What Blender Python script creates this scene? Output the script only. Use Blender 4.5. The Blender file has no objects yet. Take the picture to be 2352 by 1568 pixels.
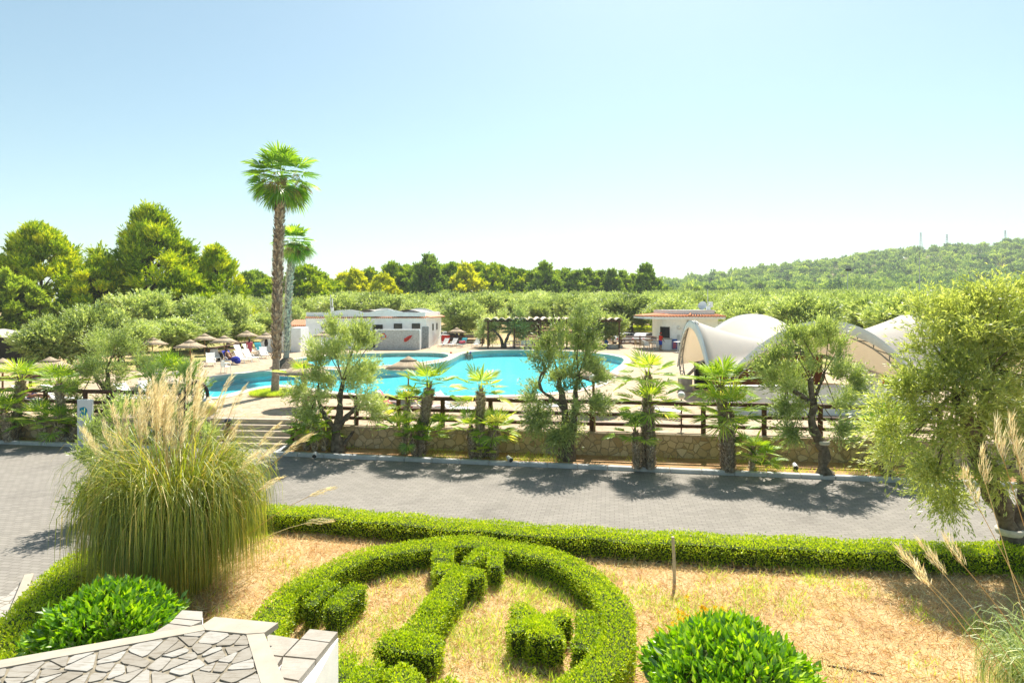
import bpy, math, random
import numpy as np
from mathutils import Vector, Matrix
from mathutils.geometry import tessellate_polygon
R_=math.radians
PI=math.pi
scene=bpy.context.scene
COL=scene.collection
FPX=1372.0; HZ=706.0; CX=1176.0; CAMZ=5.4
DECK=0.92; BED=0.10; LAWN=0.10
def G(px,py,z=0.0):
    y=FPX*(CAMZ-z)/(py-HZ)
    return np.array([(px-CX)/FPX*y,y,z])
def XA(px,y): return (px-CX)/FPX*y
def ZA(py,y): return CAMZ-(py-HZ)/FPX*y
def unit(v):
    v=np.asarray(v,float); n=np.linalg.norm(v,axis=-1,keepdims=True); return v/np.maximum(n,1e-9)

# ------------------------------------------------------------------ mesh builder
class MB:
    def __init__(s): s.V=[]; s.n=0; s.F=[]
    def add(s,V,F,mi=0,smooth=False,rnd=None):
        V=np.asarray(V,float).reshape(-1,3)
        if isinstance(F,np.ndarray): Fs=[F]
        else:
            by={}
            for i,f in enumerate(F): by.setdefault(len(f),[]).append(f)
            Fs=[np.array(x) for x in by.values()]
        for f in Fs:
            m=len(f)
            r=np.full(m,.5) if rnd is None else (np.broadcast_to(rnd,(m,)) if np.ndim(rnd)==0 else np.asarray(rnd))
            mm=np.full(m,mi) if np.ndim(mi)==0 else np.asarray(mi)
            s.F.append((f+s.n,mm,smooth,r))
        s.V.append(V); s.n+=len(V)
    def merge(s,o,M=None,off=None):
        for f,mi,sm,r in o.F: s.F.append((f+s.n,mi,sm,r))
        for V in o.V:
            if M is not None: V=V@np.array(M)[:3,:3].T+np.array(M)[:3,3]
            if off is not None: V=V+np.asarray(off)
            s.V.append(V); s.n+=len(V)
    def build(s,name,mats,parent=None,loc=None,rz=0,origin=None):
        V=np.concatenate(s.V) if s.V else np.zeros((0,3))
        if origin is not None: V=V-np.asarray(origin)
        me=bpy.data.meshes.new(name)
        me.vertices.add(len(V)); me.vertices.foreach_set('co',V.astype(np.float32).ravel())
        lv=[];ls=[];mi=[];sm=[];rn=[];p=0
        for f,m,smooth,r in s.F:
            k=f.shape[1]; c=len(f)
            lv.append(f.ravel()); ls.append(p+np.arange(c)*k); p+=c*k
            mi.append(m); sm.append(np.full(c,smooth)); rn.append(r)
        if lv:
            lv=np.concatenate(lv).astype(np.int32); ls=np.concatenate(ls).astype(np.int32)
            me.loops.add(len(lv)); me.loops.foreach_set('vertex_index',lv)
            me.polygons.add(len(ls)); me.polygons.foreach_set('loop_start',ls)
            me.polygons.foreach_set('material_index',np.concatenate(mi).astype(np.int32))
            me.polygons.foreach_set('use_smooth',np.concatenate(sm).astype(bool))
            me.update(calc_edges=True)
            a=me.attributes.new('rnd','FLOAT','FACE'); a.data.foreach_set('value',np.concatenate(rn).astype(np.float32))
        me.validate()
        if not isinstance(mats,(list,tuple)): mats=[mats]
        for m in mats: me.materials.append(m)
        o=bpy.data.objects.new(name,me); COL.objects.link(o)
        if parent is not None: o.parent=parent
        if loc is not None: o.location=loc
        if origin is not None and loc is None: o.location=origin
        o.rotation_euler[2]=rz
        return o

def tag(o,label=None,cat=None,group=None,kind=None):
    if label: o['label']=label
    if cat: o['category']=cat
    if group: o['group']=group
    if kind: o['kind']=kind
    return o
def thing(name,label,cat,loc=(0,0,0),rz=0,group=None):
    o=bpy.data.objects.new(name,None); COL.objects.link(o)
    o.location=[float(c) for c in loc]; o.rotation_euler[2]=rz; o.empty_display_size=.3
    return tag(o,label,cat,group)
def copy_tree(o,parent=None):
    c=o.copy(); COL.objects.link(c)
    if parent is not None: c.parent=parent
    for ch in [x for x in KIDS.get(o.name,[])]: copy_tree(ch,c)
    return c
KIDS={}
def index_kids():
    KIDS.clear()
    for o in bpy.data.objects:
        if o.parent: KIDS.setdefault(o.parent.name,[]).append(o)
def dup(o,loc,rz=0,label=None,group=None,scale=None):
    index_kids()
    c=copy_tree(o); c.location=[float(x) for x in loc]; c.rotation_euler[2]=rz
    if label: c['label']=label
    if group: c['group']=group
    if scale is not None: c.scale=scale
    return c

# ------------------------------------------------------------------ primitive shapes
BOXF=np.array([[0,3,2,1],[4,5,6,7],[0,1,5,4],[1,2,6,5],[2,3,7,6],[3,0,4,7]])
def box(mb,c,s,rz=0,mi=0,M=None):
    x,y,z=[k/2 for k in s]
    V=np.array([[-x,-y,-z],[x,-y,-z],[x,y,-z],[-x,y,-z],[-x,-y,z],[x,-y,z],[x,y,z],[-x,y,z]])
    if M is not None: V=V@np.asarray(M).T
    if rz:
        ca,sa=math.cos(rz),math.sin(rz); V=np.c_[V[:,0]*ca-V[:,1]*sa,V[:,0]*sa+V[:,1]*ca,V[:,2]]
    mb.add(V+np.asarray(c),BOXF,mi)
def bbox(mb,c,s,b=.01,rz=0,mi=0):
    """box with chamfered vertical and top edges"""
    x,y,z=[k/2 for k in s]; b=min(b,x*.45,y*.45,z*.45)
    ring=lambda d,h:[[-x+b+0,-y+d,h],[x-b,-y+d,h],[x-d,-y+b,h],[x-d,y-b,h],[x-b,y-d,h],[-x+b,y-d,h],[-x+d,y-b,h],[-x+d,-y+b,h]]
    V=np.array(ring(0,-z)+ring(0,z-b)+ring(b*.99,z))
    if rz:
        ca,sa=math.cos(rz),math.sin(rz); V=np.c_[V[:,0]*ca-V[:,1]*sa,V[:,0]*sa+V[:,1]*ca,V[:,2]]
    F=[list(range(7,-1,-1)),list(range(16,24))]
    for k in (0,8):
        for i in range(8): F.append([k+i,k+(i+1)%8,k+8+(i+1)%8,k+8+i])
    mb.add(V+np.asarray(c),F,mi)
def tube(mb,pts,rad,seg=8,mi=0,smooth=True,cap=True,rnd=None):
    P=np.asarray(pts,float); n=len(P); rad=np.broadcast_to(np.asarray(rad,float),(n,)) if np.ndim(rad)<2 else rad
    T=np.gradient(P,axis=0); T=unit(T)
    ref=np.array([0,0,1.]) if abs(T[0][2])<.9 else np.array([1.,0,0])
    V=[]; a=np.linspace(0,2*PI,seg,endpoint=False)
    N=unit(np.cross(T[0],ref))
    for i in range(n):
        N=unit(N-T[i]*np.dot(N,T[i])); B=np.cross(T[i],N)
        V.append(P[i]+rad[i]*(np.cos(a)[:,None]*N+np.sin(a)[:,None]*B))
    V=np.concatenate(V); F=[]
    i=np.arange(seg); j=(i+1)%seg
    Q=np.concatenate([np.c_[k*seg+i,k*seg+j,(k+1)*seg+j,(k+1)*seg+i] for k in range(n-1)])
    mb.add(V,Q,mi,smooth,rnd)
    if cap:
        mb.add(V,[list(range(seg-1,-1,-1)),[(n-1)*seg+k for k in range(seg)]],mi,False,rnd)
def bar(mb,a,b,r,seg=8,mi=0): tube(mb,[a,b],r,seg,mi)
def lathe(mb,prof,c=(0,0,0),seg=16,mi=0,smooth=True,sx=1,sy=1):
    a=np.linspace(0,2*PI,seg,endpoint=False); V=[]
    for r,z in prof: V.append(np.c_[r*np.cos(a)*sx,r*np.sin(a)*sy,np.full(seg,z)])
    V=np.concatenate(V)+np.asarray(c); i=np.arange(seg); j=(i+1)%seg; n=len(prof)
    mb.add(V,np.concatenate([np.c_[k*seg+i,k*seg+j,(k+1)*seg+j,(k+1)*seg+i] for k in range(n-1)]),mi,smooth)
def ball(mb,c,r,seg=12,rings=8,mi=0,sz=1,sx=1,sy=1):
    pr=[(max(r*math.sin(t),1e-4),-r*sz*math.cos(t)) for t in np.linspace(0,PI,rings+1)]
    lathe(mb,pr,c,seg,mi,True,sx,sy)
def prism(mb,poly,z0,z1,mi=0,mi_side=None,rnd=None):
    P=[Vector((p[0],p[1],0)) for p in poly]; n=len(P)
    tri=tessellate_polygon([P])
    area=sum(P[i].x*P[(i+1)%n].y-P[(i+1)%n].x*P[i].y for i in range(n))
    V=[[p.x,p.y,z0] for p in P]+[[p.x,p.y,z1] for p in P]
    F=[]
    for t in tri:
        a,b,c=t
        cr=(P[b]-P[a]).cross(P[c]-P[a]).z
        if cr<0: a,b,c=c,b,a
        F.append([a+n,b+n,c+n]); F.append([c,b,a])
    mb.add(V,F,mi,False,rnd)
    S=[]
    for i in range(n):
        j=(i+1)%n
        S.append([i,j,n+j,n+i] if area>0 else [j,i,n+i,n+j])
    mb.add(V,S,mi if mi_side is None else mi_side,False,rnd)
def prism_xz(mb,poly,y0,y1,mi=0,off=(0,0,0),rz=0):
    """outline in x,z extruded along y"""
    t=MB(); prism(t,poly,y0,y1,mi)
    ca,sa=math.cos(rz),math.sin(rz)
    for k,V in enumerate(t.V):
        x,y,z=V[:,0],V[:,2],V[:,1]
        t.V[k]=np.c_[x*ca-y*sa,x*sa+y*ca,z]+np.asarray(off)
    t.F=[(f[:,::-1],m,s,r) for f,m,s,r in t.F]
    mb.merge(t)
def smooth_poly(P,it=2):
    P=np.asarray(P,float)
    for _ in range(it):
        Q=np.roll(P,-1,axis=0); P=np.stack([.75*P+.25*Q,.25*P+.75*Q],1).reshape(-1,P.shape[1])
    return P
def smooth_line(P,n=12):
    P=np.asarray(P,float)
    for _ in range(3):
        if len(P)<3: break
        a=.75*P[:-1]+.25*P[1:]; b=.25*P[:-1]+.75*P[1:]
        P=np.concatenate([P[:1],np.stack([a,b],1).reshape(-1,P.shape[1]),P[-1:]])
    return resample(P,n)
def resample(P,n):
    P=np.asarray(P,float); d=np.r_[0,np.cumsum(np.linalg.norm(np.diff(P,axis=0),axis=1))]
    t=np.linspace(0,d[-1],n); return np.stack([np.interp(t,d,P[:,k]) for k in range(P.shape[1])],1)

# leaves: rhombic blades
def leaves(mb,C,D,N,L,W,rnd,mi=0):
    n=len(C); L=np.broadcast_to(L,(n,))[:,None]; W=np.broadcast_to(W,(n,))[:,None]
    D=unit(D); B=unit(np.cross(D,N)); U=np.cross(B,D)
    V=np.stack([C,C+D*L*.45+B*W*.5+U*W*.12,C+D*L,C+D*L*.45-B*W*.5+U*W*.12],1).reshape(-1,3)
    mb.add(V,np.arange(4*n).reshape(n,4),mi,False,rnd)
def rdir(rg,n):
    v=rg.normal(size=(n,3)); return unit(v)
def pick_clumps(rg,n,shell=.55):
    d=rdir(rg,n); r=(shell+(1-shell)*rg.random(n))
    return d*r[:,None]
def twigs(mb,rg,cent,rad,ntw,nl,tl,ll,lw,up=.35,out=.7,center=None,droop=0.0,mi=0,spread=.55,tone=0.0):
    """for every clump: ntw twigs, nl leaves on each"""
    K=len(cent); rad=np.broadcast_to(rad,(K,))
    c0=cent.mean(0) if center is None else np.asarray(center)
    idx=np.repeat(np.arange(K),ntw); n=len(idx)
    tone_k=rg.random(K)
    base=cent[idx]+rdir(rg,n)*(rg.random(n)**.5*rad[idx])[:,None]
    o=unit(base-c0)
    d=unit(o*out+rdir(rg,n)*.75+np.array([0,0,up]))
    t_l=tl*(.5+rg.random(n))
    ii=np.repeat(np.arange(n),nl); m=len(ii)
    s=rg.random(m)
    P=base[ii]+d[ii]*(t_l[ii]*s)[:,None]
    P[:,2]-=droop*s**2*t_l[ii]
    dd=d[ii].copy(); dd[:,2]-=droop*s*1.2
    D=unit(dd+rdir(rg,m)*spread)
    N=unit(rdir(rg,m)+np.array([0,0,.7]))
    r=np.clip(.5*tone_k[idx][ii]+.5*rg.random(m)+tone,0,1)
    leaves(mb,P,D,N,ll*(.6+.8*rg.random(m)),lw*(.7+.6*rg.random(m)),r,mi)

# ------------------------------------------------------------------ materials
def newmat(name):
    m=bpy.data.materials.new(name); m.use_nodes=True; nt=m.node_tree; nt.nodes.clear()
    out=nt.nodes.new('ShaderNodeOutputMaterial'); return m,nt,out
def ramp(nt,stops,fac=None,interp='LINEAR'):
    r=nt.nodes.new('ShaderNodeValToRGB'); e=r.color_ramp.elements; r.color_ramp.interpolation=interp
    while len(e)<len(stops): e.new(.5)
    for k,(p,c) in enumerate(stops): e[k].position=p; e[k].color=(*c,1)
    if fac is not None: nt.links.new(fac,r.inputs[0])
    return r.outputs[0]
def coords(nt,scale=(1,1,1),rot=(0,0,0),kind='Object'):
    tc=nt.nodes.new('ShaderNodeTexCoord'); mp=nt.nodes.new('ShaderNodeMapping')
    mp.inputs['Scale'].default_value=scale; mp.inputs['Rotation'].default_value=rot
    if kind=='World':
        g=nt.nodes.new('ShaderNodeNewGeometry'); nt.links.new(g.outputs['Position'],mp.inputs[0])
    else: nt.links.new(tc.outputs[kind],mp.inputs[0])
    return mp.outputs[0]
def noise(nt,co,scale,detail=4,rough=.6,dist=0):
    n=nt.nodes.new('ShaderNodeTexNoise'); n.inputs['Scale'].default_value=scale
    n.inputs['Detail'].default_value=detail; n.inputs['Roughness'].default_value=rough; n.inputs['Distortion'].default_value=dist
    nt.links.new(co,n.inputs['Vector']); return n.outputs[0]
def mixc(nt,f,a,b,mode='MIX'):
    n=nt.nodes.new('ShaderNodeMix'); n.data_type='RGBA'; n.blend_type=mode
    for k,x in ((0,f),(6,a),(7,b)):
        if isinstance(x,(int,float)): n.inputs[k].default_value=x
        elif isinstance(x,tuple): n.inputs[k].default_value=(*x,1)
        else: nt.links.new(x,n.inputs[k])
    return n.outputs[2]
def principled(nt,out,color,rough=.7,spec=.3,metal=0,bump=None,bstr=.3,bdist=.02):
    p=nt.nodes.new('ShaderNodeBsdfPrincipled')
    if isinstance(color,tuple): p.inputs['Base Color'].default_value=(*color,1)
    else: nt.links.new(color,p.inputs['Base Color'])
    p.inputs['Roughness'].default_value=rough; p.inputs['Metallic'].default_value=metal
    p.inputs['Specular IOR Level'].default_value=spec
    if bump is not None:
        b=nt.nodes.new('ShaderNodeBump'); b.inputs['Strength'].default_value=bstr; b.inputs['Distance'].default_value=bdist
        nt.links.new(bump,b.inputs['Height']); nt.links.new(b.outputs[0],p.inputs['Normal'])
    nt.links.new(p.outputs[0],out.inputs[0]); return p
def mat(name,c,rough=.6,var=.12,scale=6,spec=.3,metal=0,bump=.15,bdist=.01,detail=4):
    m,nt,out=newmat(name); co=coords(nt)
    f=noise(nt,co,scale,detail)
    lo=tuple(max(0,x*(1-var*1.6)) for x in c); hi=tuple(min(1,x*(1+var)) for x in c)
    principled(nt,out,ramp(nt,[(.3,lo),(.7,hi)],f),rough,spec,metal,f,bump,bdist); return m
def leafmat(name,stops,trans=.45,gloss=.08,rough=.4,tint=(1.25,1.15,.5),attr='rnd',k=1.4):
    k*=1.36; trans=min(.6,trans*1.2)
    m,nt,out=newmat(name)
    a=nt.nodes.new('ShaderNodeAttribute'); a.attribute_name=attr
    oi=nt.nodes.new('ShaderNodeObjectInfo')
    ad=nt.nodes.new('ShaderNodeMath'); ad.operation='MULTIPLY_ADD'; ad.inputs[1].default_value=.34; 
    nt.links.new(oi.outputs['Random'],ad.inputs[0])
    sub=nt.nodes.new('ShaderNodeMath'); sub.operation='SUBTRACT'; sub.inputs[1].default_value=.17
    nt.links.new(a.outputs['Fac'],sub.inputs[0]); nt.links.new(sub.outputs[0],ad.inputs[2])
    c=ramp(nt,[(p,tuple(min(.85,v*k) for v in q)) for p,q in stops],ad.outputs[0])
    d=nt.nodes.new('ShaderNodeBsdfDiffuse'); nt.links.new(c,d.inputs[0])
    t=nt.nodes.new('ShaderNodeBsdfTranslucent'); nt.links.new(mixc(nt,1.0,c,tint,'MULTIPLY'),t.inputs[0])
    mx=nt.nodes.new('ShaderNodeMixShader'); mx.inputs[0].default_value=trans
    nt.links.new(d.outputs[0],mx.inputs[1]); nt.links.new(t.outputs[0],mx.inputs[2])
    g=nt.nodes.new('ShaderNodeBsdfGlossy'); g.inputs['Roughness'].default_value=rough
    m2=nt.nodes.new('ShaderNodeMixShader'); m2.inputs[0].default_value=gloss
    nt.links.new(mx.outputs[0],m2.inputs[1]); nt.links.new(g.outputs[0],m2.inputs[2])
    nt.links.new(m2.outputs[0],out.inputs[0]); return m
def stonemat(name,scale,cols,mortar,gap=.05,rough=.8,stretch=(1,1,1),rot=(0,0,0),dist=.25,bdist=.03,fine=.25,bstr=.6):
    m,nt,out=newmat(name); co=coords(nt,stretch,rot)
    nz=nt.nodes.new('ShaderNodeTexNoise'); nz.inputs['Scale'].default_value=scale*1.3; nz.inputs['Detail'].default_value=2
    nt.links.new(co,nz.inputs['Vector'])
    va=nt.nodes.new('ShaderNodeVectorMath'); va.operation='MULTIPLY_ADD'
    k=dist/scale; va.inputs[1].default_value=(k,k,k); nt.links.new(nz.outputs[1],va.inputs[0]); nt.links.new(co,va.inputs[2])
    v1=nt.nodes.new('ShaderNodeTexVoronoi'); v1.inputs['Scale'].default_value=scale
    v2=nt.nodes.new('ShaderNodeTexVoronoi'); v2.feature='DISTANCE_TO_EDGE'; v2.inputs['Scale'].default_value=scale
    for v in (v1,v2): nt.links.new(va.outputs[0],v.inputs['Vector'])
    sp=nt.nodes.new('ShaderNodeSeparateColor'); nt.links.new(v1.outputs['Color'],sp.inputs[0])
    base=ramp(nt,[(i/max(1,len(cols)-1),c) for i,c in enumerate(cols)],sp.outputs[0])
    fn=noise(nt,co,scale*9,5,.7)
    base=mixc(nt,fine,base,ramp(nt,[(.3,(.25,.25,.25)),(.7,(1,1,1))],fn),'MULTIPLY')
    e=ramp(nt,[(gap*.5,(0,0,0)),(gap,(1,1,1))],v2.outputs['Distance'])
    principled(nt,out,mixc(nt,e,mortar,base),rough,.25,0,mixc(nt,.15,e,fn),bstr,bdist); return m
# ================================================================== MATERIALS
M={}
M['olive']=leafmat('olive_leaf',[(0,(.07,.10,.03)),(.5,(.21,.26,.09)),(.85,(.36,.40,.18)),(1,(.52,.55,.32))],.36,.10,.45,(1.15,1.15,.5),k=1.55)
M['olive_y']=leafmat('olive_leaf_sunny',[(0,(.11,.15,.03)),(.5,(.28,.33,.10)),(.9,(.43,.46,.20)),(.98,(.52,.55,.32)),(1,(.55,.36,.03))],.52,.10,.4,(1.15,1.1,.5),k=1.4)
M['pine']=leafmat('pine_needle',[(0,(.03,.08,.004)),(.5,(.19,.28,.008)),(1,(.44,.48,.02))],.32,.04,.5,(1.2,1.1,.35))
M['pine_dark']=leafmat('dark_pine_needle',[(0,(.045,.09,.02)),(.5,(.17,.24,.035)),(1,(.32,.38,.06))],.38,.04,.5,(1.1,1.1,.4))
M['pine_gold']=leafmat('golden_needle',[(0,(.16,.19,.006)),(.5,(.38,.41,.012)),(1,(.56,.54,.03))],.42,.04,.5,(1.15,1.05,.4))
M['hedge']=leafmat('hedge_leaf',[(0,(.06,.115,.003)),(.45,(.24,.33,.006)),(.8,(.40,.47,.012)),(1,(.66,.62,.09))],.36,.05,.45,(1.15,1.1,.3),k=1.3)
M['bush']=leafmat('glossy_bush_leaf',[(0,(.03,.10,.002)),(.5,(.13,.28,.005)),(1,(.32,.46,.03))],.38,.09,.35,(1.3,1.15,.25))
M['palm']=leafmat('fan_palm_leaf',[(0,(.04,.09,.012)),(.45,(.13,.23,.02)),(.8,(.27,.36,.05)),(1,(.50,.52,.20))],.42,.05,.45,(1.35,1.15,.3),k=1.4)
M['palm_tall']=leafmat('tall_palm_leaf',[(0,(.035,.09,.01)),(.5,(.11,.22,.02)),(.9,(.25,.35,.05)),(1,(.5,.5,.2))],.45,.10,.38,(1.35,1.15,.3),k=1.6)
M['dead_frond']=leafmat('dry_frond',[(0,(.13,.08,.03)),(.6,(.38,.26,.12)),(1,(.62,.48,.27))],.35,.04,.6,(1.1,1,.7),k=1.0)
M['oleander']=leafmat('oleander_leaf',[(0,(.10,.17,.04)),(.5,(.24,.34,.10)),(.9,(.40,.46,.19)),(1,(.5,.55,.3))],.4,.1,.45,(1.2,1.15,.4))
M['white_flower']=leafmat('white_petal',[(0,(.8,.78,.74)),(1,(.9,.9,.88))],.3,.02,.6,(1,1,1),k=1.0)
M['orange_flower']=leafmat('orange_petal',[(0,(.85,.30,.01)),(1,(.95,.5,.02))],.3,.02,.6,(1,1,1),k=1.0)
M['pampas']=leafmat('pampas_blade',[(0,(.08,.12,.012)),(.4,(.20,.25,.03)),(.62,(.34,.35,.06)),(.8,(.48,.37,.12)),(1,(.60,.45,.20))],.42,.06,.5,(1.2,1.1,.4),k=1.2)
M['pampas_g']=leafmat('striped_grass_blade',[(0,(.12,.20,.06)),(.5,(.28,.37,.13)),(1,(.58,.58,.32))],.38,.06,.5,(1.15,1.1,.6),k=1.05)
M['plume']=leafmat('plume_hair',[(0,(.52,.41,.24)),(.6,(.70,.58,.38)),(1,(.84,.76,.58))],.5,.02,.7,(1.1,1,.8),k=1.0)
M['reed']=leafmat('dry_stem',[(0,(.45,.28,.10)),(1,(.70,.52,.28))],.2,.04,.6,(1,1,.8),k=1.0)
M['straw']=leafmat('straw_blade',[(0,(.36,.19,.075)),(.5,(.68,.45,.22)),(1,(.88,.68,.42))],.3,.03,.6,(1,1,.8),k=1.0)
M['grass']=leafmat('green_blade',[(0,(.14,.24,.02)),(.6,(.30,.42,.04)),(1,(.46,.52,.12))],.45,.05,.5,(1.2,1.1,.4))
M['hillwood']=leafmat('hill_crown',[(0,(.05,.10,.04)),(.5,(.17,.24,.06)),(.93,(.32,.37,.09)),(1,(.40,.29,.12))],.3,.02,.6,(1.1,1.1,.6))
M['core']=mat('hedge_inner_twigs',(.045,.07,.008),.9,.4,14)
M['bark']=mat('olive_bark',(.17,.14,.105),.9,.45,7,.1,0,.8,.03,6)
M['bark_grey']=mat('palm_bark',(.36,.305,.245),.9,.35,9,.1,0,.7,.03,6)
M['bark_light']=mat('pale_palm_bark',(.36,.34,.30),.9,.30,9,.1,0,.7,.03,6)
M['boot']=leafmat('palm_boot',[(0,(.13,.10,.07)),(.5,(.36,.29,.215)),(1,(.66,.57,.45))],.05,.03,.7,(1,1,1),k=1.0)
M['boot_red']=leafmat('fibrous_boot',[(0,(.07,.045,.03)),(.6,(.20,.14,.09)),(1,(.42,.33,.22))],.05,.03,.7,(1,1,1),k=1.0)
M['white']=mat('white_plaster',(0.92,0.92,0.913),.8,.05,3,.2,0,.2,.01)
M['cream']=mat('cream_stone_slab',(0.398,0.348,0.279),.7,.07,5,.2,0,.15,.006)
M['plastic']=mat('white_plastic',(0.85,0.85,0.83),.4,.03,3,.4,0,0)
M['wood']=mat('dark_brown_wood',(.105,.048,.026),.6,.3,6,.3,0,.3,.01)
M['woodlight']=mat('pole_wood',(.38,.24,.12),.75,.2,8)
M['tile']=mat('terracotta',(.56,.22,.10),.8,.25,9)
M['tilepale']=mat('pale_terracotta',(.66,.33,.19),.8,.2,9)
M['dark']=mat('dark_interior',(.02,.018,.016),.6,.2,4)
M['glass']=mat('window_glass',(.05,.055,.055),.12,.2,2,.6,0,0)
M['steel']=mat('grey_steel',(.36,.36,.34),.5,.1,6,.4,.4)
M['black']=mat('black_iron',(.018,.017,.018),.45,.2,8,.4)
M['concrete']=mat('concrete',(.40,.37,.33),.85,.15,8)
M['red']=mat('red_paint',(.62,.035,.02),.5,.1,5)
M['blue']=mat('blue_paint',(.03,.13,.42),.5,.1,5)
M['towelblue']=mat('blue_towel',(.03,.045,.33),.95,.25,14)
M['pink']=mat('pink_towel',(.58,.12,.16),.95,.2,14)
M['teal']=mat('teal_cloth',(.01,.20,.24),.9,.35,30)
M['skin']=mat('tanned_skin',(.40,.20,.115),.6,.1,9)
M['skindark']=mat('deep_tanned_skin',(.26,.125,.07),.6,.1,9)
M['redshirt']=mat('red_cotton',(.70,.035,.015),.9,.12,12)
M['blueshorts']=mat('blue_cotton',(.02,.07,.42),.9,.12,12)
M['cap']=mat('navy_cap',(.06,.06,.09),.85,.2,12)
M['hair']=mat('dark_hair',(.03,.018,.010),.7,.2,20)
M['thatch']=None
M['rope']=mat('white_band',(.62,.57,.48),.9,.1,20)
M['brown_panel']=mat('brown_panel',(.19,.075,.030),.6,.25,3)
M['poster']=mat('poster_paper',(.16,.14,.35),.5,.9,18)
M['green_plastic']=mat('dark_green_plastic',(.025,.06,.05),.5,.1,6)
M['carpaint']=mat('dark_car_paint',(.04,.05,.06),.2,.1,2,.6)
M['carwhite']=mat('white_car_paint',(.72,.72,.72),.25,.04,2,.6)
M['hose']=mat('black_hose',(.012,.012,.012),.5,.1,4)
M['signblue']=mat('turquoise_print',(.0,.24,.36),.6,.05,4)
M['signwhite']=mat('sign_white',(.66,.68,.68),.5,.04,2)
M['signgrey']=mat('grey_print',(.30,.31,.32),.6,.1,4)
M['tree_stake']=mat('weathered_stake',(.52,.44,.34),.85,.2,14)
M['pool_ripple_light']=mat('turquoise_pool_ripple_light',(.07,.66,.74),.5,.16,.9,detail=8)  # turquoise lining; its lighter and darker mottling paints rippled light into the colour
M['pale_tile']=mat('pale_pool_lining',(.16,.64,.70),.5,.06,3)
M['sheet']=mat('pergola_canvas',(.74,.60,.48),.85,.25,4)
M['rattan']=mat('tan_wicker',(.62,.46,.26),.7,.15,20)
M['silver']=mat('pale_metal',(.62,.62,.62),.4,.05,4,.5,.3)
# thatch with radial straw
def m_thatch():
    m,nt,out=newmat('straw_thatch'); co=coords(nt)
    sx=nt.nodes.new('ShaderNodeSeparateXYZ'); nt.links.new(co,sx.inputs[0])
    at=nt.nodes.new('ShaderNodeMath'); at.operation='ARCTAN2'; nt.links.new(sx.outputs[1],at.inputs[0]); nt.links.new(sx.outputs[0],at.inputs[1])
    cb=nt.nodes.new('ShaderNodeCombineXYZ'); ml=nt.nodes.new('ShaderNodeMath'); ml.operation='MULTIPLY'; ml.inputs[1].default_value=22
    nt.links.new(at.outputs[0],ml.inputs[0]); nt.links.new(ml.outputs[0],cb.inputs[0]); nt.links.new(sx.outputs[2],cb.inputs[2])
    f=noise(nt,cb.outputs[0],1.4,5,.7)
    principled(nt,out,ramp(nt,[(.28,(.20,.135,.08)),(.5,(.46,.36,.25)),(.75,(.68,.57,.43))],f),.95,.1,0,f,.8,.03); return m
M['thatch']=m_thatch()
# road pavers, herringbone-like block paving
def m_road():
    m,nt,out=newmat('grey_block_paving'); co=coords(nt,(1,1,1),(0,0,R_(9.3)),'World')
    b=nt.nodes.new('ShaderNodeTexBrick'); nt.links.new(co,b.inputs['Vector'])
    b.offset=.5; b.inputs['Scale'].default_value=1; b.inputs['Brick Width'].default_value=.24; b.inputs['Row Height'].default_value=.12
    b.inputs['Mortar Size'].default_value=.009; b.inputs['Mortar Smooth'].default_value=.4; b.inputs['Bias'].default_value=0
    b.inputs['Color1'].default_value=(0.249,0.231,0.204,1); b.inputs['Color2'].default_value=(0.298,0.276,0.245,1); b.inputs['Mortar'].default_value=(.17,.155,.13,1)
    co2=coords(nt,(1,1,1),(0,0,0),'World')
    st=noise(nt,co2,.55,7,.68); f=noise(nt,co2,60,3,.7)
    c=mixc(nt,1.0,b.outputs[0],ramp(nt,[(.28,(.74,.73,.72)),(.45,(.95,.94,.93)),(.7,(1.05,1.04,1.02))],st),'MULTIPLY')
    c=mixc(nt,.35,c,ramp(nt,[(.2,(.5,.5,.5)),(.8,(1,1,1))],f),'MULTIPLY')
    principled(nt,out,c,.85,.2,0,b.outputs[1],.35,-.004); return m
M['road']=m_road()
M['deck']=stonemat('pale_crazy_paving',2.6,[(0.407,0.306,0.199),(0.464,0.357,0.245),(0.52,0.417,0.296),(0.436,0.334,0.232)],(0.315,0.232,0.149),.035,.85,fine=.22,bdist=.01,bstr=.25)
M['coping']=mat('pool_coping',(0.59,0.523,0.428),.7,.06,3)
M['stonewall']=stonemat('rubble_stone',4.0,[(.50,.35,.19),(.68,.50,.29),(.74,.58,.37),(.58,.43,.25),(.80,.66,.46)],(.36,.28,.19),.055,.9,dist=.3,bdist=.05,bstr=.8,fine=.4)
M['crazy']=stonemat('white_travertine_paving',3.6,[(0.384,0.348,0.301),(0.439,0.412,0.366),(0.403,0.366,0.32),(0.458,0.434,0.403)],(0.201,0.174,0.128),.055,.75,(1.25,1.7,1),(0,0,.35),.22,bdist=.012,fine=.28,bstr=.6)
def m_trav():
    m,nt,out=newmat('travertine_stone'); co=coords(nt); a=nt.nodes.new('ShaderNodeAttribute'); a.attribute_name='rnd'
    v=noise(nt,coords(nt,(4,26,4),(0,0,.35)),1.6,5,.7); f=noise(nt,co,3,5,.7)
    c=ramp(nt,[(0,(0.266,0.24,0.2)),(.5,(0.333,0.311,0.274)),(1,(0.385,0.37,0.34))],a.outputs['Fac'])
    c=mixc(nt,.6,c,ramp(nt,[(.36,(.52,.46,.38)),(.5,(1,1,1))],v),'MULTIPLY'); c=mixc(nt,.4,c,ramp(nt,[(.35,(.7,.66,.6)),(.6,(1,1,1))],f),'MULTIPLY')
    principled(nt,out,c,.8,.2,0,v,.35,.004); return m
M['travertine']=m_trav(); M['grout']=mat('paving_grout',(.25,.215,.155),.95,.3,12)
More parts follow.
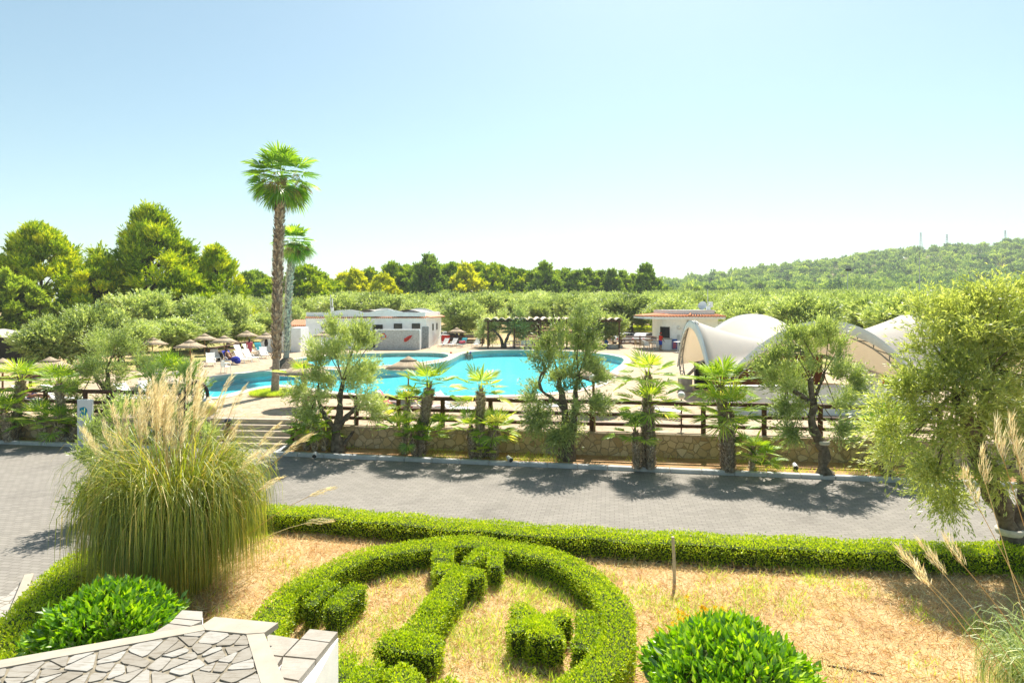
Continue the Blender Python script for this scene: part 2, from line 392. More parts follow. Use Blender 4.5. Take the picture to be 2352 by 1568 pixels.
M['pebble']=stonemat('pebble_mosaic',11,[(.62,.58,.55),(.76,.73,.70),(.84,.82,.80)],(.42,.39,.37),.08,.85,bdist=.02)
M['pebble_grey']=stonemat('grey_mosaic',8,[(.30,.33,.34),(.42,.45,.45),(.5,.52,.52)],(.2,.2,.2),.08,.85,bdist=.02)
def m_cope():
    m,nt,out=newmat('weathered_travertine'); co=coords(nt)
    a=noise(nt,co,2.2,6,.7); b=noise(nt,coords(nt,(3,30,3)),2.5,5,.7)
    c=ramp(nt,[(.35,(0.41,0.38,0.334)),(.62,(0.319,0.285,0.236)),(.8,(0.152,0.129,0.106))],a)
    c=mixc(nt,.3,c,ramp(nt,[(.3,(.5,.45,.4)),(.6,(1,1,1))],b),'MULTIPLY')
    principled(nt,out,c,.85,.2,0,b,.4,.01); return m
M['weathered']=m_cope()
def m_ground(name,stops,sc,detail=8,second=None):
    m,nt,out=newmat(name); co=coords(nt,(1,1,1),(0,0,0),'World')
    a=noise(nt,co,sc,detail,.65); f=noise(nt,co,45,4,.8)
    c=ramp(nt,stops,a)
    if second:
        g=noise(nt,co,second[0],5,.6); c=mixc(nt,ramp(nt,[(second[2],(0,0,0)),(second[3],(1,1,1))],g),c,second[1])
    c=mixc(nt,.45,c,ramp(nt,[(.25,(.40,.38,.36)),(.7,(1.1,1.1,1.1))],f),'MULTIPLY')
    principled(nt,out,c,.95,.1,0,f,.6,.03); return m
M['lawn']=m_ground('dry_lawn',[(.3,(0.439,0.268,0.134)),(.5,(0.586,0.403,0.207)),(.7,(0.683,0.512,0.293))],1.1,8,(.7,(0.439,0.439,0.0976),.55,.75))
M['bed']=m_ground('bare_bed_soil',[(.3,(0.285,0.16,0.0769)),(.5,(0.439,0.27,0.143)),(.7,(0.571,0.395,0.231))],1.6,8,(.5,(0.285,0.296,0.0549),.58,.72))
M['field']=m_ground('dry_field',[(.3,(0.439,0.293,0.159)),(.5,(0.573,0.403,0.232)),(.7,(0.671,0.512,0.305))],.12,8,(.05,(0.305,0.329,0.0976),.45,.65))
M['hill']=m_ground('hillside',[(.3,(.15,.15,.06)),(.55,(.24,.21,.10)),(.7,(.42,.30,.18))],.03,8)
M['kerb']=mat('kerb_stone',(0.508,0.512,0.508),.85,.10,4)
def m_water(name,tint,rough=.03,ior=1.22):
    m,nt,out=newmat(name); co=coords(nt,(1,1.6,1),(0,0,.2),'World')
    w=noise(nt,co,1.5,4,.55,.6); w2=noise(nt,co,5,3,.5,.4)
    h=mixc(nt,.35,w,w2)
    b=nt.nodes.new('ShaderNodeBump'); b.inputs['Strength'].default_value=1.0; b.inputs['Distance'].default_value=.3; nt.links.new(h,b.inputs['Height'])
    fr=nt.nodes.new('ShaderNodeFresnel'); fr.inputs[0].default_value=ior; nt.links.new(b.outputs[0],fr.inputs['Normal'])
    t=nt.nodes.new('ShaderNodeBsdfTransparent'); t.inputs[0].default_value=(*tint,1)
    g=nt.nodes.new('ShaderNodeBsdfGlossy'); g.inputs['Roughness'].default_value=rough; nt.links.new(b.outputs[0],g.inputs['Normal'])
    mx=nt.nodes.new('ShaderNodeMixShader'); nt.links.new(fr.outputs[0],mx.inputs[0]); nt.links.new(t.outputs[0],mx.inputs[1]); nt.links.new(g.outputs[0],mx.inputs[2])
    nt.links.new(mx.outputs[0],out.inputs[0]); return m
M['water']=m_water('pool_water',(.80,.97,.985),.06,1.20)
def m_membrane():
    m,nt,out=newmat('tent_membrane'); co=coords(nt); f=noise(nt,co,1.2,4)
    c=ramp(nt,[(.3,(0.757,0.739,0.704)),(.7,(0.792,0.774,0.748))],f)
    d=nt.nodes.new('ShaderNodeBsdfDiffuse'); nt.links.new(c,d.inputs[0])
    t=nt.nodes.new('ShaderNodeBsdfTranslucent'); t.inputs[0].default_value=(.90,.80,.64,1)
    mx=nt.nodes.new('ShaderNodeMixShader'); mx.inputs[0].default_value=.42
    nt.links.new(d.outputs[0],mx.inputs[1]); nt.links.new(t.outputs[0],mx.inputs[2]); nt.links.new(mx.outputs[0],out.inputs[0]); return m
M['membrane']=m_membrane()
M['valance']=mat('grey_white_valance',(.74,.79,.79),.7,.05,2)
def m_globe():
    m,nt,out=newmat('amber_globe'); 
    p=principled(nt,out,(.80,.62,.26),.35,.4)
    p.inputs['Subsurface Weight'].default_value=.3; p.inputs['Subsurface Radius'].default_value=(.1,.08,.03); return m
M['globe']=m_globe()
M['step']=mat('step_stone',(.46,.38,.29),.8,.10,4)
def m_haze():
    m,nt,out=newmat('haze_air'); v=nt.nodes.new('ShaderNodeVolumePrincipled'); v.inputs['Density'].default_value=.00028
    v.inputs['Color'].default_value=(.86,.93,.97,1); v.inputs['Anisotropy'].default_value=.2
    nt.links.new(v.outputs[0],out.inputs['Volume']); return m
M['haze']=m_haze()
# ================================================================== CAMERA, LIGHT, AIR
cam=bpy.data.cameras.new('camera'); co_=bpy.data.objects.new('camera',cam); COL.objects.link(co_)
co_.location=(0,0,CAMZ); co_.rotation_euler=(R_(90),0,0); cam.lens=21.0; cam.sensor_width=36; cam.shift_y=-78/2352
cam.clip_start=.1; cam.clip_end=6000; scene.camera=co_
SUN_EL,SUN_AZ=57.0,17.0      # azimuth measured from straight ahead towards the right
w=bpy.data.worlds.new('World'); scene.world=w; w.use_nodes=True; nt=w.node_tree
bg=nt.nodes['Background']; sky=nt.nodes.new('ShaderNodeTexSky'); sky.sky_type='NISHITA'; sky.sun_disc=False
sky.sun_elevation=R_(SUN_EL); sky.sun_rotation=R_(SUN_AZ); sky.altitude=0; sky.air_density=1.0; sky.dust_density=1.0; sky.ozone_density=0
nt.links.new(mixc(nt,1.0,sky.outputs[0],(.88,1.0,.88),'MULTIPLY'),bg.inputs[0]); bg.inputs[1].default_value=.078
sl=bpy.data.lights.new('sun','SUN'); sl.energy=4.3; sl.angle=R_(.55); sl.color=(1,.94,.84)
so=bpy.data.objects.new('sun',sl); COL.objects.link(so)
dv=Vector((math.sin(R_(SUN_AZ))*math.cos(R_(SUN_EL)),math.cos(R_(SUN_AZ))*math.cos(R_(SUN_EL)),math.sin(R_(SUN_EL))))
so.rotation_euler=dv.to_track_quat('Z','Y').to_euler(); so.location=dv*60
vs=scene.view_settings; vs.view_transform='Standard'; vs.look='None'; vs.exposure=1.2; vs.gamma=1
scene.render.engine='CYCLES'
cy=scene.cycles; cy.max_bounces=7; cy.diffuse_bounces=6; cy.transmission_bounces=4; cy.glossy_bounces=3; cy.transparent_max_bounces=12
cy.use_denoising=True; cy.caustics_reflective=False; cy.caustics_refractive=False

# the air: one even, thin haze over the whole place
hz=MB(); box(hz,(0,1900,74),(5400,4400,152)); ho=hz.build('haze',M['haze']); tag(ho,'thin pale haze over the whole resort and the hill','haze',None,'stuff')
# ================================================================== LINES OF THE PLAN
def kerbY(x): return 20.38-.163*x
def wallY(x): return 21.95-.127*x
SX0,SX1=-12.15,-8.45          # the steps
def ground_h(x,y):
    """height of the land behind the pool terrace: a gentle rise, then the wooded hill on the right"""
    x=np.asarray(x,float); y=np.asarray(y,float)
    z=np.where(y<72,-.35,.86+np.clip((y-78)*.034,0,7.0))
    k=np.clip((y-330)/330,0,1); k=k*k*(3-2*k)
    ridge=np.interp(x,[-400,20,150,240,320,420,560,900],[6,10,23,35,46,59,70,82])
    back=np.clip(1-(y-900)/800,0,1)
    return np.where(y<72,z,np.maximum(z,0)+k*np.maximum(ridge-8,0)*back)
xs=np.unique(np.r_[np.linspace(-2500,-300,12),np.linspace(-300,1000,75),np.linspace(1000,2500,9)])
ys=np.unique(np.r_[-200,-40,0,30,71.9,72,72.1,76,np.linspace(80,330,26),np.linspace(345,720,34),np.linspace(800,1700,10),2500,4000])
X,Y=np.meshgrid(xs,ys); Z=ground_h(X,Y)
g=MB(); nx=len(xs)
q=np.array([[j*nx+i,j*nx+i+1,(j+1)*nx+i+1,(j+1)*nx+i] for j in range(len(ys)-1) for i in range(nx-1)])
cy_=Y.ravel()[q].mean(1)
g.add(np.c_[X.ravel(),Y.ravel(),Z.ravel()],q,np.where(cy_>335,1,0),True)
tag(g.build('ground',[M['field'],M['hill']]),kind='structure')
# road
r=MB(); r.add([[-60,-12,0],[60,-12,0],[60,kerbY(60)+6,0],[60,14,0],[-60,kerbY(-60)+6,0]],[[0,1,3,2]] if False else [[0,1,2,4]])
tag(r.build('road',M['road']),kind='structure')
# lawn: bounded by the boundary hedge
LEFTH=[(-7.03,8.1),(-7.5,9.0),(-8.05,10.3),(-8.4,11.4),(-8.3,12.6),(-7.6,13.7),(-6.4,14.35)]
BACKH=[(-6.4,14.35),(-5.4,14.45),(-3.4,13.95),(-.6,13.3),(2.0,12.85),(4.8,12.45),(7.0,12.25),(9.4,12.05),(12,12.0),(16,12.2)]
lawn=[(-7.15,1)]+[(-7.2,7.0)]+[(x-.28,y+.1) for x,y in LEFTH]+[(x+.05,y+.35) for x,y in BACKH[1:]]+[(16,1)]
lb=MB(); prism(lb,lawn,-.05,LAWN); tag(lb.build('lawn',M['lawn']),kind='structure')
# path with stone edging at the left
pb=MB(); c=[G(-60,1372),G(15,1372),G(58,1333),G(30,1420),G(0,1490),G(-60,1640)]
prism(pb,[(p[0],p[1]) for p in c],-.05,.03); tag(pb.build('path',M['crazy']),kind='structure')
e=MB()
L=[G(66,1330),G(36,1408),G(-2,1497),G(-60,1640)]
for a,b in zip(L[:-1],L[1:]):
    m=(a+b)/2; d=b-a; bbox(e,(m[0],m[1],.06),(np.hypot(d[0],d[1])-.01,.16,.12),.015,math.atan2(d[1],d[0]))
tag(e.build('path_edging',M['cream']),kind='structure')
# planting beds (two, either side of the steps) and the kerb
def strip(x0,x1,fa,fb,z0,z1,n=8):
    xx=np.linspace(x0,x1,n); return [(x,fa(x)) for x in xx]+[(x,fb(x)) for x in xx[::-1]]
bx=MB()
prism(bx,strip(SX1+.12,45,lambda x:kerbY(x)+.2,lambda x:wallY(x)+.12,0,0),-.05,BED)
prism(bx,strip(-55,SX0-.3,lambda x:kerbY(x)+.2,lambda x:wallY(x)+.12,0,0),-.05,BED)
tag(bx.build('planting_bed',M['bed']),kind='structure')
kb=MB()
def kerbrun(x0,x1):
    n=max(1,round((x1-x0)/1.0)); st=(x1-x0)/n
    for k in range(n):
        xc=x0+st*(k+.5); bbox(kb,(xc,kerbY(xc)+.09,.055),(st*1.0132-.014,.2,.15),.02,math.atan(-.163))
kerbrun(-8.75,44); kerbrun(-50,-12.5)
for a,b in ((G(608,1040),G(597,1044)),):
    pass
for xk,y1 in ((-8.62,23.05),(-12.62,23.5)):
    bbox(kb,(xk,(kerbY(xk)+.25+y1)/2,.055),(.18,y1-kerbY(xk)-.25,.15),.02)
tag(kb.build('kerb',M['kerb']),kind='structure')

# ================================================================== POOL TERRACE
WZ=.80
mainpool=[(473,879),(500,869),(554,862),(626,856),(690,853),(720,852.5),(800,854),(897,850),(960,844),(1020,835),(1042,826),(1062,814),(1100,808.5),(1160,806.5),(1240,807),(1320,810),(1390,816),(1425,823),(1436,829),(1428,841),(1405,857),(1390,871),(1376,885),(1330,900),(1250,910),(1150,914.5),(1000,916),(880,915),(766,906),(700,894),(650,888.5),(624,890),(560,901),(513,915),(485,921),(466,908),(463,892)]
kidpool=[(660,838),(672,828.5),(760,818.5),(880,813.5),(1000,813),(1028,816.5),(1034,822),(1008,830),(958,837),(897,843.5),(800,847),(720,845.5),(672,842)]
topoly=lambda L:[(p[0],p[1]) for p in (G(a,b,WZ) for a,b in L)]
MP=smooth_poly(topoly(mainpool),2); KP=smooth_poly(topoly(kidpool),2)
def offset(P,d):
    P=np.asarray(P); t=unit(np.roll(P,-1,0)-np.roll(P,1,0)); nrm=np.c_[t[:,1],-t[:,0]]
    A=.5*np.sum(P[:,0]*np.roll(P[:,1],-1)-np.roll(P[:,0],-1)*P[:,1])
    return P+nrm*d*(1 if A>0 else -1)
xx=np.linspace(SX1,70,14); xl=np.linspace(-75,SX0,14)
outer=[(x,wallY(x)+.1) for x in xl]+[(SX0,24.55),(SX1,24.15)]+[(x,wallY(x)+.1) for x in xx]+[(70,73),(-75,73)]
def with_holes(mb,outer,holes,z,mi=0):
    loops=[[Vector((p[0],p[1],0)) for p in outer]]+[[Vector((p[0],p[1],0)) for p in h] for h in holes]
    flat=[p for l in loops for p in l]
    F=[]
    for a,b,c in tessellate_polygon(loops):
        if (flat[b]-flat[a]).cross(flat[c]-flat[a]).z<0: b,c=c,b
        F.append([a,b,c])
    mb.add([[p.x,p.y,z] for p in flat],F,mi)
# a few islands of soil stay paved: the sheet only leaves out the two basins
dk=MB(); with_holes(dk,outer,[MP[::2],KP[::2]],DECK)
n=len(outer); V=[[x,y,DECK] for x,y in outer]+[[x,y,DECK-.12] for x,y in outer]
dk.add(V,[[i+n,(i+1)%n+n,(i+1)%n,i] for i in range(n)])
tag(dk.build('pool_terrace',M['deck']),kind='structure')
fm=MB(); prism(fm,[(-75,36.5),(XA(-60,36.5),36.5),(XA(250,40),40),(XA(476,51),51),(XA(575,64),64),(XA(668,71),71),(XA(668,73.5),73.5),(-75,73.5)],DECK-.1,DECK+.03)
prism(fm,[(XA(1665,45),45),(70,36),(70,73.5),(XA(1665,73.5),73.5)],DECK-.1,DECK+.03); tag(fm.build('field',M['field']),kind='structure')
def ringstrip(mb,P,Q,z,zin,mi=0):
    n=len(P); V=[[*p,zin] for p in P]+[[*p,z] for p in P]+[[*q,z] for q in Q]+[[*q,DECK-.01] for q in Q]
    F=[]
    for k in range(3):
        for i in range(n): j=(i+1)%n; F.append([k*n+i,k*n+j,(k+1)*n+j,(k+1)*n+i])
    mb.add(V,F,mi)
cp=MB(); ringstrip(cp,offset(MP,-.03),offset(MP,.62),DECK+.035,.6); ringstrip(cp,offset(KP,-.03),offset(KP,.45),DECK+.045,.6)
tag(cp.build('pool_coping',M['coping']),kind='structure')
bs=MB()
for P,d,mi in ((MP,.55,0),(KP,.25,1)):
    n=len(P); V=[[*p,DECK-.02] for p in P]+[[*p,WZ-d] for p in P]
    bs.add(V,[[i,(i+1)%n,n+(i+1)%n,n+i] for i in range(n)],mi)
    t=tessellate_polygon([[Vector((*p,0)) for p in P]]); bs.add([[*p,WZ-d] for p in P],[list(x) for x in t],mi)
tag(bs.build('pool_basin',[M['pool_ripple_light'],M['pale_tile']]),kind='structure')
wt=MB()
for P in (MP,KP):
    F=[]; PV=[Vector((*p,0)) for p in P]
    for a,b,c in tessellate_polygon([PV]):
        if (PV[b]-PV[a]).cross(PV[c]-PV[a]).z<0: b,c=c,b
        F.append([a,b,c])
    wt.add([[*p,WZ] for p in P],F)
tag(wt.build('water',M['water']),kind='structure')
# steps up to the terrace
st=thing('terrace_steps','pale stone steps rising from the road to the pool terrace','steps',(-10.3,23.4,0))
NR=5; rise=DECK/NR
for k in range(NR):
    b=MB(); z1=rise*(k+1); y0=22.98+.26*k
    sk=math.atan(-.08)
    bbox(b,(0,y0+.55-23.4,z1/2-.004),(SX1-SX0-.02,1.1,z1-.008),.012,sk)
    b.build('step',M['step'],st)
# retaining wall with coping slabs
def wallrun(name,label,x0,x1):
    t=thing(name,label,'wall',((x0+x1)/2,wallY((x0+x1)/2),0)); o=np.array(t.location)
    a=math.atan(-.127); L=(x1-x0)/math.cos(a)
    b=MB(); box(b,(0,.0,.42),(L,.24,.86),a); b.build('stone_face',M['stonewall'],t)
    c=MB(); n=max(2,int(L/.85))
    for k in range(n):
        s=(k+.5)/n-.5; bbox(c,(s*L*math.cos(a),s*L*math.sin(a)+.06,.885+.004*(k%3)),(L/n-.012,.46,.075),.012,a)
    c.build('coping',M['deck'],t); return t
W1=wallrun('retaining_wall','rubble stone retaining wall with flat coping behind the row of palms','wall' and SX1+.02,40)
p=MB(); xg=1.72; bbox(p,(xg-W1.location.x,wallY(xg)-W1.location.y-.03,.43),(.95,.26,.85),.01,math.atan(-.127)); p.build('concrete_panel',M['concrete'],W1)['label']='plain grey concrete patch in the stone wall'
W2=wallrun('retaining_wall','stretch of rubble stone wall behind the sign and the fan palms left of the steps',-55,SX0-.02)
# side cheek walls of the steps
for nm,x in (('cheek',SX1+.06),):
    b=MB(); bbox(b,(x-W1.location.x,23.55-W1.location.y,.40),(.14,1.2,.80),.01); b.build('side_face',M['stonewall'],W1)

# ------------------------------------------------------------------ timber fences
def fence(label,pts,posts,rails=(1.06,.62,.26),h=1.12,z=DECK,r=.075,group=None,braces=(),name='timber_fence'):
    pts=np.asarray(pts,float); o=np.array([*pts.mean(0),z]); t=thing(name,label,'fence',o,0,group)
    for px_ in posts:
        b=MB(); p=np.array([*px_,0])-np.array([o[0],o[1],0]); tube(b,[p,p+[0,0,h]],r*1.15,10); b.build('post',M['wood'],t)
    for hh in rails:
        for a,c in zip(pts[:-1],pts[1:]):
            b=MB(); rr=r*(1.1 if hh==max(rails) else .95)
            P=resample([[a[0]-o[0],a[1]-o[1],hh],[c[0]-o[0],c[1]-o[1],hh]],5); P[1:-1,2]+=np.array([.008,-.01,.006])
            tube(b,P,rr,8); b.build('rail',M['wood'],t)
    return t
PX_=[-7.65,-5.95,-4.3,-2.6,-.8,1.0,2.9,4.85,6.8,8.85,10.7,12.6,14.5,16.4,18.3,20.2,22.1,24]
fence('dark brown log fence along the pool terrace above the stone wall',[(x,wallY(x)+.14) for x in (-8.2,-2.6,2.9,8.85,14.5,24)],[(x,wallY(x)+.14) for x in PX_])
PL=[-12.45,-14.3,-16.2,-17.4,-19.2,-20.4,-22.2,-24,-26,-28]
fence('dark brown log fence left of the steps behind the fan palms and sign',[(x,wallY(x)+.2) for x in (-12.4,-17.4,-22.2,-28)],[(x,wallY(x)+.2) for x in PL])
hr=thing('stair_handrail','pair of sloping dark log rails beside the right edge of the steps','handrail',(SX1+.1,22.7,0))
for dx in (0,.0):
    pass
for x,yo in ((0,0),(.22,.1)):
    b=MB(); tube(b,[[x,-.25+yo,.78],[x+.02,2.1+yo,DECK+1.02]],.06,8); b.build('rail',M['wood'],hr)
for y,h0,h1 in ((-.05,0,.86),(1.95,DECK,DECK+1.0)):
    b=MB(); tube(b,[[.02,y,h0],[.02,y,h1]],.07,8); b.build('post',M['wood'],hr)
b=MB(); tube(b,[[.02,-.12,.42],[.02,-.38,.34]],.05,8); b.build('rail_stub',M['wood'],hr)

# ------------------------------------------------------------------ crazy-paved landing in the foreground
TZ=2.0
tr=thing('paved_landing','white crazy paved landing with flat cream stone border and low white wall','landing',(-3.4,5.6,0)); to=np.array([-3.4,5.6,0])
P_=lambda a,b,z=TZ: (G(a,b,z)-to)[:2]
outer_=[P_(-160,1555),P_(0,1516),P_(465,1434),P_(492,1417),P_(639,1431),P_(608,1453),P_(652,1560),P_(700,1690),P_(-300,1690)]
inner_=[P_(-160,1578),P_(0,1534),P_(471,1447),P_(567,1456),P_(600,1572),P_(640,1685),P_(-300,1685)]
b=MB(); prism(b,inner_,TZ-.05,TZ-.012); b.build('grout_bed',M['grout'],tr)
def clip(P,Q):
    for i in range(len(Q)):
        a,c=np.array(Q[i]),np.array(Q[(i+1)%len(Q)]); e=c-a; out=[]
        for k in range(len(P)):
            p,q=P[k],P[(k+1)%len(P)]; dp=e[0]*(p[1]-a[1])-e[1]*(p[0]-a[0]); dq=e[0]*(q[1]-a[1])-e[1]*(q[0]-a[0])
            if dp>=0: out.append(p)
            if dp*dq<0: out.append(p+(q-p)*dp/(dp-dq))
        P=out
        if len(P)<3: return []
    return P
def split(P,rg,amax,out):
    P=np.array(P); A=abs(.5*np.sum(P[:,0]*np.roll(P[:,1],-1)-np.roll(P[:,0],-1)*P[:,1]))
    if A<amax*(.45+1.1*rg.random()): out.append(P); return
    c=P.mean(0); d=P-c; w_,v=np.linalg.eigh(d.T@d); ax=v[:,1]; an=math.atan2(ax[1],ax[0])+rg.normal()*.30
    n_=np.array([math.cos(an),math.sin(an)]); c=c+rg.normal(size=2)*.12*math.sqrt(A); t_=np.array([-n_[1],n_[0]])
    h=[(c+t_*9-n_*9),(c-t_*9-n_*9),(c-t_*9),(c+t_*9)]; h2=[(c-t_*9),(c-t_*9+n_*9),(c+t_*9+n_*9),(c+t_*9)]
    for H in (h,h2):
        H=np.array(H); ar=np.sum(H[:,0]*np.roll(H[:,1],-1)-np.roll(H[:,0],-1)*H[:,1]); H=H if ar>0 else H[::-1]
        q=clip(list(P),list(H)); 
        if len(q)>2: split(q,rg,amax,out)
ip=[np.array(p) for p in (inner_[0],inner_[1],inner_[2],inner_[3],inner_[5],inner_[6])]
ar=sum(ip[i][0]*ip[(i+1)%6][1]-ip[(i+1)%6][0]*ip[i][1] for i in range(6)); ip=ip if ar>0 else ip[::-1]
rgp=np.random.default_rng(31); stones=[]; split(ip,rgp,.055,stones)
b=MB()
for P in stones:
    c=P.mean(0); d=np.linalg.norm(P-c,axis=1).mean(); P=c+(P-c)*(1-.017/max(d,.03)); P=P+rgp.normal(size=P.shape)*.006
    q=[]; 
    for k in range(len(P)):
        a_,m_,e_=P[k-1],P[k],P[(k+1)%len(P)]; f=.10+.10*rgp.random(); q+= [m_+(a_-m_)*f*.8,m_+(e_-m_)*f]
    prism(b,q,TZ-.02,TZ+.003*rgp.random(),0,None,rgp.random())
b.build('paving_stones',M['travertine'],tr)
b=MB()
def slab(L,z0=TZ-.05,z1=TZ+.006): prism(b,L,z0,z1)
slab([outer_[0],outer_[1],outer_[2],inner_[2],inner_[1],inner_[0]])
gp=.012
slab([outer_[2]+[gp*.4,-gp],outer_[3],outer_[4],outer_[5],inner_[3],inner_[2]+[gp*.4,-.0]],TZ-.05,TZ+.008)
slab([outer_[5]+[0,-gp],outer_[6],outer_[7],inner_[5],inner_[4],inner_[3]+[0,-gp]])
b.build('border',M['cream'],tr)
b=MB(); prism(b,[p*1 for p in [inner_[0],inner_[1],inner_[2],inner_[3],inner_[4],inner_[5],inner_[6]]],0,TZ-.05); b.build('base_wall',M['white'],tr)
# right-hand white wall with weathered capping stones, and the stub at the back
CZ=1.82
Q=lambda a,b: (G(a,b,CZ)-to)[:2]
A,B,C,D=Q(711,1443),Q(777,1450),Q(691,1556),Q(618,1490)
dr=unit(C-B); A2,B2=A,B; C2=B+dr*3.2; D2=A+(D-A)/np.linalg.norm(D-A)*.2
b=MB(); wl=[Q(680,1472),A,B,B+np.array([-.02,-3.2]),np.array([-.02,-3.2])+Q(585,1480)]; prism(b,wl,0,CZ-.07); b.build('side_wall',M['white'],tr)
b=MB()
def capq(L,z=CZ):
    c=np.mean(L,0); prism(b,[c+(np.asarray(p)-c)*.965 for p in L],z-.075,z)
m1=A+(B-A)*0+np.array([0,0])
capq([Q(711,1443),Q(777,1450),Q(757,1474),Q(690,1465)])
capq([Q(690,1466),Q(757,1475),Q(727,1512),Q(652,1505)])
capq([Q(612,1452),Q(688,1464),Q(650,1504),Q(618,1500)],CZ-.01)
capq([Q(650,1507),Q(726,1514),Q(686,1562),Q(640,1553)])
capq([Q(618,1502),Q(648,1506),Q(632,1530)],CZ-.01)
capq([Q(640,1556),Q(686,1564),Q(640,1640),Q(590,1630)])
b.build('capping_stones',M['weathered'],tr)
b=MB()
S=lambda x,y:(G(x,y,1.86)-to)[:2]
for L in ([(418,1400),(466,1403),(466,1424),(400,1418)],[(400,1419),(465,1426),(440,1436),(388,1430)],[(386,1431),(438,1438),(400,1452),(345,1456)],[(345,1457),(398,1454),(370,1470),(330,1468)]):
    capq([S(*p) for p in L],1.86)
b.build('stub_capping',M['weathered'],tr)
b=MB(); prism(b,[S(416,1401),S(466,1404),S(466,1430),S(345,1460),S(330,1466)],0,1.79); b.build('stub_wall',M['white'],tr)
# ================================================================== POOL HOUSE
def window(parent,o,c,w,h,rz=0,d=.12,frame=M['dark'],label=None):
    """recessed window: frame with a pane, facing -y before rotation"""
    b=MB()
    for dx,dz,sx,sz in ((0,h/2-.02,w,.05),(0,-h/2+.02,w,.05),(-w/2+.02,0,.05,h-.1),(w/2-.02,0,.05,h-.1)):
        V=MB(); box(V,(dx,0,dz),(sx,.06,sz)); b.merge(V)
    f=b.build('window',frame,parent,[float(q) for q in c],rz)
    p=MB(); box(p,(0,.012,0),(w-.1,.02,h-.1)); p.build('pane',M['glass'],f)
    return f
PH=np.array([-15.8,65.0,DECK])
ph=thing('pool_house','low white pool house with wavy parapet, tile eaves and pebble screen wall','building',PH)
XL,XR,XE=XA(702,65)-PH[0],XA(979,66.0)-PH[0],XA(1014,75)-PH[0]
WT=3.36
b=MB(); foot=[(XL,0),(XR,.8),(XE,9.6),(XL,9.6)]
prism(b,foot,0,WT); b.build('wall',M['white'],ph)
# wavy parapet, front and back walls with humps
def wavy(x0,x1,humps,z0,z1,hh):
    X_=np.linspace(x0,x1,70); Zt=np.full(70,z1)
    for a,c in humps:
        u=(X_-a)/(c-a); k=(u>0)&(u<1); Zt=np.where(k,np.maximum(Zt,z1+hh*np.sin(np.clip(u,0,1)*PI)**.8),Zt)
    return [(x0,z0),(x1,z0)]+list(zip(X_[::-1],Zt[::-1]))
f=lambda zx:(XA((1150+zx*.2998)/1.7415,65)-PH[0])
b=MB(); prism_xz(b,wavy(XL,XR,[(f(560),f(1000)),(f(1080),f(1540))],WT+.14,WT+.58,.30),.18,.42); b.build('parapet',M['white'],ph)
b=MB(); prism_xz(b,wavy(XL,XE-.1,[(f(860),f(1230)),(f(1380),f(1800))],WT+.0,WT+.62,.42),9.0,9.25); b.build('parapet',M['white'],ph)
a=math.atan2(9.6-.8,XE-XR)
def seg_box(mb,p,q,z0,z1,t,mi=0,off=0):
    p=np.array(p,float);q=np.array(q,float);d=q-p;L=np.hypot(*d);an=math.atan2(d[1],d[0]);m=(p+q)/2+np.array([math.sin(an),-math.cos(an)])*off
    box(mb,(m[0],m[1],(z0+z1)/2),(L,t,z1-z0),an,mi)
b=MB(); seg_box(b,(XR,.85),(XE,9.6),WT+.15,WT+.60,.24,0,-.3); b.build('parapet',M['white'],ph)
# sloping barrel vault roofs seen between the humps
for h0,h1 in ((f(860),f(1230)),(f(1380),f(1800))):
    b=MB(); X_=np.linspace(h0+.15,h1-.15,16); Zt=WT+.5+.38*np.sin((X_-h0)/(h1-h0)*PI)
    b.add(np.concatenate([np.c_[X_,np.full(16,.45),Zt],np.c_[X_,np.full(16,8.9),Zt]]),np.array([[i,i+1,17+i,16+i] for i in range(15)]),0,True)
    b.build('vault_roof',M['concrete'],ph)
b=MB(); prism(b,[(XL+.1,.4),(XR-.2,1.0),(XE-.4,9),(XL+.1,9)],WT+.01,WT+.1); b.build('roof',M['concrete'],ph)
def eave(mb,p,q,z,dep=.42,pitch=.30,r=.075):
    p=np.array(p,float);q=np.array(q,float);d=q-p;L=np.hypot(*d);t=d/L;nrm=np.array([t[1],-t[0]])
    n=int(L/.21)
    for k in range(n):
        c=p+t*(k+.5)*L/n
        A_=[*(c-nrm*.05),z+pitch*.42]; B_=[*(c+nrm*dep),z]
        tube(mb,[A_,B_],r,7,0)
    an=math.atan2(d[1],d[0]); m=(p+q)/2+nrm*(dep/2-.03)
    box(mb,(m[0],m[1],z-.03),(L,dep,.06),an,1)
b=MB(); eave(b,(XL,0),(XR+.05,.8),WT-.02,.32); b.build('tile_eave',[M['tile'],M['white']],ph)
b=MB(); eave(b,(XR-.05,.8),(XE,9.6),WT+.0,.5); b.build('tile_eave',[M['tilepale'],M['white']],ph)
slope=.8/(XR-XL); rzf=math.atan(slope)
for zx,wz,hz in ((505,.88,.52),(905,.88,.52),(1460,.9,.56),(1700,.9,.56)):
    xw=f(zx); 
    window(ph,PH,(xw,(xw-XL)*slope-.025,WT-.93),wz,hz,rzf)
ds=(XE-XR,9.6-.8)
for u in (.42,.68):
    window(ph,PH,(XR+ds[0]*u+.02,.8+ds[1]*u,WT-1.15),.75,.8,a,frame=M['concrete'])
b=MB(); xd=f(1190); box(b,(xd,(xd-XL)*slope-.02,1.35),(1.1,.08,2.5),rzf); b.build('doorway',M['dark'],ph)
b=MB(); xg=f(1826); box(b,(xg,(xg-XL)*slope-.02,1.2),(.72,.05,2.35),rzf); b.build('mosaic_panel',M['pebble_grey'],ph)
b=MB(); x0,x1=f(1214),f(1790); 
bbox(b,((x0+x1)/2,-1.55,1.05),(x1-x0,.22,2.1),.02); sw=b.build('screen_wall',M['pebble'],ph)
b=MB(); bbox(b,((x0+x1)/2,-1.55,2.12),(x1-x0+.06,.28,.06),.01); bbox(b,(x1+.06,-1.55,1.05),(.12,.26,2.1),.01); b.build('screen_trim',M['white'],sw)
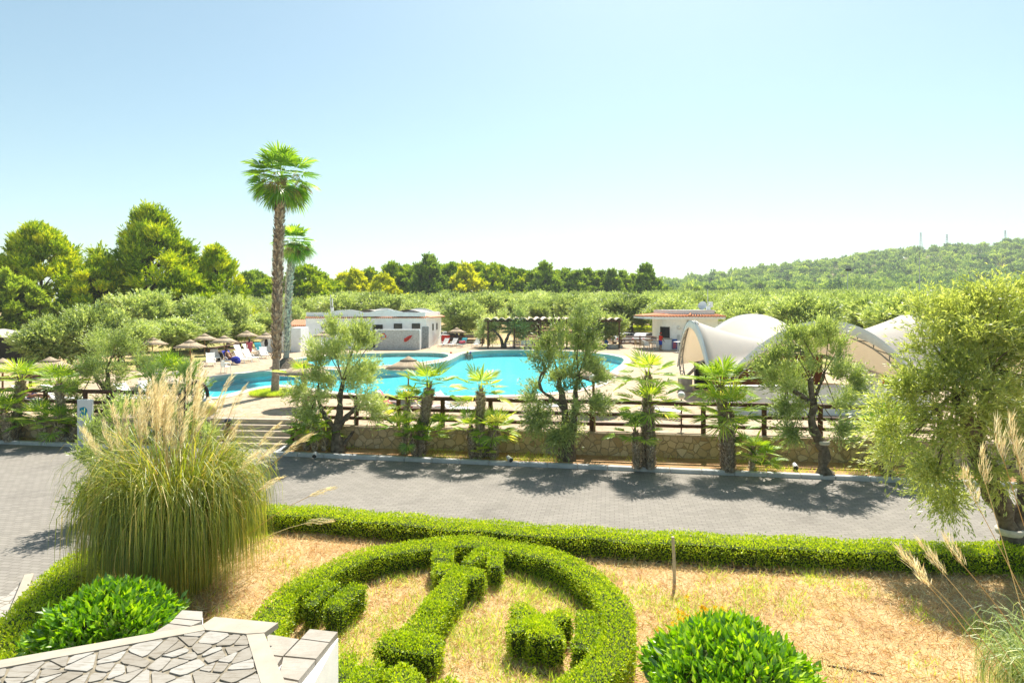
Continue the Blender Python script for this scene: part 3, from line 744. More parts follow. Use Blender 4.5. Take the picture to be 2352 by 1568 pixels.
# lower tiled wing at the left
b=MB(); box(b,(XL-1.1,3.2,1.2),(2.1,4.5,2.4)); box(b,(XL-1.6,.93,1.0),(1.0,.04,1.9),0,1); b.build('side_wing',[M['white'],M['dark']],ph)
b=MB()
for k in range(11):
    x=XL-2.2+k*.22; tube(b,[[x,.6,2.5],[x,2.9,3.05]],.08,7)
box(b,(XL-1.1,1.8,2.70),(2.4,2.4,.05),0,0,M=np.array(Matrix.Rotation(math.atan(.55/2.3),3,'X'))); b.build('wing_roof',M['tilepale'],ph)
# life ring, red ornament
lr=thing('life_ring','red and white life ring hanging on the pebble screen wall','life ring',(PH[0]+f(1322),PH[1]-1.69,ZA(772,63.4)))
b=MB(); n=32; a_=np.linspace(0,2*PI,n,endpoint=False); V=[];F=[]
for i,t in enumerate(a_):
    for s in np.linspace(0,2*PI,8,endpoint=False): V.append([(.27+.06*math.cos(s))*math.cos(t),.05*math.sin(s),(.27+.06*math.cos(s))*math.sin(t)])
for i in range(n):
    for j in range(8): F.append([i*8+j,i*8+(j+1)%8,((i+1)%n)*8+(j+1)%8,((i+1)%n)*8+j])
b.add(V,np.array(F),np.repeat([1 if i%8 in (3,) else 0 for i in range(n)],8),True); b.build('ring',[M['red'],M['plastic']],lr)
b=MB(); tube(b,[[.36*math.cos(t),-.02,.36*math.sin(t)] for t in np.linspace(0,2*PI,25)],.010,5); b.build('rope',M['plastic'],lr)
rb=thing('rescue_board','red leaf shaped rescue float mounted on the pebble screen wall','rescue float',(PH[0]+f(1645),PH[1]-1.70,ZA(777,63.4)))
b=MB(); prism_xz(b,[(-.42,-.34),(-.40,.05),(-.32,.0),(-.05,.22),(.44,.36),(.30,.08),(.05,-.18),(-.2,-.34)],-.04,.03); b.build('float_body',M['red'],rb)
b=MB(); prism_xz(b,[(-.36,-.30),(-.05,-.02),(.34,.28),(.0,-.08)],-.055,-.04); b.build('float_rib',M['wood'],rb)
# roof things
ld=thing('ladder','pale wooden ladder standing up behind the left end of the pool house roof','ladder',(XA(653,70),70,DECK+WT-.2))
b=MB()
for x in (-.2,.2): tube(b,[[x,0,0],[x+.12,.5,1.9]],.035,6)
b.build('stile',M['silver'],ld)
for k in range(5):
    b=MB(); t=.2+.17*k; tube(b,[[-.2+.12*t,.5*t,1.9*t],[.2+.12*t,.5*t,1.9*t]],.028,6); b.build('rung',M['silver'],ld)
an=thing('roof_antenna','thin white antenna mast on the pool house roof','antenna',(XA(759,68),68,DECK+WT+.1))
b=MB(); tube(b,[[0,0,0],[0,0,2.5]],.04,6); b.build('mast',M['silver'],an)
b=MB(); bbox(b,(.22,0,.8),(.25,.25,.5),.02); bbox(b,(.22,0,1.6),(.12,.1,.9),.02); b.build('housing',M['plastic'],an)
rx=thing('storage_box','red box with white lid beside the right end of the pool house','box',(XA(1029,73),70.5,DECK))
b=MB(); bbox(b,(0,0,.75),(.95,.6,.95),.02); b.build('body',M['red'],rx)
b=MB(); bbox(b,(-.1,0,1.26),(1.1,.7,.07),.02); b.build('lid',M['plastic'],rx)
for x in (-.4,.4):
    b=MB(); tube(b,[[x,-.2,0],[x,-.2,.5]],.05,6); b.build('leg',M['steel'],rx)
wp=MB(); tube(wp,[[0,0,0],[1.6,.2,1.7]],.05,6); bbox(wp,(1.68,.2,1.78),(.5,.2,.14),.03); tag(wp.build('pool_skimmer',M['plastic'],None,(XA(985,65.5),65.6,DECK)),'white long pole leaning on the right corner of the pool house','pole')

# small white enclosure behind the second palm
EN=np.array([XA(615,58),60.0,DECK])
en=thing('white_enclosure','small plain white enclosure with a sloping top behind the twin palms','building',EN)
fx=lambda p:XA(p,58)-EN[0]
b=MB(); prism_xz(b,[(fx(577),0),(fx(648),0),(fx(648),2.35),(fx(634),2.15),(fx(577),.95)],0,3.2); b.build('sloped_wall',M['white'],en)
b=MB(); box(b,((fx(650)+fx(673))/2,1.3,1.22),(fx(673)-fx(650),2.4,2.44)); b.build('end_wall',M['white'],en)
b=MB(); prism_xz(b,[(fx(576),.95),(fx(634),2.15),(fx(634),2.22),(fx(576),1.03)],-.1,3.3); b.build('roof',M['coping'],en)
# far roofs at the left
fb=thing('far_cottage','low cottage with faded tiled roof between olive trees behind the left palms','building',(XA(575,92),92,1.2))
b=MB(); box(b,(0,0,1.3),(4.5,4,2.6)); b.build('wall',M['white'],fb)
b=MB(); 
for k in range(20):
    x=-2.4+k*.25; tube(b,[[x,-2.4,2.55],[x,0,3.3]],.1,6); tube(b,[[x,0,3.3],[x,2.4,2.55]],.1,6)
b.build('roof',M['tilepale'],fb)
b=MB(); box(b,(.6,.3,3.35),(.5,.5,.7)); b.build('chimney',M['white'],fb)
gs=thing('grey_shed','grey sloping shed half hidden behind parasols at the left edge','shed',(XA(-10,46),46,DECK))
b=MB(); prism_xz(b,[(-2,0),(2.2,0),(2.2,1.9),(-2,2.6)],0,3); b.build('wall',M['dark'],gs)
b=MB(); prism_xz(b,[(-2.2,2.62),(2.5,1.92),(2.5,2.0),(-2.2,2.72)],-.4,3.4); b.build('roof',M['concrete'],gs)

# ================================================================== BAR KIOSK
BK=np.array([XA(1587,63),63.0,DECK])
bk=thing('bar_kiosk','white bar kiosk with rounded corner, terracotta eaves and roof parapet','building',BK)
kx=lambda p:XA(p,63)-BK[0]
x0,x1=kx(1525),kx(1649); R=1.6
arc=[(x0+R-R*math.cos(t),R-R*math.sin(t)) for t in np.linspace(0,PI/2,9)]
foot=arc+[(x1,0),(x1,5.2),(x0,5.2)]
b=MB(); prism(b,foot,1.22,3.28); b.build('wall',M['white'],bk)
b=MB(); prism(b,[(x-.0,y) for x,y in arc[2:]]+[(x1-.01,.01),(x1-.01,5.18),(x0+.5,5.18),(x0+.5,1.2)],0,1.215); b.build('lower_wall',M['white'],bk)
b=MB(); ct=[(x0+R-(R+.32)*math.cos(t),R-(R+.32)*math.sin(t)) for t in np.linspace(-.05,PI/2*.72,8)]; ci=[(x0+R-(R-.3)*math.cos(t),R-(R-.3)*math.sin(t)) for t in np.linspace(-.05,PI/2*.72,8)]
prism(b,ct+ci[::-1],1.14,1.20); b.build('counter',M['cream'],bk)
b=MB(); ca=[(x0+R-(R+.16)*math.cos(t),R-(R+.16)*math.sin(t)) for t in np.linspace(0,PI/2*.7,8)]; cb2=[(x0+R-(R-.35)*math.cos(t),R-(R-.35)*math.sin(t)) for t in np.linspace(0,PI/2*.7,8)]
prism(b,ca+cb2[::-1],0,1.13); b.build('counter_front',M['white'],bk)
b=MB()
tw=[(x0+R-(R+.02)*math.cos(t),R-(R+.02)*math.sin(t)) for t in np.linspace(.12,.95,6)]; ti=[(x0+R-(R-.2)*math.cos(t),R-(R-.2)*math.sin(t)) for t in np.linspace(.12,.95,6)]
prism(b,tw+ti[::-1],1.24,2.42); sv=b.build('serving_window',M['dark'],bk)
for t in (.12,.55,.95):
    b=MB(); b_=(x0+R-(R+.04)*math.cos(t),R-(R+.04)*math.sin(t)); tube(b,[[*b_,1.23],[*b_,2.44]],.035,6); b.build('window_post',M['black'],sv)
b=MB()
for k in range(4):
    t=.6+.08*k; lathe(b,[(.03,0),(.04,.02),(.04,.16),(.015,.22),(.015,.28)],(x0+R-(R-.02)*math.cos(t),R-(R+.10)*math.sin(t),1.24),8)
b.build('bottle_row',M['glass'],sv)
# roof: projecting slab with tiles
rl=kx(1480)
roofp=[(rl,.2),(rl+.7,-.75),(x0+1.2,-1.05),(x1+.55,-.75),(x1+.55,5.6),(rl,5.6)]
b=MB(); prism(b,roofp,3.28,3.50); b.build('roof_slab',M['white'],bk)
par=[(kx(1527)+R*.8-R*.8*math.cos(t),.3+R*.8-R*.8*math.sin(t)) for t in np.linspace(0,PI/2,7)]+[(x1-.25,.3),(x1-.25,5),(kx(1527),5)]
b=MB(); prism(b,par,3.52,4.22); prism(b,[(p[0]*.93+.05,p[1]*.9+.28) for p in par],4.0,4.03,1); b.build('roof_parapet',[M['white'],M['concrete']],bk)
b=MB()
for k in range(15):
    y=.3+k*.33; tube(b,[[rl-.03,y,3.55],[kx(1527)+.1,y+.05,3.78]],.085,7)
nfr=26
for k in range(nfr):
    u=k/(nfr-1); xf=rl+.25+(x1+.55-rl-.25)*u
    yf=np.interp(xf,[rl,rl+.7,x0+1.2,x1+.55],[.2,-.75,-1.05,-.75])
    xt=max(xf,kx(1530)+.1*u); xt=np.interp(u,[0,1],[kx(1530),x1-.1])
    tube(b,[[xf,yf-.03,3.55],[xt,.42,3.74]],.085,7)
prism(b,[(rl+.02,.3),(rl+.7,-.68),(x0+1.2,-.95),(x1+.5,-.68),(x1+.5,.3),(kx(1530),.3),(kx(1530),5.5),(rl+.02,5.5)],3.505,3.56); b.build('tile_roof',M['tile'],bk)
b=MB(); tube(b,[[kx(1590)-.6,-1.05,3.62],[kx(1590)-.1,.3,3.84]],.11,8); b.build('ridge_tile',M['tile'],bk)
# things on the walls
b=MB(); lathe(b,[(.001,-.2),(.14,-.16),(.2,0),(.2,.06)],(0,0,0),14); lm=b.build('wall_lamp',M['plastic'],None,(BK[0]+kx(1559),BK[1]-.08,DECK+2.35)); lm.rotation_euler[0]=R_(-70); tag(lm,'round white lamp on the bar kiosk wall','wall lamp')
b=MB(); bbox(b,(0,0,0),(.42,.14,.34),.02); tag(b.build('junction_box',M['cream'],None,(BK[0]+kx(1582),BK[1]-.08,DECK+2.95)),'beige box under the eaves of the bar kiosk','box')
for (px_,py_,w_,h_,mm,lb) in ((1558,774,.32,.5,'signwhite','white paper notice on the bar kiosk wall beside the serving window'),(1583,771,.42,.5,'signwhite','white paper notice under the black sign on the bar kiosk'),(1570,783,.16,.3,'signblue','small blue sign low on the bar kiosk wall'),(1584,772,.3,.14,'black','small black board fixed to the bar kiosk wall'),(1577,770,.14,.34,'black','narrow black slanted board on the bar kiosk wall')):
    b=MB(); bbox(b,(0,0,0),(w_,.03,h_),.004); tt=b.build('wall_notice',M[mm],None,(BK[0]+kx(px_),BK[1]-.03-(.03 if mm=='black' else 0),ZA(py_,63))); tag(tt,lb,'notice')
    if mm=='signwhite':
        c=MB()
        for k in range(5): box(c,(0,-.018,h_*.36-k*.085),(w_*.7,.004,.022))
        c.build('print',M['signgrey'],tt)
ps=MB(); bbox(ps,(0,0,0),(.55,.05,1.05),.005); po=ps.build('poster',M['poster'],None,(BK[0]+kx(1549),BK[1]-.12,DECK+.62)); tag(po,'tall blue and pink poster leaning on the bar kiosk','poster')
c=MB(); bbox(c,(0,-.03,.42),(.5,.02,.18),.004); c.build('title_strip',M['blue'],po)
c=MB(); prism_xz(c,[(-.2,-.4),(.05,-.45),(.18,-.1),(.02,.25),(-.15,.1)],-.042,-.03); c.build('picture',M['pink'],po)
ac=thing('air_conditioner','white air conditioner unit on the right side of the bar kiosk','air conditioner',(BK[0]+x1+.32,BK[1]+.6,DECK+2.3))
b=MB(); bbox(b,(0,0,.35),(.4,.9,.7),.03); b.build('casing',M['plastic'],ac)
b=MB()
for k in range(6): box(b,(0,-.46,.12+.09*k),(.32,.02,.03))
b.build('grille',M['signgrey'],ac)
dish=thing('satellite_dish','white satellite dish on the bar kiosk roof','satellite dish',(BK[0]+kx(1628),BK[1]+2,DECK+4.05))
b=MB(); lathe(b,[(.001,0),(.25,.03),(.48,.12)],(0,0,0),18); do=b.build('reflector',M['silver'],dish,(0,0,.62)); do.rotation_euler=(R_(70),0,R_(-35))
b=MB(); tube(b,[[0,.1,0],[0,.1,.6]],.04,6); tube(b,[[.05,0,.4],[.55,-.3,.55]],.025,6); b.build('mount',M['silver'],dish)
rt=thing('relay_antenna','white relay antenna with boxes on the bar kiosk roof','antenna',(BK[0]+kx(1640),BK[1]+2,DECK+4.05))
b=MB(); tube(b,[[0,0,0],[0,0,2.4]],.04,6); b.build('mast',M['silver'],rt)
b=MB(); bbox(b,(.32,0,.75),(.42,.25,.6),.03); bbox(b,(-.02,-.2,.3),(.45,.2,.5),.03); b.build('housing',M['plastic'],rt)

# ================================================================== PERGOLA
PG=np.array([XA(1268,67),67.0,DECK])
pg=thing('pergola','brown timber pergola with wavy cane roof and lattice panels beyond the pool','pergola',PG)
gx=lambda p:XA(p,67)-PG[0]
for y in (-1.4,2.6):
    for p in (1122,1181,1240,1299,1358,1417):
        b=MB(); tube(b,[[gx(p),y,0],[gx(p),y,2.95]],.085,8); b.build('post',M['wood'],pg)
for y in (-1.4,2.6):
    b=MB(); box(b,(0,y,3.0),(gx(1424)-gx(1116),.12,.16)); b.build('beam',M['wood'],pg)
b=MB(); nn=120; X_=np.linspace(gx(1112),gx(1424),nn)
zz=3.10+.26*np.abs(np.sin(np.linspace(0,19*PI,nn))); zz2=zz+.06
V=np.concatenate([np.c_[X_,np.full(nn,-1.9),zz],np.c_[X_,np.full(nn,3.1),zz2],np.c_[X_,np.full(nn,-1.9),zz-.05],np.c_[X_,np.full(nn,3.1),zz2-.05]])
i=np.arange(nn-1); b.add(V,np.concatenate([np.c_[i,i+1,nn+i+1,nn+i],np.c_[2*nn+i,3*nn+i,3*nn+i+1,2*nn+i+1],np.c_[i,2*nn+i,2*nn+i+1,i+1]])); b.build('cane_roof',M['sheet'],pg)
def lattice(x0,x1,y,z0,z1):
    b=MB(); st=.16
    for k in np.arange(x0-(z1-z0),x1,st):
        for s in (1,-1):
            a0=max(k,x0); a1=min(k+(z1-z0),x1)
            if a1-a0<.05: continue
            za,zb=z0+(a0-k),z0+(a1-k)
            if s<0: za,zb=z1-(a0-k),z1-(a1-k)
            tube(b,[[a0,y+.012*s,za],[a1,y+.012*s,zb]],.02,4,0,False)
    for z in (z0,z1): box(b,((x0+x1)/2,y,z),(x1-x0,.08,.08))
    b.build('lattice_panel',M['wood'],pg)
for p,q,z0,z1 in ((1181,1299,1.1,2.4),(1181,1240,.1,1.0),(1358,1417,.1,1.0),(1240,1299,.1,1.0)): lattice(gx(p)+.1,gx(q)-.1,2.6,z0,z1)
b=MB(); bbox(b,(gx(1410),-.4,.16),(1.6,1.4,.30),.02); b.build('plinth',M['coping'],pg)

# ================================================================== TENSILE TENT
TC=np.array([14.0,31.0,DECK])
tt=thing('tensile_canopy','white tensile membrane canopy with four arched openings on steel trusses','canopy',TC)
def arch(p,q,top,n=25,pw=1.0):
    p=np.array(p,float);q=np.array(q,float);u=np.linspace(0,1,n)
    P=p+(q-p)*u[:,None]; zb=p[2]+(q[2]-p[2])*u; P[:,2]=zb+(top-zb)*(1-np.abs(2*u-1)**2.1)**pw
    return P
W_=lambda px,y,z: np.array([XA(px,y),y,z])
feet={'left':(np.array([9.15,32.6,2.3]),np.array([9.35,28.3,2.75]),4.72),
      'front':(np.array([9.9,27.3,2.35]),np.array([17.6,25.6,2.0]),4.80),
      'right':(np.array([20.1,27.6,2.3]),np.array([20.6,34.8,2.5]),5.0),
      'back':(np.array([18.6,37.0,2.9]),np.array([11.2,36.4,2.9]),4.98)}
arcs={k:arch(a,b_,t) for k,(a,b_,t) in feet.items()}
# bow the arches outwards a little at the top, as the steel hoops lean out
def lean(P,out,k=.55):
    P=P.copy(); h=np.clip((P[:,2]-2.3)/2.6,0,1); P[:,0]+=out[0]*k*h; P[:,1]+=out[1]*k*h; return P
arcs['left']=lean(arcs['left'],(-.1,0)); arcs['front']=lean(arcs['front'],(0,-1),.3); arcs['right']=lean(arcs['right'],(1,0),.3); arcs['back']=lean(arcs['back'],(0,1),.3)
order=['left','front','right','back']; B=[]
for k,nm in enumerate(order):
    A_=arcs[nm]; nxt=arcs[order[(k+1)%4]]
    B.append(A_)
    m=resample([A_[-1],nxt[0]],8)[1:-1]; m[:,2]-=.25*np.sin(np.linspace(0,PI,8)[1:-1]); B.append(m)
B=np.concatenate(B); nB=len(B); ctr=np.array([14.6,31.0,3.55]); S=np.linspace(0,1,15)
V=[]
for s in S[1:]:
    P=ctr+(B-ctr)*s; P[:,2]=ctr[2]+(B[:,2]-ctr[2])*s**1.25-.25*np.sin(s*PI)*.6; V.append(P)
V=np.concatenate([ctr[None]]+V)-TC
i=np.arange(nB); j=(i+1)%nB
Q=np.concatenate([np.c_[1+k*nB+i,1+k*nB+j,1+(k+1)*nB+j,1+(k+1)*nB+i] for k in range(len(S)-2)])
b=MB(); b.add(V,Q,0,True); b.add(V,np.c_[np.zeros(nB,int),1+i,1+j],0,True); mo=b.build('membrane',M['membrane'],tt)
md=mo.modifiers.new('thickness','SOLIDIFY'); md.thickness=.02
for nm in order:
    A_=arcs[nm]; cen=ctr.copy(); cen[2]=0
    out=unit(np.array([A_[12][0]-ctr[0],A_[12][1]-ctr[1],0]))
    up=A_+np.array([0,0,.03])+out*.10; lo=A_+out*.16; hw=(.14 if nm=='left' else .18)+(.20 if nm=='left' else .30)*np.clip((A_[:,2]-2.4)/2.2,0,1); lo[:,2]-=hw
    n=len(A_); k=np.arange(n-1); V=np.concatenate([up,lo,lo-out*.05,up-out*.12])-TC
    b=MB(); b.add(V,np.concatenate([np.c_[k,k+1,n+k+1,n+k],np.c_[n+k,n+k+1,2*n+k+1,2*n+k],np.c_[2*n+k,2*n+k+1,3*n+k+1,3*n+k]]),0,True); b.build('valance',M['valance'],tt)
def truss(name,P,Nn,wd,rd=.035,every=2):
    P=np.asarray(P)-TC; b=MB(); a_=P+Nn*wd/2; c_=P-Nn*wd/2
    tube(b,a_,rd,6); tube(b,c_,rd,6)
    for k in range(0,len(P)-1,every):
        tube(b,[a_[k],c_[k]],rd*.7,5); tube(b,[c_[k],a_[min(k+every,len(P)-1)]],rd*.7,5)
    return b.build(name,M['steel'],tt)
A_=arcs['left']
leg=np.array([[9.2,32.1,DECK+.75],[9.12,32.25,2.3]]); full=np.concatenate([resample(leg,5)[:-1],A_[1:16]])
nn_=np.array([.35,.94,0]); truss('truss_leg',full,np.array([.42,-.2,0]),.42)
arcin=smooth_line([[9.32,31.95,DECK+.78],[9.55,31.7,2.0],[9.8,30.6,2.75],[9.75,28.9,2.85]],13); truss('truss_leg',arcin,np.array([.5,-.2,.15]),.3)
for nm in ('front','right','back'):
    A_=arcs[nm]; out=unit(np.array([A_[12][0]-ctr[0],A_[12][1]-ctr[1],0])); P=A_-out*.12; P=P.copy(); P[:,2]-=.42; truss('truss_arch',P,np.array([0,0,1.]),.3)
    for e,sg in ((0,1),(-1,-1)):
        P=resample([A_[e]-[0,0,.3],[A_[e][0],A_[e][1],DECK]],7); truss('truss_leg',P,np.array([.4,0,0]),.3)
b=MB(); bbox(b,(9.27-TC[0],32.0-TC[1],.35),(.62,.62,.70),.03); b.build('pier',M['concrete'],tt)
b=MB(); bbox(b,(9.27-TC[0],32.0-TC[1],.78),(.4,.4,.12),.01); tube(b,[[9.1-TC[0],32-TC[1],.8],[9.1-TC[0],32-TC[1],.72]],.06,6); b.build('anchor_plate',M['steel'],tt)
# bar room under the canopy and white parapet wall in front
ub=thing('canopy_bar','brown panelled bar room with white pillars under the canopy','bar',(14,29.5,DECK))
b=MB(); box(b,(-.9,1.2,1.0),(5.6,.2,2.0)); box(b,(-.9,3.5,.9),(6,.2,1.8),0,1); b.build('panel_wall',[M['brown_panel'],M['dark']],ub)
for px_,w_ in ((1980,.52),(2010,.5)):
    b=MB(); bbox(b,(XA(px_,28.0)-14,-1.5,1.0),(w_,.35,2.0),.02); b.build('pillar',M['white'],ub)
b=MB(); bbox(b,(XA(2026,28)-14,-1.45,1.0),(.10,.3,2.0),.01); b.build('red_jamb',M['red'],ub)
b=MB(); box(b,(XA(2060,29)-14,.2,1.0),(1.6,.1,2.0)); b.build('dark_opening',M['dark'],ub)
pw=thing('parapet_wall','long white parapet wall in front of the tensile canopy','wall',(13,25,DECK))
b=MB(); bbox(b,(0,0,.58),(8.9,.3,1.16),.02); b.build('wall',M['white'],pw)
b=MB(); bbox(b,(0,0,1.19),(9.0,.38,.06),.01); b.build('coping',M['silver'],pw)
b=MB(); rg=np.random.default_rng(5)
for px_ in (1710,1755,1777,1785,1803,1840,1846):
    for py_ in ((962,972) if px_ in (1777,1785) else (966,)):
        x=XA(px_,24.8)-13; z=ZA(py_,24.8)-DECK
        box(b,(x,-.155,z),(.07,.01,.16)); 
b.build('red_marks',M['red'],pw)

# ================================================================== OTHER FENCES ROUND THE POOL
fence('brown timber rail fence between the pool house and the pergola',[(XA(1018,71),71),(XA(1112,70.5),70.5)],[(XA(p,71),71) for p in (1019,1062,1108)],(1.05,.68,.3),1.15)
fence('brown timber fence behind the white cafe chairs beside the bar kiosk',[(XA(1424,70.5),70.5),(XA(1528,70),70)],[(XA(p,70.5),70.5) for p in (1426,1470,1522)],(1.05,.68,.3),1.15)
fence('log fence behind the sun loungers left of the tall palm',[(XA(478,50),50),(XA(578,62),62)],[(XA(p,y),y) for p,y in ((480,50),(520,54),(552,58),(577,62))],(1.0,.6,.22),1.08)
fence('short log fence between the white enclosure and the pool house',[(XA(672,64),64),(XA(702,66),66)],[(XA(p,y),y) for p,y in ((673,64),(700,66))],(1.0,.6,.22),1.08)
fence('low log fence behind the thatched parasols at the far left',[(XA(-40,33),33),(XA(160,35),35)],[(XA(p,33.5),33.8) for p in (-30,60,150)],(1.0,.55),1.08)
# ================================================================== PLANTS
def limb(mb,rg,a,b,r0,r1,wob=.12,seg=9,n=9,mi=0):
    a=np.array(a,float);b=np.array(b,float); P=resample([a,b],n); L=np.linalg.norm(b-a)
    k=rg.normal(size=(n,3))*wob*L*.35; k[0]=k[-1]=0; k=np.cumsum(k,0)*.4; k-=np.linspace(0,1,n)[:,None]*k[-1]
    P=P+k; tube(mb,P,np.linspace(r0,r1,n)*(1+.12*rg.normal(size=n)),seg,mi); return P
def olive_mesh(seed,blobs,trunk,nper,tl,ll,lw,kinds='olive',nl=9,limbs=None,flare=1.5,trunk_r=.16,up=.45,out=.55,spread=.55,parent=None,clr=None,droop=0.0,band=None):
    """blobs: crown masses (x,y,z,r) round which clumps gather; trunk: list of polylines (points) with radii"""
    rg=np.random.default_rng(seed)
    tb=MB()
    for pts,r0,r1 in trunk:
        P=smooth_line(np.array(pts,float),14); rr=np.linspace(r0,r1,14)*(1+.13*rg.normal(size=14))
        if flare and np.allclose(P[0][2],0,atol=.06): rr[0]*=flare; rr[1]*=1+(flare-1)*.5; rr[2]*=1+(flare-1)*.2
        tube(tb,P+rg.normal(size=P.shape)*r0*.12,rr,10)
    tips=np.array([t[0][-1] for t in trunk],float)
    cb=MB(); C=[];Rr=[]
    for x,y,z,r in blobs:
        k=max(4,int(14*r*r)); d=pick_clumps(rg,k,.35)*r*.95
        C.append(np.array([x,y,z])+d*np.array([1,1,.92])); Rr.append(np.full(k,r*.33))
        tip=tips[np.argmin(np.linalg.norm(tips-np.array([x,y,z]),axis=1))]
        for q in C[-1][::5]: limb(tb,rg,tip,q,r0*.28,.012,.10,5,6)
    C=np.concatenate(C);Rr=np.concatenate(Rr)
    wsum=np.array([b[:3] for b in blobs]).mean(0)
    twigs(cb,rg,C,Rr,nper,nl,tl,ll,lw,up,out,wsum-[0,0,.4],droop,0,spread)
    if parent is None: return tb,cb
    tb.build('trunk',M['bark'],parent); cb.build('crown',M[kinds],parent)
def olive(label,loc,blobs,trunk,seed,nper=26,tl=.55,ll=.10,lw=.024,kind='olive',name='olive_tree',group=None,**kw):
    t=thing(name,label,'tree',loc,0,group); olive_mesh(seed,blobs,trunk,nper,tl,ll,lw,kind,parent=t,**kw); return t
def rel(px,py,y,o): return [XA(px,y)-o[0],0,ZA(py,y)-o[2]]

# ------------------------------------------------------------------ the olives by the road
def at_bed(px,py): return G(px,py,BED)
o=at_bed(778,1036); y=o[1]
bl=lambda px,py,r,dy=0:(XA(px,y)-o[0],dy,ZA(py,y)-o[2],r)
olive('olive tree with twisted grey trunk right of the steps, tallest crown before the pool house',o,
 [bl(760,800,.75),bl(815,790,.7,.3),bl(725,850,.65,-.2),bl(800,860,.8,.2),bl(850,860,.55),bl(745,900,.6),bl(835,915,.5,-.3),bl(700,905,.45),bl(715,950,.42,-.2),bl(860,950,.3,.2),bl(775,760,.42),bl(835,770,.4,-.1)],
 [([(0,0,0),(-.05,0,.5),(-.12,0,.9),(.05,.05,1.3),(.0,.1,1.8),(.1,.1,2.6)],.19,.07),([(-.05,0,.75),(-.4,-.1,1.2),(-.7,-.1,1.7),(-.75,0,2.3)],.11,.05),([(0,0,.9),(.35,.05,1.35),(.75,.1,1.65),(.95,.1,1.75)],.10,.075),([(0.1,0,0),(.25,0,.35),(.55,.0,.75)],.10,.05)],11,64,tl=.50,ll=.105,lw=.028,up=.55)
o=at_bed(1303,1055); y=o[1]
olive('large olive tree with split trunk standing before the middle of the pool',o,
 [bl(1290,790,.72),bl(1330,760,.62,.3),bl(1250,830,.6,-.2),bl(1330,850,.75,.2),bl(1375,870,.5),bl(1280,880,.65),bl(1225,920,.5),bl(1260,945,.5,-.2),bl(1330,930,.55,-.3),bl(1310,985,.42,-.3),bl(1240,975,.38),bl(1280,1000,.35,-.3),bl(1350,790,.5),bl(1375,930,.3)],
 [([(0,0,0),(-.05,0,.5),(.0,0,.9),(-.05,.05,1.6),(-.2,.05,2.3),(-.3,.05,3.0)],.24,.07),([(.06,0,.6),(.22,0,1.2),(.3,.05,2.0),(.35,.05,2.9)],.15,.06),([(-.1,0,1.7),(-.55,-.1,2.2),(-.95,-.1,2.4),(-1.0,-.1,2.9),(-.75,-.1,3.15)],.06,.045),([(-.16,0,0),(-.24,.02,.3),(-.1,0,.7)],.13,.06)],12,64,tl=.5,ll=.105,lw=.028,up=.5,droop=.15)
o=at_bed(1893,1088); y=o[1]
olive('olive tree with leaning trunk and white band before the long parapet wall',o,
 [bl(1850,800,.62),bl(1900,810,.6,.2),bl(1800,830,.55,-.2),bl(1860,860,.65,.2),bl(1925,860,.5),bl(1790,890,.5),bl(1810,945,.5,-.2),bl(1940,920,.45,.2),bl(1845,920,.4,.3),bl(1960,880,.35),bl(1765,860,.35),bl(1900,770,.35),bl(1850,775,.35),bl(1820,985,.3),bl(1915,985,.3,-.2)],
 [([(0,0,0),(.0,0,.5),(-.05,0,.95),(-.35,0,1.35),(-.42,0,1.75),(-.3,0,2.1),(-.38,.0,2.5),(-.45,0,3.0)],.17,.08),([(-.4,0,2.25),(-.75,.05,2.55),(-1.15,.1,2.75)],.085,.05),([(-.35,0,2.3),(-.1,.1,2.8),(.05,.1,3.2)],.07,.04)],13,64,tl=.46,ll=.105,lw=.028,up=.5)
bnd=MB(); lathe(bnd,[(.19,-.05),(.21,0),(.20,.06),(.17,.07)],(o[0]-.04,o[1],o[2]+1.0),14); tag(bnd.build('trunk_band',M['rope']),'white band tied round the trunk of the leaning olive','band')
# the big olive at the right
o=np.array([XA(2325,12.4),12.4,LAWN]); y=12.4
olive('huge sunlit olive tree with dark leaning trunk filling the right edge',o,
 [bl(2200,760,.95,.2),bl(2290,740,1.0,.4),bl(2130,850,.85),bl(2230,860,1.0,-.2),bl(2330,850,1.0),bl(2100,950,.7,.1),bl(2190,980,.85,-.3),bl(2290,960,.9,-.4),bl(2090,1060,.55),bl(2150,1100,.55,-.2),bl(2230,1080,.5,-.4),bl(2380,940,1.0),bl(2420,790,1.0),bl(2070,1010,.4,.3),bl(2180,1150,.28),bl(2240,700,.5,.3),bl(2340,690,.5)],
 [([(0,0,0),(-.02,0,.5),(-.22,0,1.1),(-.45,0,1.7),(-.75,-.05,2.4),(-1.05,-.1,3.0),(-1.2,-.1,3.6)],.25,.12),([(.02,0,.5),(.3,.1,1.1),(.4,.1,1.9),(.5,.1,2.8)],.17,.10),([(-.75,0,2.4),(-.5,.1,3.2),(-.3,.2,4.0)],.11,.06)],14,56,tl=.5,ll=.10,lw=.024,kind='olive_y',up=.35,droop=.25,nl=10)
bnd=MB(); lathe(bnd,[(.22,-.06),(.245,0),(.235,.06),(.2,.07)],(o[0]-.06,o[1],o[2]+.66),16); tag(bnd.build('trunk_band',M['rope']),'pale band round the foot of the huge right-hand olive','band')
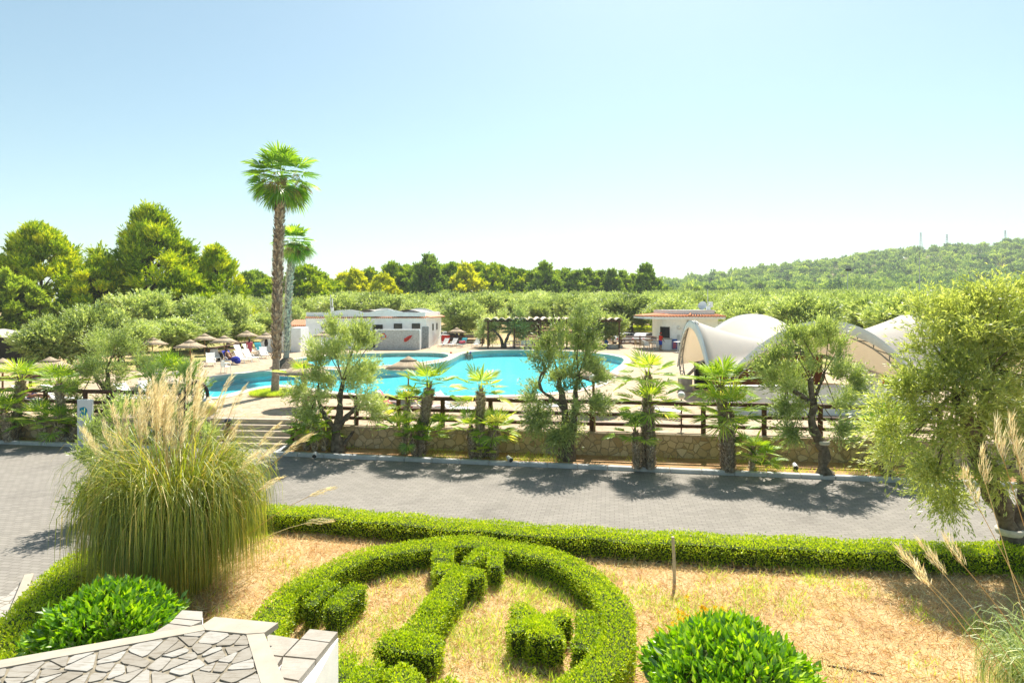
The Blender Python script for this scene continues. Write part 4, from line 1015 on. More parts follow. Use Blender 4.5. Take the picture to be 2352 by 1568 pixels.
# olives on the left of the steps
o=np.array([XA(250,25),25.0,DECK]); y=25
olive('silvery olive tree between the blue sign and the left parasols',o,
 [bl(235,800,.75),bl(275,790,.6,.3),bl(200,850,.6),bl(260,860,.75),bl(310,850,.5),bl(190,910,.5,-.3),bl(240,925,.55),bl(170,890,.35)],
 [([(0,0,0),(.1,0,.5),(0,0,1.0),(-.1,0,1.9)],.15,.07),([(0,0,.9),(-.4,0,1.3),(-.7,0,1.8)],.09,.05)],15,54,tl=.5,ll=.11,lw=.030)
def bush(label,o,blobs,seed,kind,name='shrub',nper=34,tl=.5,ll=.13,lw=.038,stems=5,cat='shrub',flowers=0,up=.8,out=.4,group=None,nl=9):
    t=thing(name,label,cat,o,0,group); rg=np.random.default_rng(seed); cb=MB(); tb=MB(); C=[];Rr=[]
    for x,yy,z,r in blobs:
        k=max(3,int(9*r*r)); C.append(np.array([x,yy,z])+pick_clumps(rg,k,.3)*r*.9); Rr.append(np.full(k,r*.33))
        for q in C[-1][::4]: limb(tb,rg,(rg.normal()*.12,rg.normal()*.12,0),q,.03,.01,.08,5,6)
    C=np.concatenate(C);Rr=np.concatenate(Rr); twigs(cb,rg,C,Rr,nper,nl,tl,ll,lw,up,out,C.mean(0)-[0,0,.5],0,0,.45)
    tb.build('stems',M['bark'],t); cb.build('foliage',M[kind],t)
    if flowers:
        fb=MB(); d=pick_clumps(rg,flowers,.9); k=rg.integers(0,len(blobs),flowers); bb=np.array(blobs)[k]
        P=bb[:,:3]+d*bb[:,3:4]*1.05; 
        for _ in range(4): leaves(fb,P+rdir(rg,flowers)*.03,rdir(rg,flowers),rdir(rg,flowers),.09,.08,rg.random(flowers))
        fb.build('flowers',M['white_flower'],t)
    return t
o=np.array([XA(390,23.6),23.6,DECK-.2]); y=23.6
bush('tall oleander with white blossoms behind the black arched lamp',o,[bl(355,890,.6),bl(400,880,.55,.2),bl(440,905,.5),bl(330,935,.6),bl(390,945,.65),bl(450,950,.5),bl(420,985,.5),bl(340,985,.5),bl(300,940,.4)],16,'oleander','oleander_bush',38,.6,.15,.036,flowers=85)
o=np.array([XA(235,15.2),15.2,0.05]); y=15.2
bush('loose olive shrub behind the left side of the pampas grass',o,[bl(240,1000,.45),bl(225,1060,.45),bl(255,1110,.5),bl(275,1030,.4),bl(290,960,.35),bl(225,1150,.3,-.2)],17,'olive',nper=34,tl=.45,ll=.11,lw=.032)
o=np.array([XA(500,20.5),20.5,BED]); y=20.5
bush('dense olive shrub under the amber globe lamp beside the steps',o,[bl(440,1000,.4),bl(480,1000,.35),bl(420,960,.35),bl(470,1030,.35)],18,'olive',nper=34,tl=.4,ll=.11,lw=.032)

# ------------------------------------------------------------------ fan palms
def fan(mb,rg,base,p,up,R,nb,spread,wd,droop,r0,mi=0):
    p=unit(p); s=unit(np.cross(p,up)); n=np.cross(s,p)
    a=np.linspace(-spread,spread,nb)+rg.normal(size=nb)*.03
    D=np.cos(a)[:,None]*p+np.sin(a)[:,None]*s+n*(.16*np.abs(np.sin(a))[:,None]); D=unit(D)
    L=R*(.78+.22*np.cos(a*.8))*(.92+.16*rg.random(nb))
    Wv=unit(np.cross(D,n)); al=np.where(np.arange(nb)%2,1,-1)*.5
    Bv=Wv*np.cos(al)[:,None]+n*np.sin(al)[:,None]
    m=base+D*L[:,None]*.5; t=base+D*L[:,None]-np.array([0,0,1])*(droop*L)[:,None]
    m2=base+D*L[:,None]*.78-np.array([0,0,1])*(droop*.35*L)[:,None]
    w=wd*(.8+.4*rg.random(nb))[:,None]; b0=base+D*.02
    V=np.stack([np.broadcast_to(b0,(nb,3)) if b0.ndim==1 else b0,m+Bv*w*.5,m2+Bv*w*.32,t,m2-Bv*w*.32,m-Bv*w*.5],1).reshape(-1,3)
    k=np.arange(nb)*6; rr=np.clip(r0+.18*rg.normal(size=nb),0,1)
    mb.add(V,np.concatenate([np.c_[k,k+1,k+5],]),mi,False,rr)
    mb.add(V,np.c_[k+1,k+2,k+4,k+5],mi,False,rr); mb.add(V,np.c_[k+2,k+3,k+4],mi,False,rr)
def crown(mb,rg,n,pet,R,c=(0,0,0),emax=1.45,emin=-.5,nb=20,spread=2.0,wd=.05,droop=.12,mi=0,pw=1.0,tone=.5):
    c=np.array(c,float)
    for k in range(n):
        u=(k+.5)/n; el=emax+(emin-emax)*u**pw+rg.normal()*.10; az=k*2.39996+rg.normal()*.2
        d=np.array([math.cos(az)*math.cos(el),math.sin(az)*math.cos(el),math.sin(el)])
        L=pet*(.7+.5*rg.random())*(.75+.35*math.cos(el))
        sag=.10*L*math.cos(el)
        e=c+d*L-np.array([0,0,sag]); s=unit(np.cross(d,[0,0,1.])+1e-6)
        m=c+d*L*.5; V=[c-s*.018,c+s*.018,m+s*.014,e+s*.01,e-s*.01,m-s*.014]
        mb.add(V,[[0,1,2,5],[5,2,3,4]],mi,False,.62)
        el2=el-.12-.16*math.cos(el); f=np.array([math.cos(az)*math.cos(el2),math.sin(az)*math.cos(el2),math.sin(el2)])
        up=np.cross(s,f); up=up if up[2]>0 or el2>1.2 else up
        fan(mb,rg,e,f,up,R*(.85+.3*rg.random()),nb,spread,wd,droop*(1+max(0,-el)),np.clip(tone+.16*rg.normal(),0,1),mi)
def palm_trunk(mb,rg,P,r,nboot,bl_,bw,mi_b=1,r1=None,z0=0.0,up=.75,taper=None,tone=0):
    P=smooth_line(np.array(P,float),20); r1=r if r1 is None else r1
    rr=np.linspace(r,r1,20)*(1+.05*rg.normal(size=20)); rr[0]*=1.12
    tube(mb,P,rr,12)
    u=rg.random(nboot)*(1-z0)+z0; k=np.clip((u*19).astype(int),0,18); fr=u*19-k
    C=P[k]+(P[k+1]-P[k])*fr[:,None]; T=unit(P[k+1]-P[k]); a=rg.random(nboot)*2*PI
    O=np.c_[np.cos(a),np.sin(a),np.zeros(nboot)]; ri=np.interp(u,np.linspace(0,1,20),rr)
    D=unit(O*(1-up)+T*up+rdir(rg,nboot)*.12); N=np.cross(D,np.cross(T,O))
    leaves(mb,C+O*(ri*.9)[:,None],D,O,bl_*(.6+.8*rg.random(nboot)),bw*(.7+.6*rg.random(nboot)),np.clip(.15+.75*rg.random(nboot)+tone,0,1),mi_b)
def fan_palm(label,o,stems,seed,name='fan_palm',group=None,kind='palm'):
    """stems: (offset base xy, top xyz, trunk radius, fronds, petiole, blade length)"""
    t=thing(name,label,'palm',o,0,group); rg=np.random.default_rng(seed)
    for (bx_,by_),top,r,nf,pet,R in stems:
        top=np.array(top,float)
        if r>0:
            tb=MB(); mid=np.array([bx_+(top[0]-bx_)*.35,by_+(top[1]-by_)*.4,top[2]*.5])
            n=int(420*top[2]*r/.12); palm_trunk(tb,rg,[[bx_,by_,0],mid,top-[0,0,.02]],r,n,.13,.055,1,r*.95,.0,.55)
            # reddish fibre at the top
            palm_trunk(tb,rg,[top-[0,0,.35],top+[0,0,.08]],r*.8,90,.2,.05,2,r*.45,.0,.8)
            tb.build('trunk',[M['bark_grey'],M['boot'],M['boot_red']],t)
        cb=MB(); crown(cb,rg,max(6,int(nf*.72)),pet*1.12,R*1.08,top,1.45,-.30 if r>0 else .08,22,1.7,.042,.05,0,.85,.5)
        cb.build('crown',M[kind],t)
    return t
def fp(label,base,tops,seed,**k):
    """base pixel on the bed; tops: list of (base dx px, crown centre px, py, trunk radius, fronds, petiole, R)"""
    o=at_bed(*base); y=o[1]; st=[]
    for bdx,px,py,dy,r,nf,pet,R in tops: st.append(((bdx/FPX*y,dy*.5),(XA(px,y)-o[0],dy,max(.15,ZA(py,y)-o[2])),r,nf,pet,R))
    return fan_palm(label,o,st,seed,**k)
fp('fan palm with one tall shaggy trunk rising from a low clump before the pool parasol',(957,1046),[(8,985,893,.1,.17,26,.62,.56),(-30,930,935,.5,.10,16,.45,.42),(-14,920,985,-.2,0,15,.4,.45),(30,985,1000,-.25,0,15,.4,.45),(-2,950,1000,-.3,.08,12,.3,.4),(20,1010,985,0,0,10,.4,.42)],21)
fp('cluster of three fan palms with one trunk taller than its two neighbours',(1108,1050),[(-6,1104,902,0,.145,22,.60,.56),(-22,1082,985,-.25,.10,18,.45,.42),(26,1140,985,-.15,.12,24,.5,.50),(8,1128,992,.3,.12,8,.4,.4),(0,1110,1035,-.3,0,7,.2,.26)],22)
fp('twin crowned fan palm with thick shaggy trunk before the sunny pool corner',(1487,1074),[(6,1488,932,-.15,.145,24,.58,.56),(-6,1490,868,.15,.11,26,.60,.58),(-26,1455,995,-.3,.095,18,.48,.42)],23)
fp('broad fan palm with the densest dark crown beside the canopy pier',(1676,1080),[(-4,1666,945,-.2,.165,30,.62,.60),(-6,1662,890,.25,.13,34,.62,.62),(50,1730,1040,.0,.07,16,.42,.42),(40,1700,1000,.4,0,12,.45,.42),(66,1745,1060,-.2,0,12,.4,.4)],24)
fp('fan palm half hidden behind the huge olive at the right end of the wall',(2040,1088),[(0,2038,985,.2,.15,26,.6,.6),(-6,2035,1000,-.2,.1,18,.55,.5),(30,2060,1060,0,0,10,.4,.4)],25)
fp('low fan palm clump leaning over the handrail at the right of the steps',(722,1036),[(0,722,985,0,.09,20,.45,.46),(20,745,1000,.2,.08,14,.4,.42),(-30,700,1005,-.2,0,12,.4,.4),(-22,690,872,.4,.08,12,.55,.5)],26)
fp('fan palm with bright crown at the left edge of the road',(22,1012),[(0,24,880,.5,.15,26,.6,.6),(4,18,948,-.2,.15,24,.5,.5),(-30,-20,960,0,.14,18,.5,.5)],27)
fp('fan palm clump with stubby trunk between the left palm and the blue sign',(110,1014),[(24,112,888,.5,.12,22,.55,.55),(0,100,965,-.2,.10,20,.52,.5),(26,135,975,.0,.13,16,.5,.5),(50,160,985,.3,.14,12,.4,.4)],28)
fan_palm('bushy bluish fan palm behind the oleander below the left parasols',(XA(375,34),34,DECK),[((0,0),(0,0,.5),0,46,.9,.85),((.5,.3),(.6,.3,.4),0,26,.8,.8)],29)
# ------------------------------------------------------------------ the two tall palms
def tall_palm(label,o,P,r0,r1,seed,top_r,nf,pet,R,barkm,zb,tone):
    t=thing('tall_palm',label,'palm',o); rg=np.random.default_rng(seed)
    tb=MB(); H=P[-1][2]; palm_trunk(tb,rg,P,r0,int(H*150),.24,.12,1,r1,zb,.62,tone=tone); 
    PP=smooth_line(np.array(P,float),20)
    lathe(tb,[(r0*1.45,-.05),(r0*1.25,.12),(r0*1.08,.45),(r0,.9)],(P[0][0],P[0][1],0),14)
    tb.build('trunk',[M[barkm],M['boot']],t)
    top=np.array(P[-1],float)
    cb=MB(); crown(cb,rg,nf,pet*1.05,R,top+[0,0,.15],1.5,-1.30,26,1.75,.08,.14,0,.85,.55)
    cb.build('crown',M['palm_tall'],t)
    db=MB(); crown(db,rg,nf//6,pet*.95,R*.7,top-[0,0,.1*R],.0,-.7,22,1.3,.045,.5,0,1,.5); 
    for k in range(5):
        a=rg.random()*2*PI; e=top+[math.cos(a)*pet*.9,math.sin(a)*pet*.9,.3*R]; 
        tb2=rdir(rg,60)*.12; C=e+tb2*[1,1,2.2]-np.array([0,0,.4])*rg.random(60)[:,None]; leaves(db,C,tb2+[0,0,-.25],rdir(rg,60),.22,.02,.4+.5*rg.random(60))
    db.build('dry_fronds',M['dead_frond'],t)
    return t
y=30.6; o=np.array([XA(632,y),y,DECK]); q=lambda px,py:[XA(px,y)-o[0],0,ZA(py,y)-o[2]]
tall_palm('tallest fan palm by the pool with brown shaggy trunk and big crown',o,[[0,0,0],q(636,760),q(638,600),q(646,412)],.18,.20,31,.3,44,.95,.98,'bark_grey',.16,.0)
y=44.5; o=np.array([XA(657,y),y,DECK]); q=lambda px,py:[XA(px,y)-o[0],0,ZA(py,y)-o[2]]
tall_palm('second tall fan palm with pale grey trunk, lower and behind the first',o,[[0,0,0],q(660,750),q(664,640),q(676,560)],.21,.20,32,.3,40,.78,.88,'bark_light',.13,.25)
mb_=MB(); lathe(mb_,[(1.3,0),(1.0,.25),(.5,.6),(.3,.75)],(0,0,0),14); tag(mb_.build('palm_root_mound',M['bark'],None,(XA(660,44.5),44.5,DECK-.02)),'brown root mound at the foot of the paler tall palm','root mound')

# ------------------------------------------------------------------ pines and the woods
def pine_proto(seed,h,wd,ncl,kind,name='pine_tree',cone=.6,nper=16,ll=.42,lw=.075,low=.12):
    rg=np.random.default_rng(seed); tb=MB(); cb=MB()
    P=limb(tb,rg,(0,0,0),(rg.normal()*.3,rg.normal()*.3,h*.93),h*.022,.04,.03,8,12)
    C=[];Rr=[]
    nw=max(5,int(ncl/7))
    for k in range(ncl):
        u=low+(1-low)*rg.random()**.85; a=rg.random()*2*PI
        prof=np.interp(u,[0,.25,.5,.75,1],[.75,1,.86,.58,.16]) if cone else 1
        rad=wd*.5*prof*(.45+.62*rg.random()**.6)*(1+.25*math.sin(3*a+seed)+.12*rg.normal())
        p=np.array([math.cos(a)*rad,math.sin(a)*rad,u*h+rg.normal()*.03*h]); C.append(p); Rr.append(h*.052*(.6+.8*rg.random()))
        if k%2==0: limb(tb,rg,P[min(11,int(max(0,u-.1)*12))],p,h*.007,.02,.08,5,5)
    twigs(cb,rg,np.array(C),np.array(Rr),nper,9,h*.06,ll,lw,.65,.5,np.array([0,0,h*.4]),0,0,.42)
    return tb,cb
def pine(label,px,Y,ztop,wpx,seed,kind,ncl=110,nper=16,group=None,name='pine_tree',ll=.55,lw=.15,low=.12):
    zg=float(ground_h(px and XA(px,Y),Y)) if Y>=72 else DECK
    h=ZA(ztop,Y)-zg; w_=wpx/FPX*Y
    t=thing(name,label,'tree',(XA(px,Y),Y,zg),0,group); tb,cb=pine_proto(seed,h,w_,ncl,kind,nper=nper,ll=ll,lw=lw,low=low)
    tb.build('trunk',M['bark'],t); cb.build('crown',M[kind],t); return t
pine('tall bright pine with ragged top at the far left, partly cut by the frame',95,78,540,235,41,'pine',170,60)
pine('tallest bushy pine of the left group, rising to a broken double top',350,80,505,215,42,'pine',170,60)
pine('smaller round pine at the right end of the left pine group',497,84,584,118,43,'pine',130,48)
pine('low yellow green pine filling the gap between the two tall left pines',235,76,610,170,44,'pine',140,48)
pine('dark pine low at the left edge behind the parasols',15,70,640,170,45,'pine_dark',130,46)
pine('broad pine behind the silver olives, below the tallest left pine',420,77,640,150,46,'pine',130,48)
# distant belt
PROTO=[]
for sd,kd,h,w_ in ((51,'pine',10,9),(52,'pine_dark',10,6.5),(53,'pine_gold',10,9),(54,'pine',10,11),(55,'pine_dark',10,8)):
    tb,cb=pine_proto(sd,h,w_,120,kd,nper=22,ll=.6,lw=.2); t=thing('pine_tree','tmp','tree'); tb.build('trunk',M['bark'],t); cb.build('crown',M[kd],t); PROTO.append(t)
belt=[(570,130,640,1),(590,150,635,0),(615,120,650,3),(655,125,655,1),(700,118,625,3),(735,125,640,3),(765,130,655,0),(790,150,640,2),(815,130,635,2),(845,155,630,0),(880,125,645,2),(905,150,618,0),(935,160,622,3),(955,150,628,0),(985,145,604,4),(1015,165,625,0),(1040,160,618,3),(1068,150,622,2),(1095,165,615,3),(1125,160,620,0),(1150,165,622,3),(1175,170,628,0),(1200,170,630,3),(1225,168,632,0),(1252,160,618,1),(1280,175,632,3),(1300,170,630,4),(1325,165,634,4),(1350,170,630,4),(1378,172,634,4),(1405,168,632,1),(1430,175,634,4),(1455,180,640,4),(1485,160,622,1),(1530,230,660,4),(1600,240,664,0)]
rg=np.random.default_rng(7); used=set()
lab={0:'bright green pine in the belt of trees beyond the olive grove',1:'dark slender pine in the belt of trees beyond the olive grove',2:'golden yellow tree in the belt beyond the olive grove',3:'broad green pine in the belt of trees beyond the olive grove',4:'dark round pine in the belt of trees beyond the olive grove'}
for px,Y,py,k in belt:
    x=XA(px,Y); zg=float(ground_h(x,Y)); s=(ZA(py,Y)-zg)/9.7
    ws=.95+.25*rg.random()
    if k in used: t=dup(PROTO[k],(x,Y,zg),rg.random()*6.28,scale=(s*ws,s*ws,s))
    else: t=PROTO[k]; t.location=(x,Y,zg); t.scale=(s*ws,s*ws,s); used.add(k)
    t['label']=lab[k]; t['group']={0:'bright pines of the far belt',1:'dark slender pines of the far belt',2:'golden trees of the far belt',3:'broad pines of the far belt',4:'dark round pines of the far belt'}[k]

# ------------------------------------------------------------------ olive grove
def grove_proto(seed,nper,ll,lw,kind='olive'):
    rg=np.random.default_rng(seed); tb=MB()
    blobs=[]
    for k in range(9):
        a=k*2.4; r=.9+.75*rg.random(); blobs.append((math.cos(a)*r,math.sin(a)*r,2.7+1.1*rg.random(),1.05+.3*rg.random()))
    blobs.append((0,0,4.1,1.2)); blobs.append((.3,-.8,1.9,1.0)); blobs.append((-.9,.3,1.8,.9))
    return olive_mesh(seed,blobs,[([(0,0,0),(.15,.05,.8),(-.05,0,1.6),(.1,0,2.6)],.26,.1)],nper,.75,ll,lw,nl=8,up=.6,out=.5)
GP=[]
for sd in range(4):
    tb,cb=grove_proto(60+sd,16,.30,.10); t=thing('olive_tree','tmp','tree'); tb.build('trunk',M['bark'],t); cb.build('crown',M['olive'],t); GP.append(t)
GUSED=set()
def grove(x,Y,h,label,group,rgz=None,wk=1.0):
    k=int(rg.integers(0,4)); s=h/5.15; zg=float(ground_h(x,Y)) if Y>72 else DECK
    if k in GUSED: t=dup(GP[k],(x,Y,zg),rg.random()*6.28,label,group,(s*wk,s*wk,s))
    else: t=GP[k]; GUSED.add(k); t.location=(x,Y,zg); t.scale=(s*wk,s*wk,s); t['label']=label; t['group']=group
    return t
# single olives round the pool
for px,Y,py,w_,lb in ((115,40,735,130,'pale olive tree behind the largest left parasol'),(215,42,708,120,'wide pale olive tree behind the left parasols, in front of the pines'),(330,60,678,130,'rounded silver olive tree under the tallest left pine'),(450,62,688,112,'dark rounded olive tree behind the leftmost group of sun loungers'),(524,66,684,70,'narrow olive tree behind the log fence and the parasols'),(605,78,722,80,'small olive tree before the far tiled cottage'),(682,74,710,60,'olive tree between the second tall palm and the pool house'),(1060,80,690,110,'olive tree just behind the right end of the pool house'),(1390,68,722,90,'olive tree at the right end of the pergola'),(1345,67,700,70,'tall slim olive tree in front of the pergola roof'),(1540,86,690,130,'olive tree behind the left eaves of the bar kiosk'),(1450,95,680,120,'olive tree beyond the dry field left of the bar kiosk')):
    h=ZA(py,Y)-(float(ground_h(XA(px,Y),Y)) if Y>72 else DECK); grove(XA(px,Y),Y,h,lb,None,wk=max(.7,min(1.5,w_/FPX*Y/5.0*5.15/h)))
for px,Y,py,w_,lb in ((400,55,735,120,'low olive filling the gap behind the leftmost log fence parasols'),(470,60,728,110,'low dark olive behind the bin and the leftmost loungers'),(545,67,735,100,'low olive behind the log fence, left of the white enclosure'),(165,44,745,140,'low olive just behind the large left parasol'),(280,48,740,130,'low olive between the two large pale olives at the left')):
    h=ZA(py,Y)-DECK; grove(XA(px,Y),Y,h,lb,None,wk=max(.8,min(1.7,w_/FPX*Y/5.0*5.15/h)))
for px,by,bb,tk,lb in ((1155,798,[(1125,745,1.15),(1110,765,.8),(1150,735,.9),(1135,770,.8)],[(0,0,0),(-.1,0,.9),(-1.0,0,2.0)],'left one of the two slim olive trees standing at the edge before the pergola'),(1158,799,[(1190,735,1.2),(1205,755,.95),(1175,750,.8),(1195,765,.8)],[(0,0,0),(.2,0,1.0),(1.0,0,2.3)],'right leaning olive tree at the pool edge before the pergola')):
    o=G(px,by,DECK); y=o[1]; olive(lb,o,[(XA(a,y)-o[0],.2*i,ZA(c,y)-o[2],r) for i,(a,c,r) in enumerate(bb)],[(tk,.22,.10)],int(px),20,tl=.6,ll=.2,lw=.06)
G1='olives of the grove beyond the pool'; L1='olive tree in the dense grove beyond the pool and the car park'
pts=[]
for yy in np.arange(92,250,7.2):
    for xx_ in np.arange(-.42*yy-10,.95*yy+10,7.4):
        if yy<105 and XA(1420,yy)<xx_<XA(1530,yy): continue
        pts.append((xx_+rg.normal()*1.3,yy+rg.normal()*1.2))
for yy in np.arange(50,92,7):     # the grove comes closer on the right of the canopy
    for xx_ in np.arange(XA(1680,yy)+2,XA(2500,yy),6.2):
        if yy<72 and xx_<27: continue
        pts.append((xx_+rg.normal()*.8,yy+rg.normal()*.8))
pts.sort(key=lambda p:p[1])
for x,Y in pts[:270]: grove(x,Y,5.2*(.85+.3*rg.random()),L1,G1,wk=1.15)
far=MB(); lowt,lowc=olive_mesh(77,[(0,0,2.6,1.7),(.9,.2,2.9,1.2),(-.9,.4,2.8,1.2),(0,-.8,3.4,1.2)],[([(0,0,0),(.1,0,1.2),(0,0,2)],.25,.1)],3,.9,.42,.16,nl=7,up=.6)
for x,Y in pts[270:]:
    s=1.15*(.85+.3*rg.random()); Mx=Matrix.Translation((x,Y,float(ground_h(x,Y))))@Matrix.Rotation(rg.random()*6.28,4,'Z')@Matrix.Scale(s,4); far.merge(lowc,Mx)
tag(far.build('far_olive_grove',M['olive']),'far rows of the olive grove merging below the wooded hill','grove',None,'stuff')
# ------------------------------------------------------------------ wood on the hill
hw=MB(); rg=np.random.default_rng(99)
def hilltree(seed,n):
    r=np.random.default_rng(seed); m=MB(); C=pick_clumps(r,26,.5)*np.array([2.6,2.6,2.5])+[0,0,3.6]
    C[:,2]=np.maximum(C[:,2],1.0); twigs(m,r,C,np.full(26,.7),n,3,1.0,1.3,.62,.35,.7,np.array([0,0,3.]),0,0,.7); return m
HT=[hilltree(k,4) for k in range(4)]
cnt=0
while cnt<1500:
    Y=330+380*rg.random()**1.1; x=XA(1480,Y)-20+rg.random()*(XA(2420,Y)-XA(1480,Y)+20)
    if np.sin(x*.045)*np.sin(Y*.05+1)+.5*np.sin(x*.11+Y*.07)>1.0+.3*rg.random(): continue
    cnt+=1
    s=(.7+.6*rg.random()); z=float(ground_h(x,Y)); tn=np.clip(rg.normal()*.22,-.4,.4)
    m=HT[cnt%4]; Mx=Matrix.Translation((x,Y,z-.4))@Matrix.Rotation(rg.random()*6.28,4,'Z')@Matrix.Scale(s*1.3,4)@Matrix.Diagonal((1,1,.85+.5*rg.random(),1))
    k0=len(hw.F); hw.merge(m,Mx)
    for q in range(k0,len(hw.F)): f,mi,sm,r=hw.F[q]; hw.F[q]=(f,mi,sm,np.clip(r+tn,0,1))
tag(hw.build('hill_wood',M['hillwood']),'wooded hillside of pines and scrub rising at the right','wood',None,'stuff')

# ------------------------------------------------------------------ clipped hedges
def hedge(name,label,strokes,h,z0,seed,dens=2300,cat='hedge',group=None,ll=.036,lw=.022,kind='hedge',poly=None,loose=0.0):
    rg=np.random.default_rng(seed); b=MB(); C=[];Nn=[]
    for P,wd in strokes:
        P=np.asarray(P,float); L=np.linalg.norm(np.diff(P,axis=0),axis=1).sum(); P=smooth_line(P,max(6,int(L/.18))) if len(P)>2 else resample(P,max(4,int(L/.18)))
        T=unit(np.gradient(P,axis=0)); Nr=np.c_[-T[:,1],T[:,0]]
        wv=wd*(1+.06*np.sin(np.arange(len(P))*.9+seed)); hv=h*(1+.05*np.sin(np.arange(len(P))*.55+seed*2))
        # woody core
        n=len(P); k=.82; bz=z0+.05
        V=np.concatenate([np.c_[P+Nr*(wv*.5*k)[:,None],np.full(n,bz)],np.c_[P+Nr*(wv*.5*k)[:,None],z0+hv*.86],np.c_[P-Nr*(wv*.5*k)[:,None],z0+hv*.86],np.c_[P-Nr*(wv*.5*k)[:,None],np.full(n,bz)]])
        i=np.arange(n-1); F=np.concatenate([np.c_[a*n+i,a*n+i+1,(a+1)*n+i+1,(a+1)*n+i] for a in range(3)])
        b.add(V,F,1); b.add(V,[[0,n,2*n,3*n],[n-1,4*n-1,3*n-1,2*n-1]],1)
        # leaves: cross-section perimeter sampled with rounded shoulders
        per=wd+2*h; m=int(dens*L*per)
        s=rg.random(m)*(n-1); si=s.astype(int); fr=(s-si)[:,None]; sj=np.minimum(si+1,n-1)
        Pc=P[si]*(1-fr)+P[sj]*fr; Nc=unit(Nr[si]*(1-fr)+Nr[sj]*fr); wl=wv[si]; hl=hv[si]
        t=rg.random(m)*per; side=np.where(t<h,-1,np.where(t>h+wd,1,0))
        lat=np.where(side==0,(t-h)/wd-.5,side*.5); zz=np.where(side==-1,t/h,np.where(side==1,(per-t)/h,1.0))
        zz=np.where(side!=0,.06+.94*zz,zz)
        rd=.10; top=side==0
        drop=np.where(top,np.clip(np.abs(lat)*2-.72,0,1)**2*rd*1.6,0); inset=np.where(~top,np.clip(zz-.8,0,1)**2*.8,0)
        xy=Pc+Nc*(lat*wl-np.sign(lat)*inset*wl*.5)[:,None]
        z=z0+hl*zz-drop
        nv=np.where(top[:,None],np.c_[Nc*(lat*1.0)[:,None],np.full(m,1.)],np.c_[Nc*np.sign(lat)[:,None],np.full(m,.35)])
        C.append(np.c_[xy,z]); Nn.append(nv)
        for e,sg in ((0,-1),(n-1,1)):
            m2=int(dens*wd*h); u=rg.random(m2)-.5; v=.06+.94*rg.random(m2)
            C.append(np.c_[P[e]+T[e]*sg*.02+Nr[e]*(u*wd)[:,None],z0+h*v]); Nn.append(np.tile([*(T[e]*sg),.3],(m2,1)))
    C=np.concatenate(C);Nn=unit(np.concatenate(Nn)); m=len(C)
    lump=np.sin(C[:,0]*7+seed)*np.sin(C[:,1]*6.1)*np.sin(C[:,2]*9+1)
    C=C+Nn*(rg.normal(size=m)*.016+lump*.022+np.where(rg.random(m)<.05+loose,rg.random(m)*(.06+.1*loose),0))[:,None]
    D=unit(Nn*.8+rdir(rg,m)*.8+np.array([0,0,.25]))
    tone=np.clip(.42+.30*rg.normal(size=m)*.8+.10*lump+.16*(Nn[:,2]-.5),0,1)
    leaves(b,C,D,rdir(rg,m),ll*(.7+.6*rg.random(m)),lw*(.7+.6*rg.random(m)),tone,0)
    o=np.array([C[:,0].mean(),C[:,1].mean(),z0])
    return tag(b.build(name,[M[kind],M['core']],None,None,0,o),label,cat,group)
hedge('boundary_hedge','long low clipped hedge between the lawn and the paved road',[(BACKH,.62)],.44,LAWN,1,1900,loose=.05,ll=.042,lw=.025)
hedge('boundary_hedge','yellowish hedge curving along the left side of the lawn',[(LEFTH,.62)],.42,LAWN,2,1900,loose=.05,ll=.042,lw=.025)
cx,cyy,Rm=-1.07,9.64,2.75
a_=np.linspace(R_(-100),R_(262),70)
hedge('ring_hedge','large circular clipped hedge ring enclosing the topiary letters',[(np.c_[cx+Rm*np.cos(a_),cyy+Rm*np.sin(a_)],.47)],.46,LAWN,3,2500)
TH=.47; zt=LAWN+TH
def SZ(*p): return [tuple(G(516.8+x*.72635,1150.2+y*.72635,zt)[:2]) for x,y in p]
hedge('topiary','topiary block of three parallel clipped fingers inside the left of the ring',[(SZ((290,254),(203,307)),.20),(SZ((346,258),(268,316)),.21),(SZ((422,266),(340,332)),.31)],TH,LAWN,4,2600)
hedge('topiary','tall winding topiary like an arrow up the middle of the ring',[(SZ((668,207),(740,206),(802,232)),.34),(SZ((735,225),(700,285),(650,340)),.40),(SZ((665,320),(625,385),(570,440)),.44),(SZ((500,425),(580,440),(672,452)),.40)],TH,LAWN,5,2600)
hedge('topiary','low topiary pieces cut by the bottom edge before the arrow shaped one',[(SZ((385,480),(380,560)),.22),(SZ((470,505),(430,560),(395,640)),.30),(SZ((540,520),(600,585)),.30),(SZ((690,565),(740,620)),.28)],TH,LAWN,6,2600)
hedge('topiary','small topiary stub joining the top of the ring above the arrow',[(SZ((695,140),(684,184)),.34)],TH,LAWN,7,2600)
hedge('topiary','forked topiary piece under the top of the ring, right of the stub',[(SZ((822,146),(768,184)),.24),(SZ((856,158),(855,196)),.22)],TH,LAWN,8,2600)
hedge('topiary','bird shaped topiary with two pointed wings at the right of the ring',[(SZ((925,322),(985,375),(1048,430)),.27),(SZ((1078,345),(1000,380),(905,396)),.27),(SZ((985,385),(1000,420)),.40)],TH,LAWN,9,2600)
hedge('topiary','narrow oval topiary between the bird and the right side of the ring',[(SZ((1142,352),(1152,400),(1128,452)),.28)],TH,LAWN,10,2600)

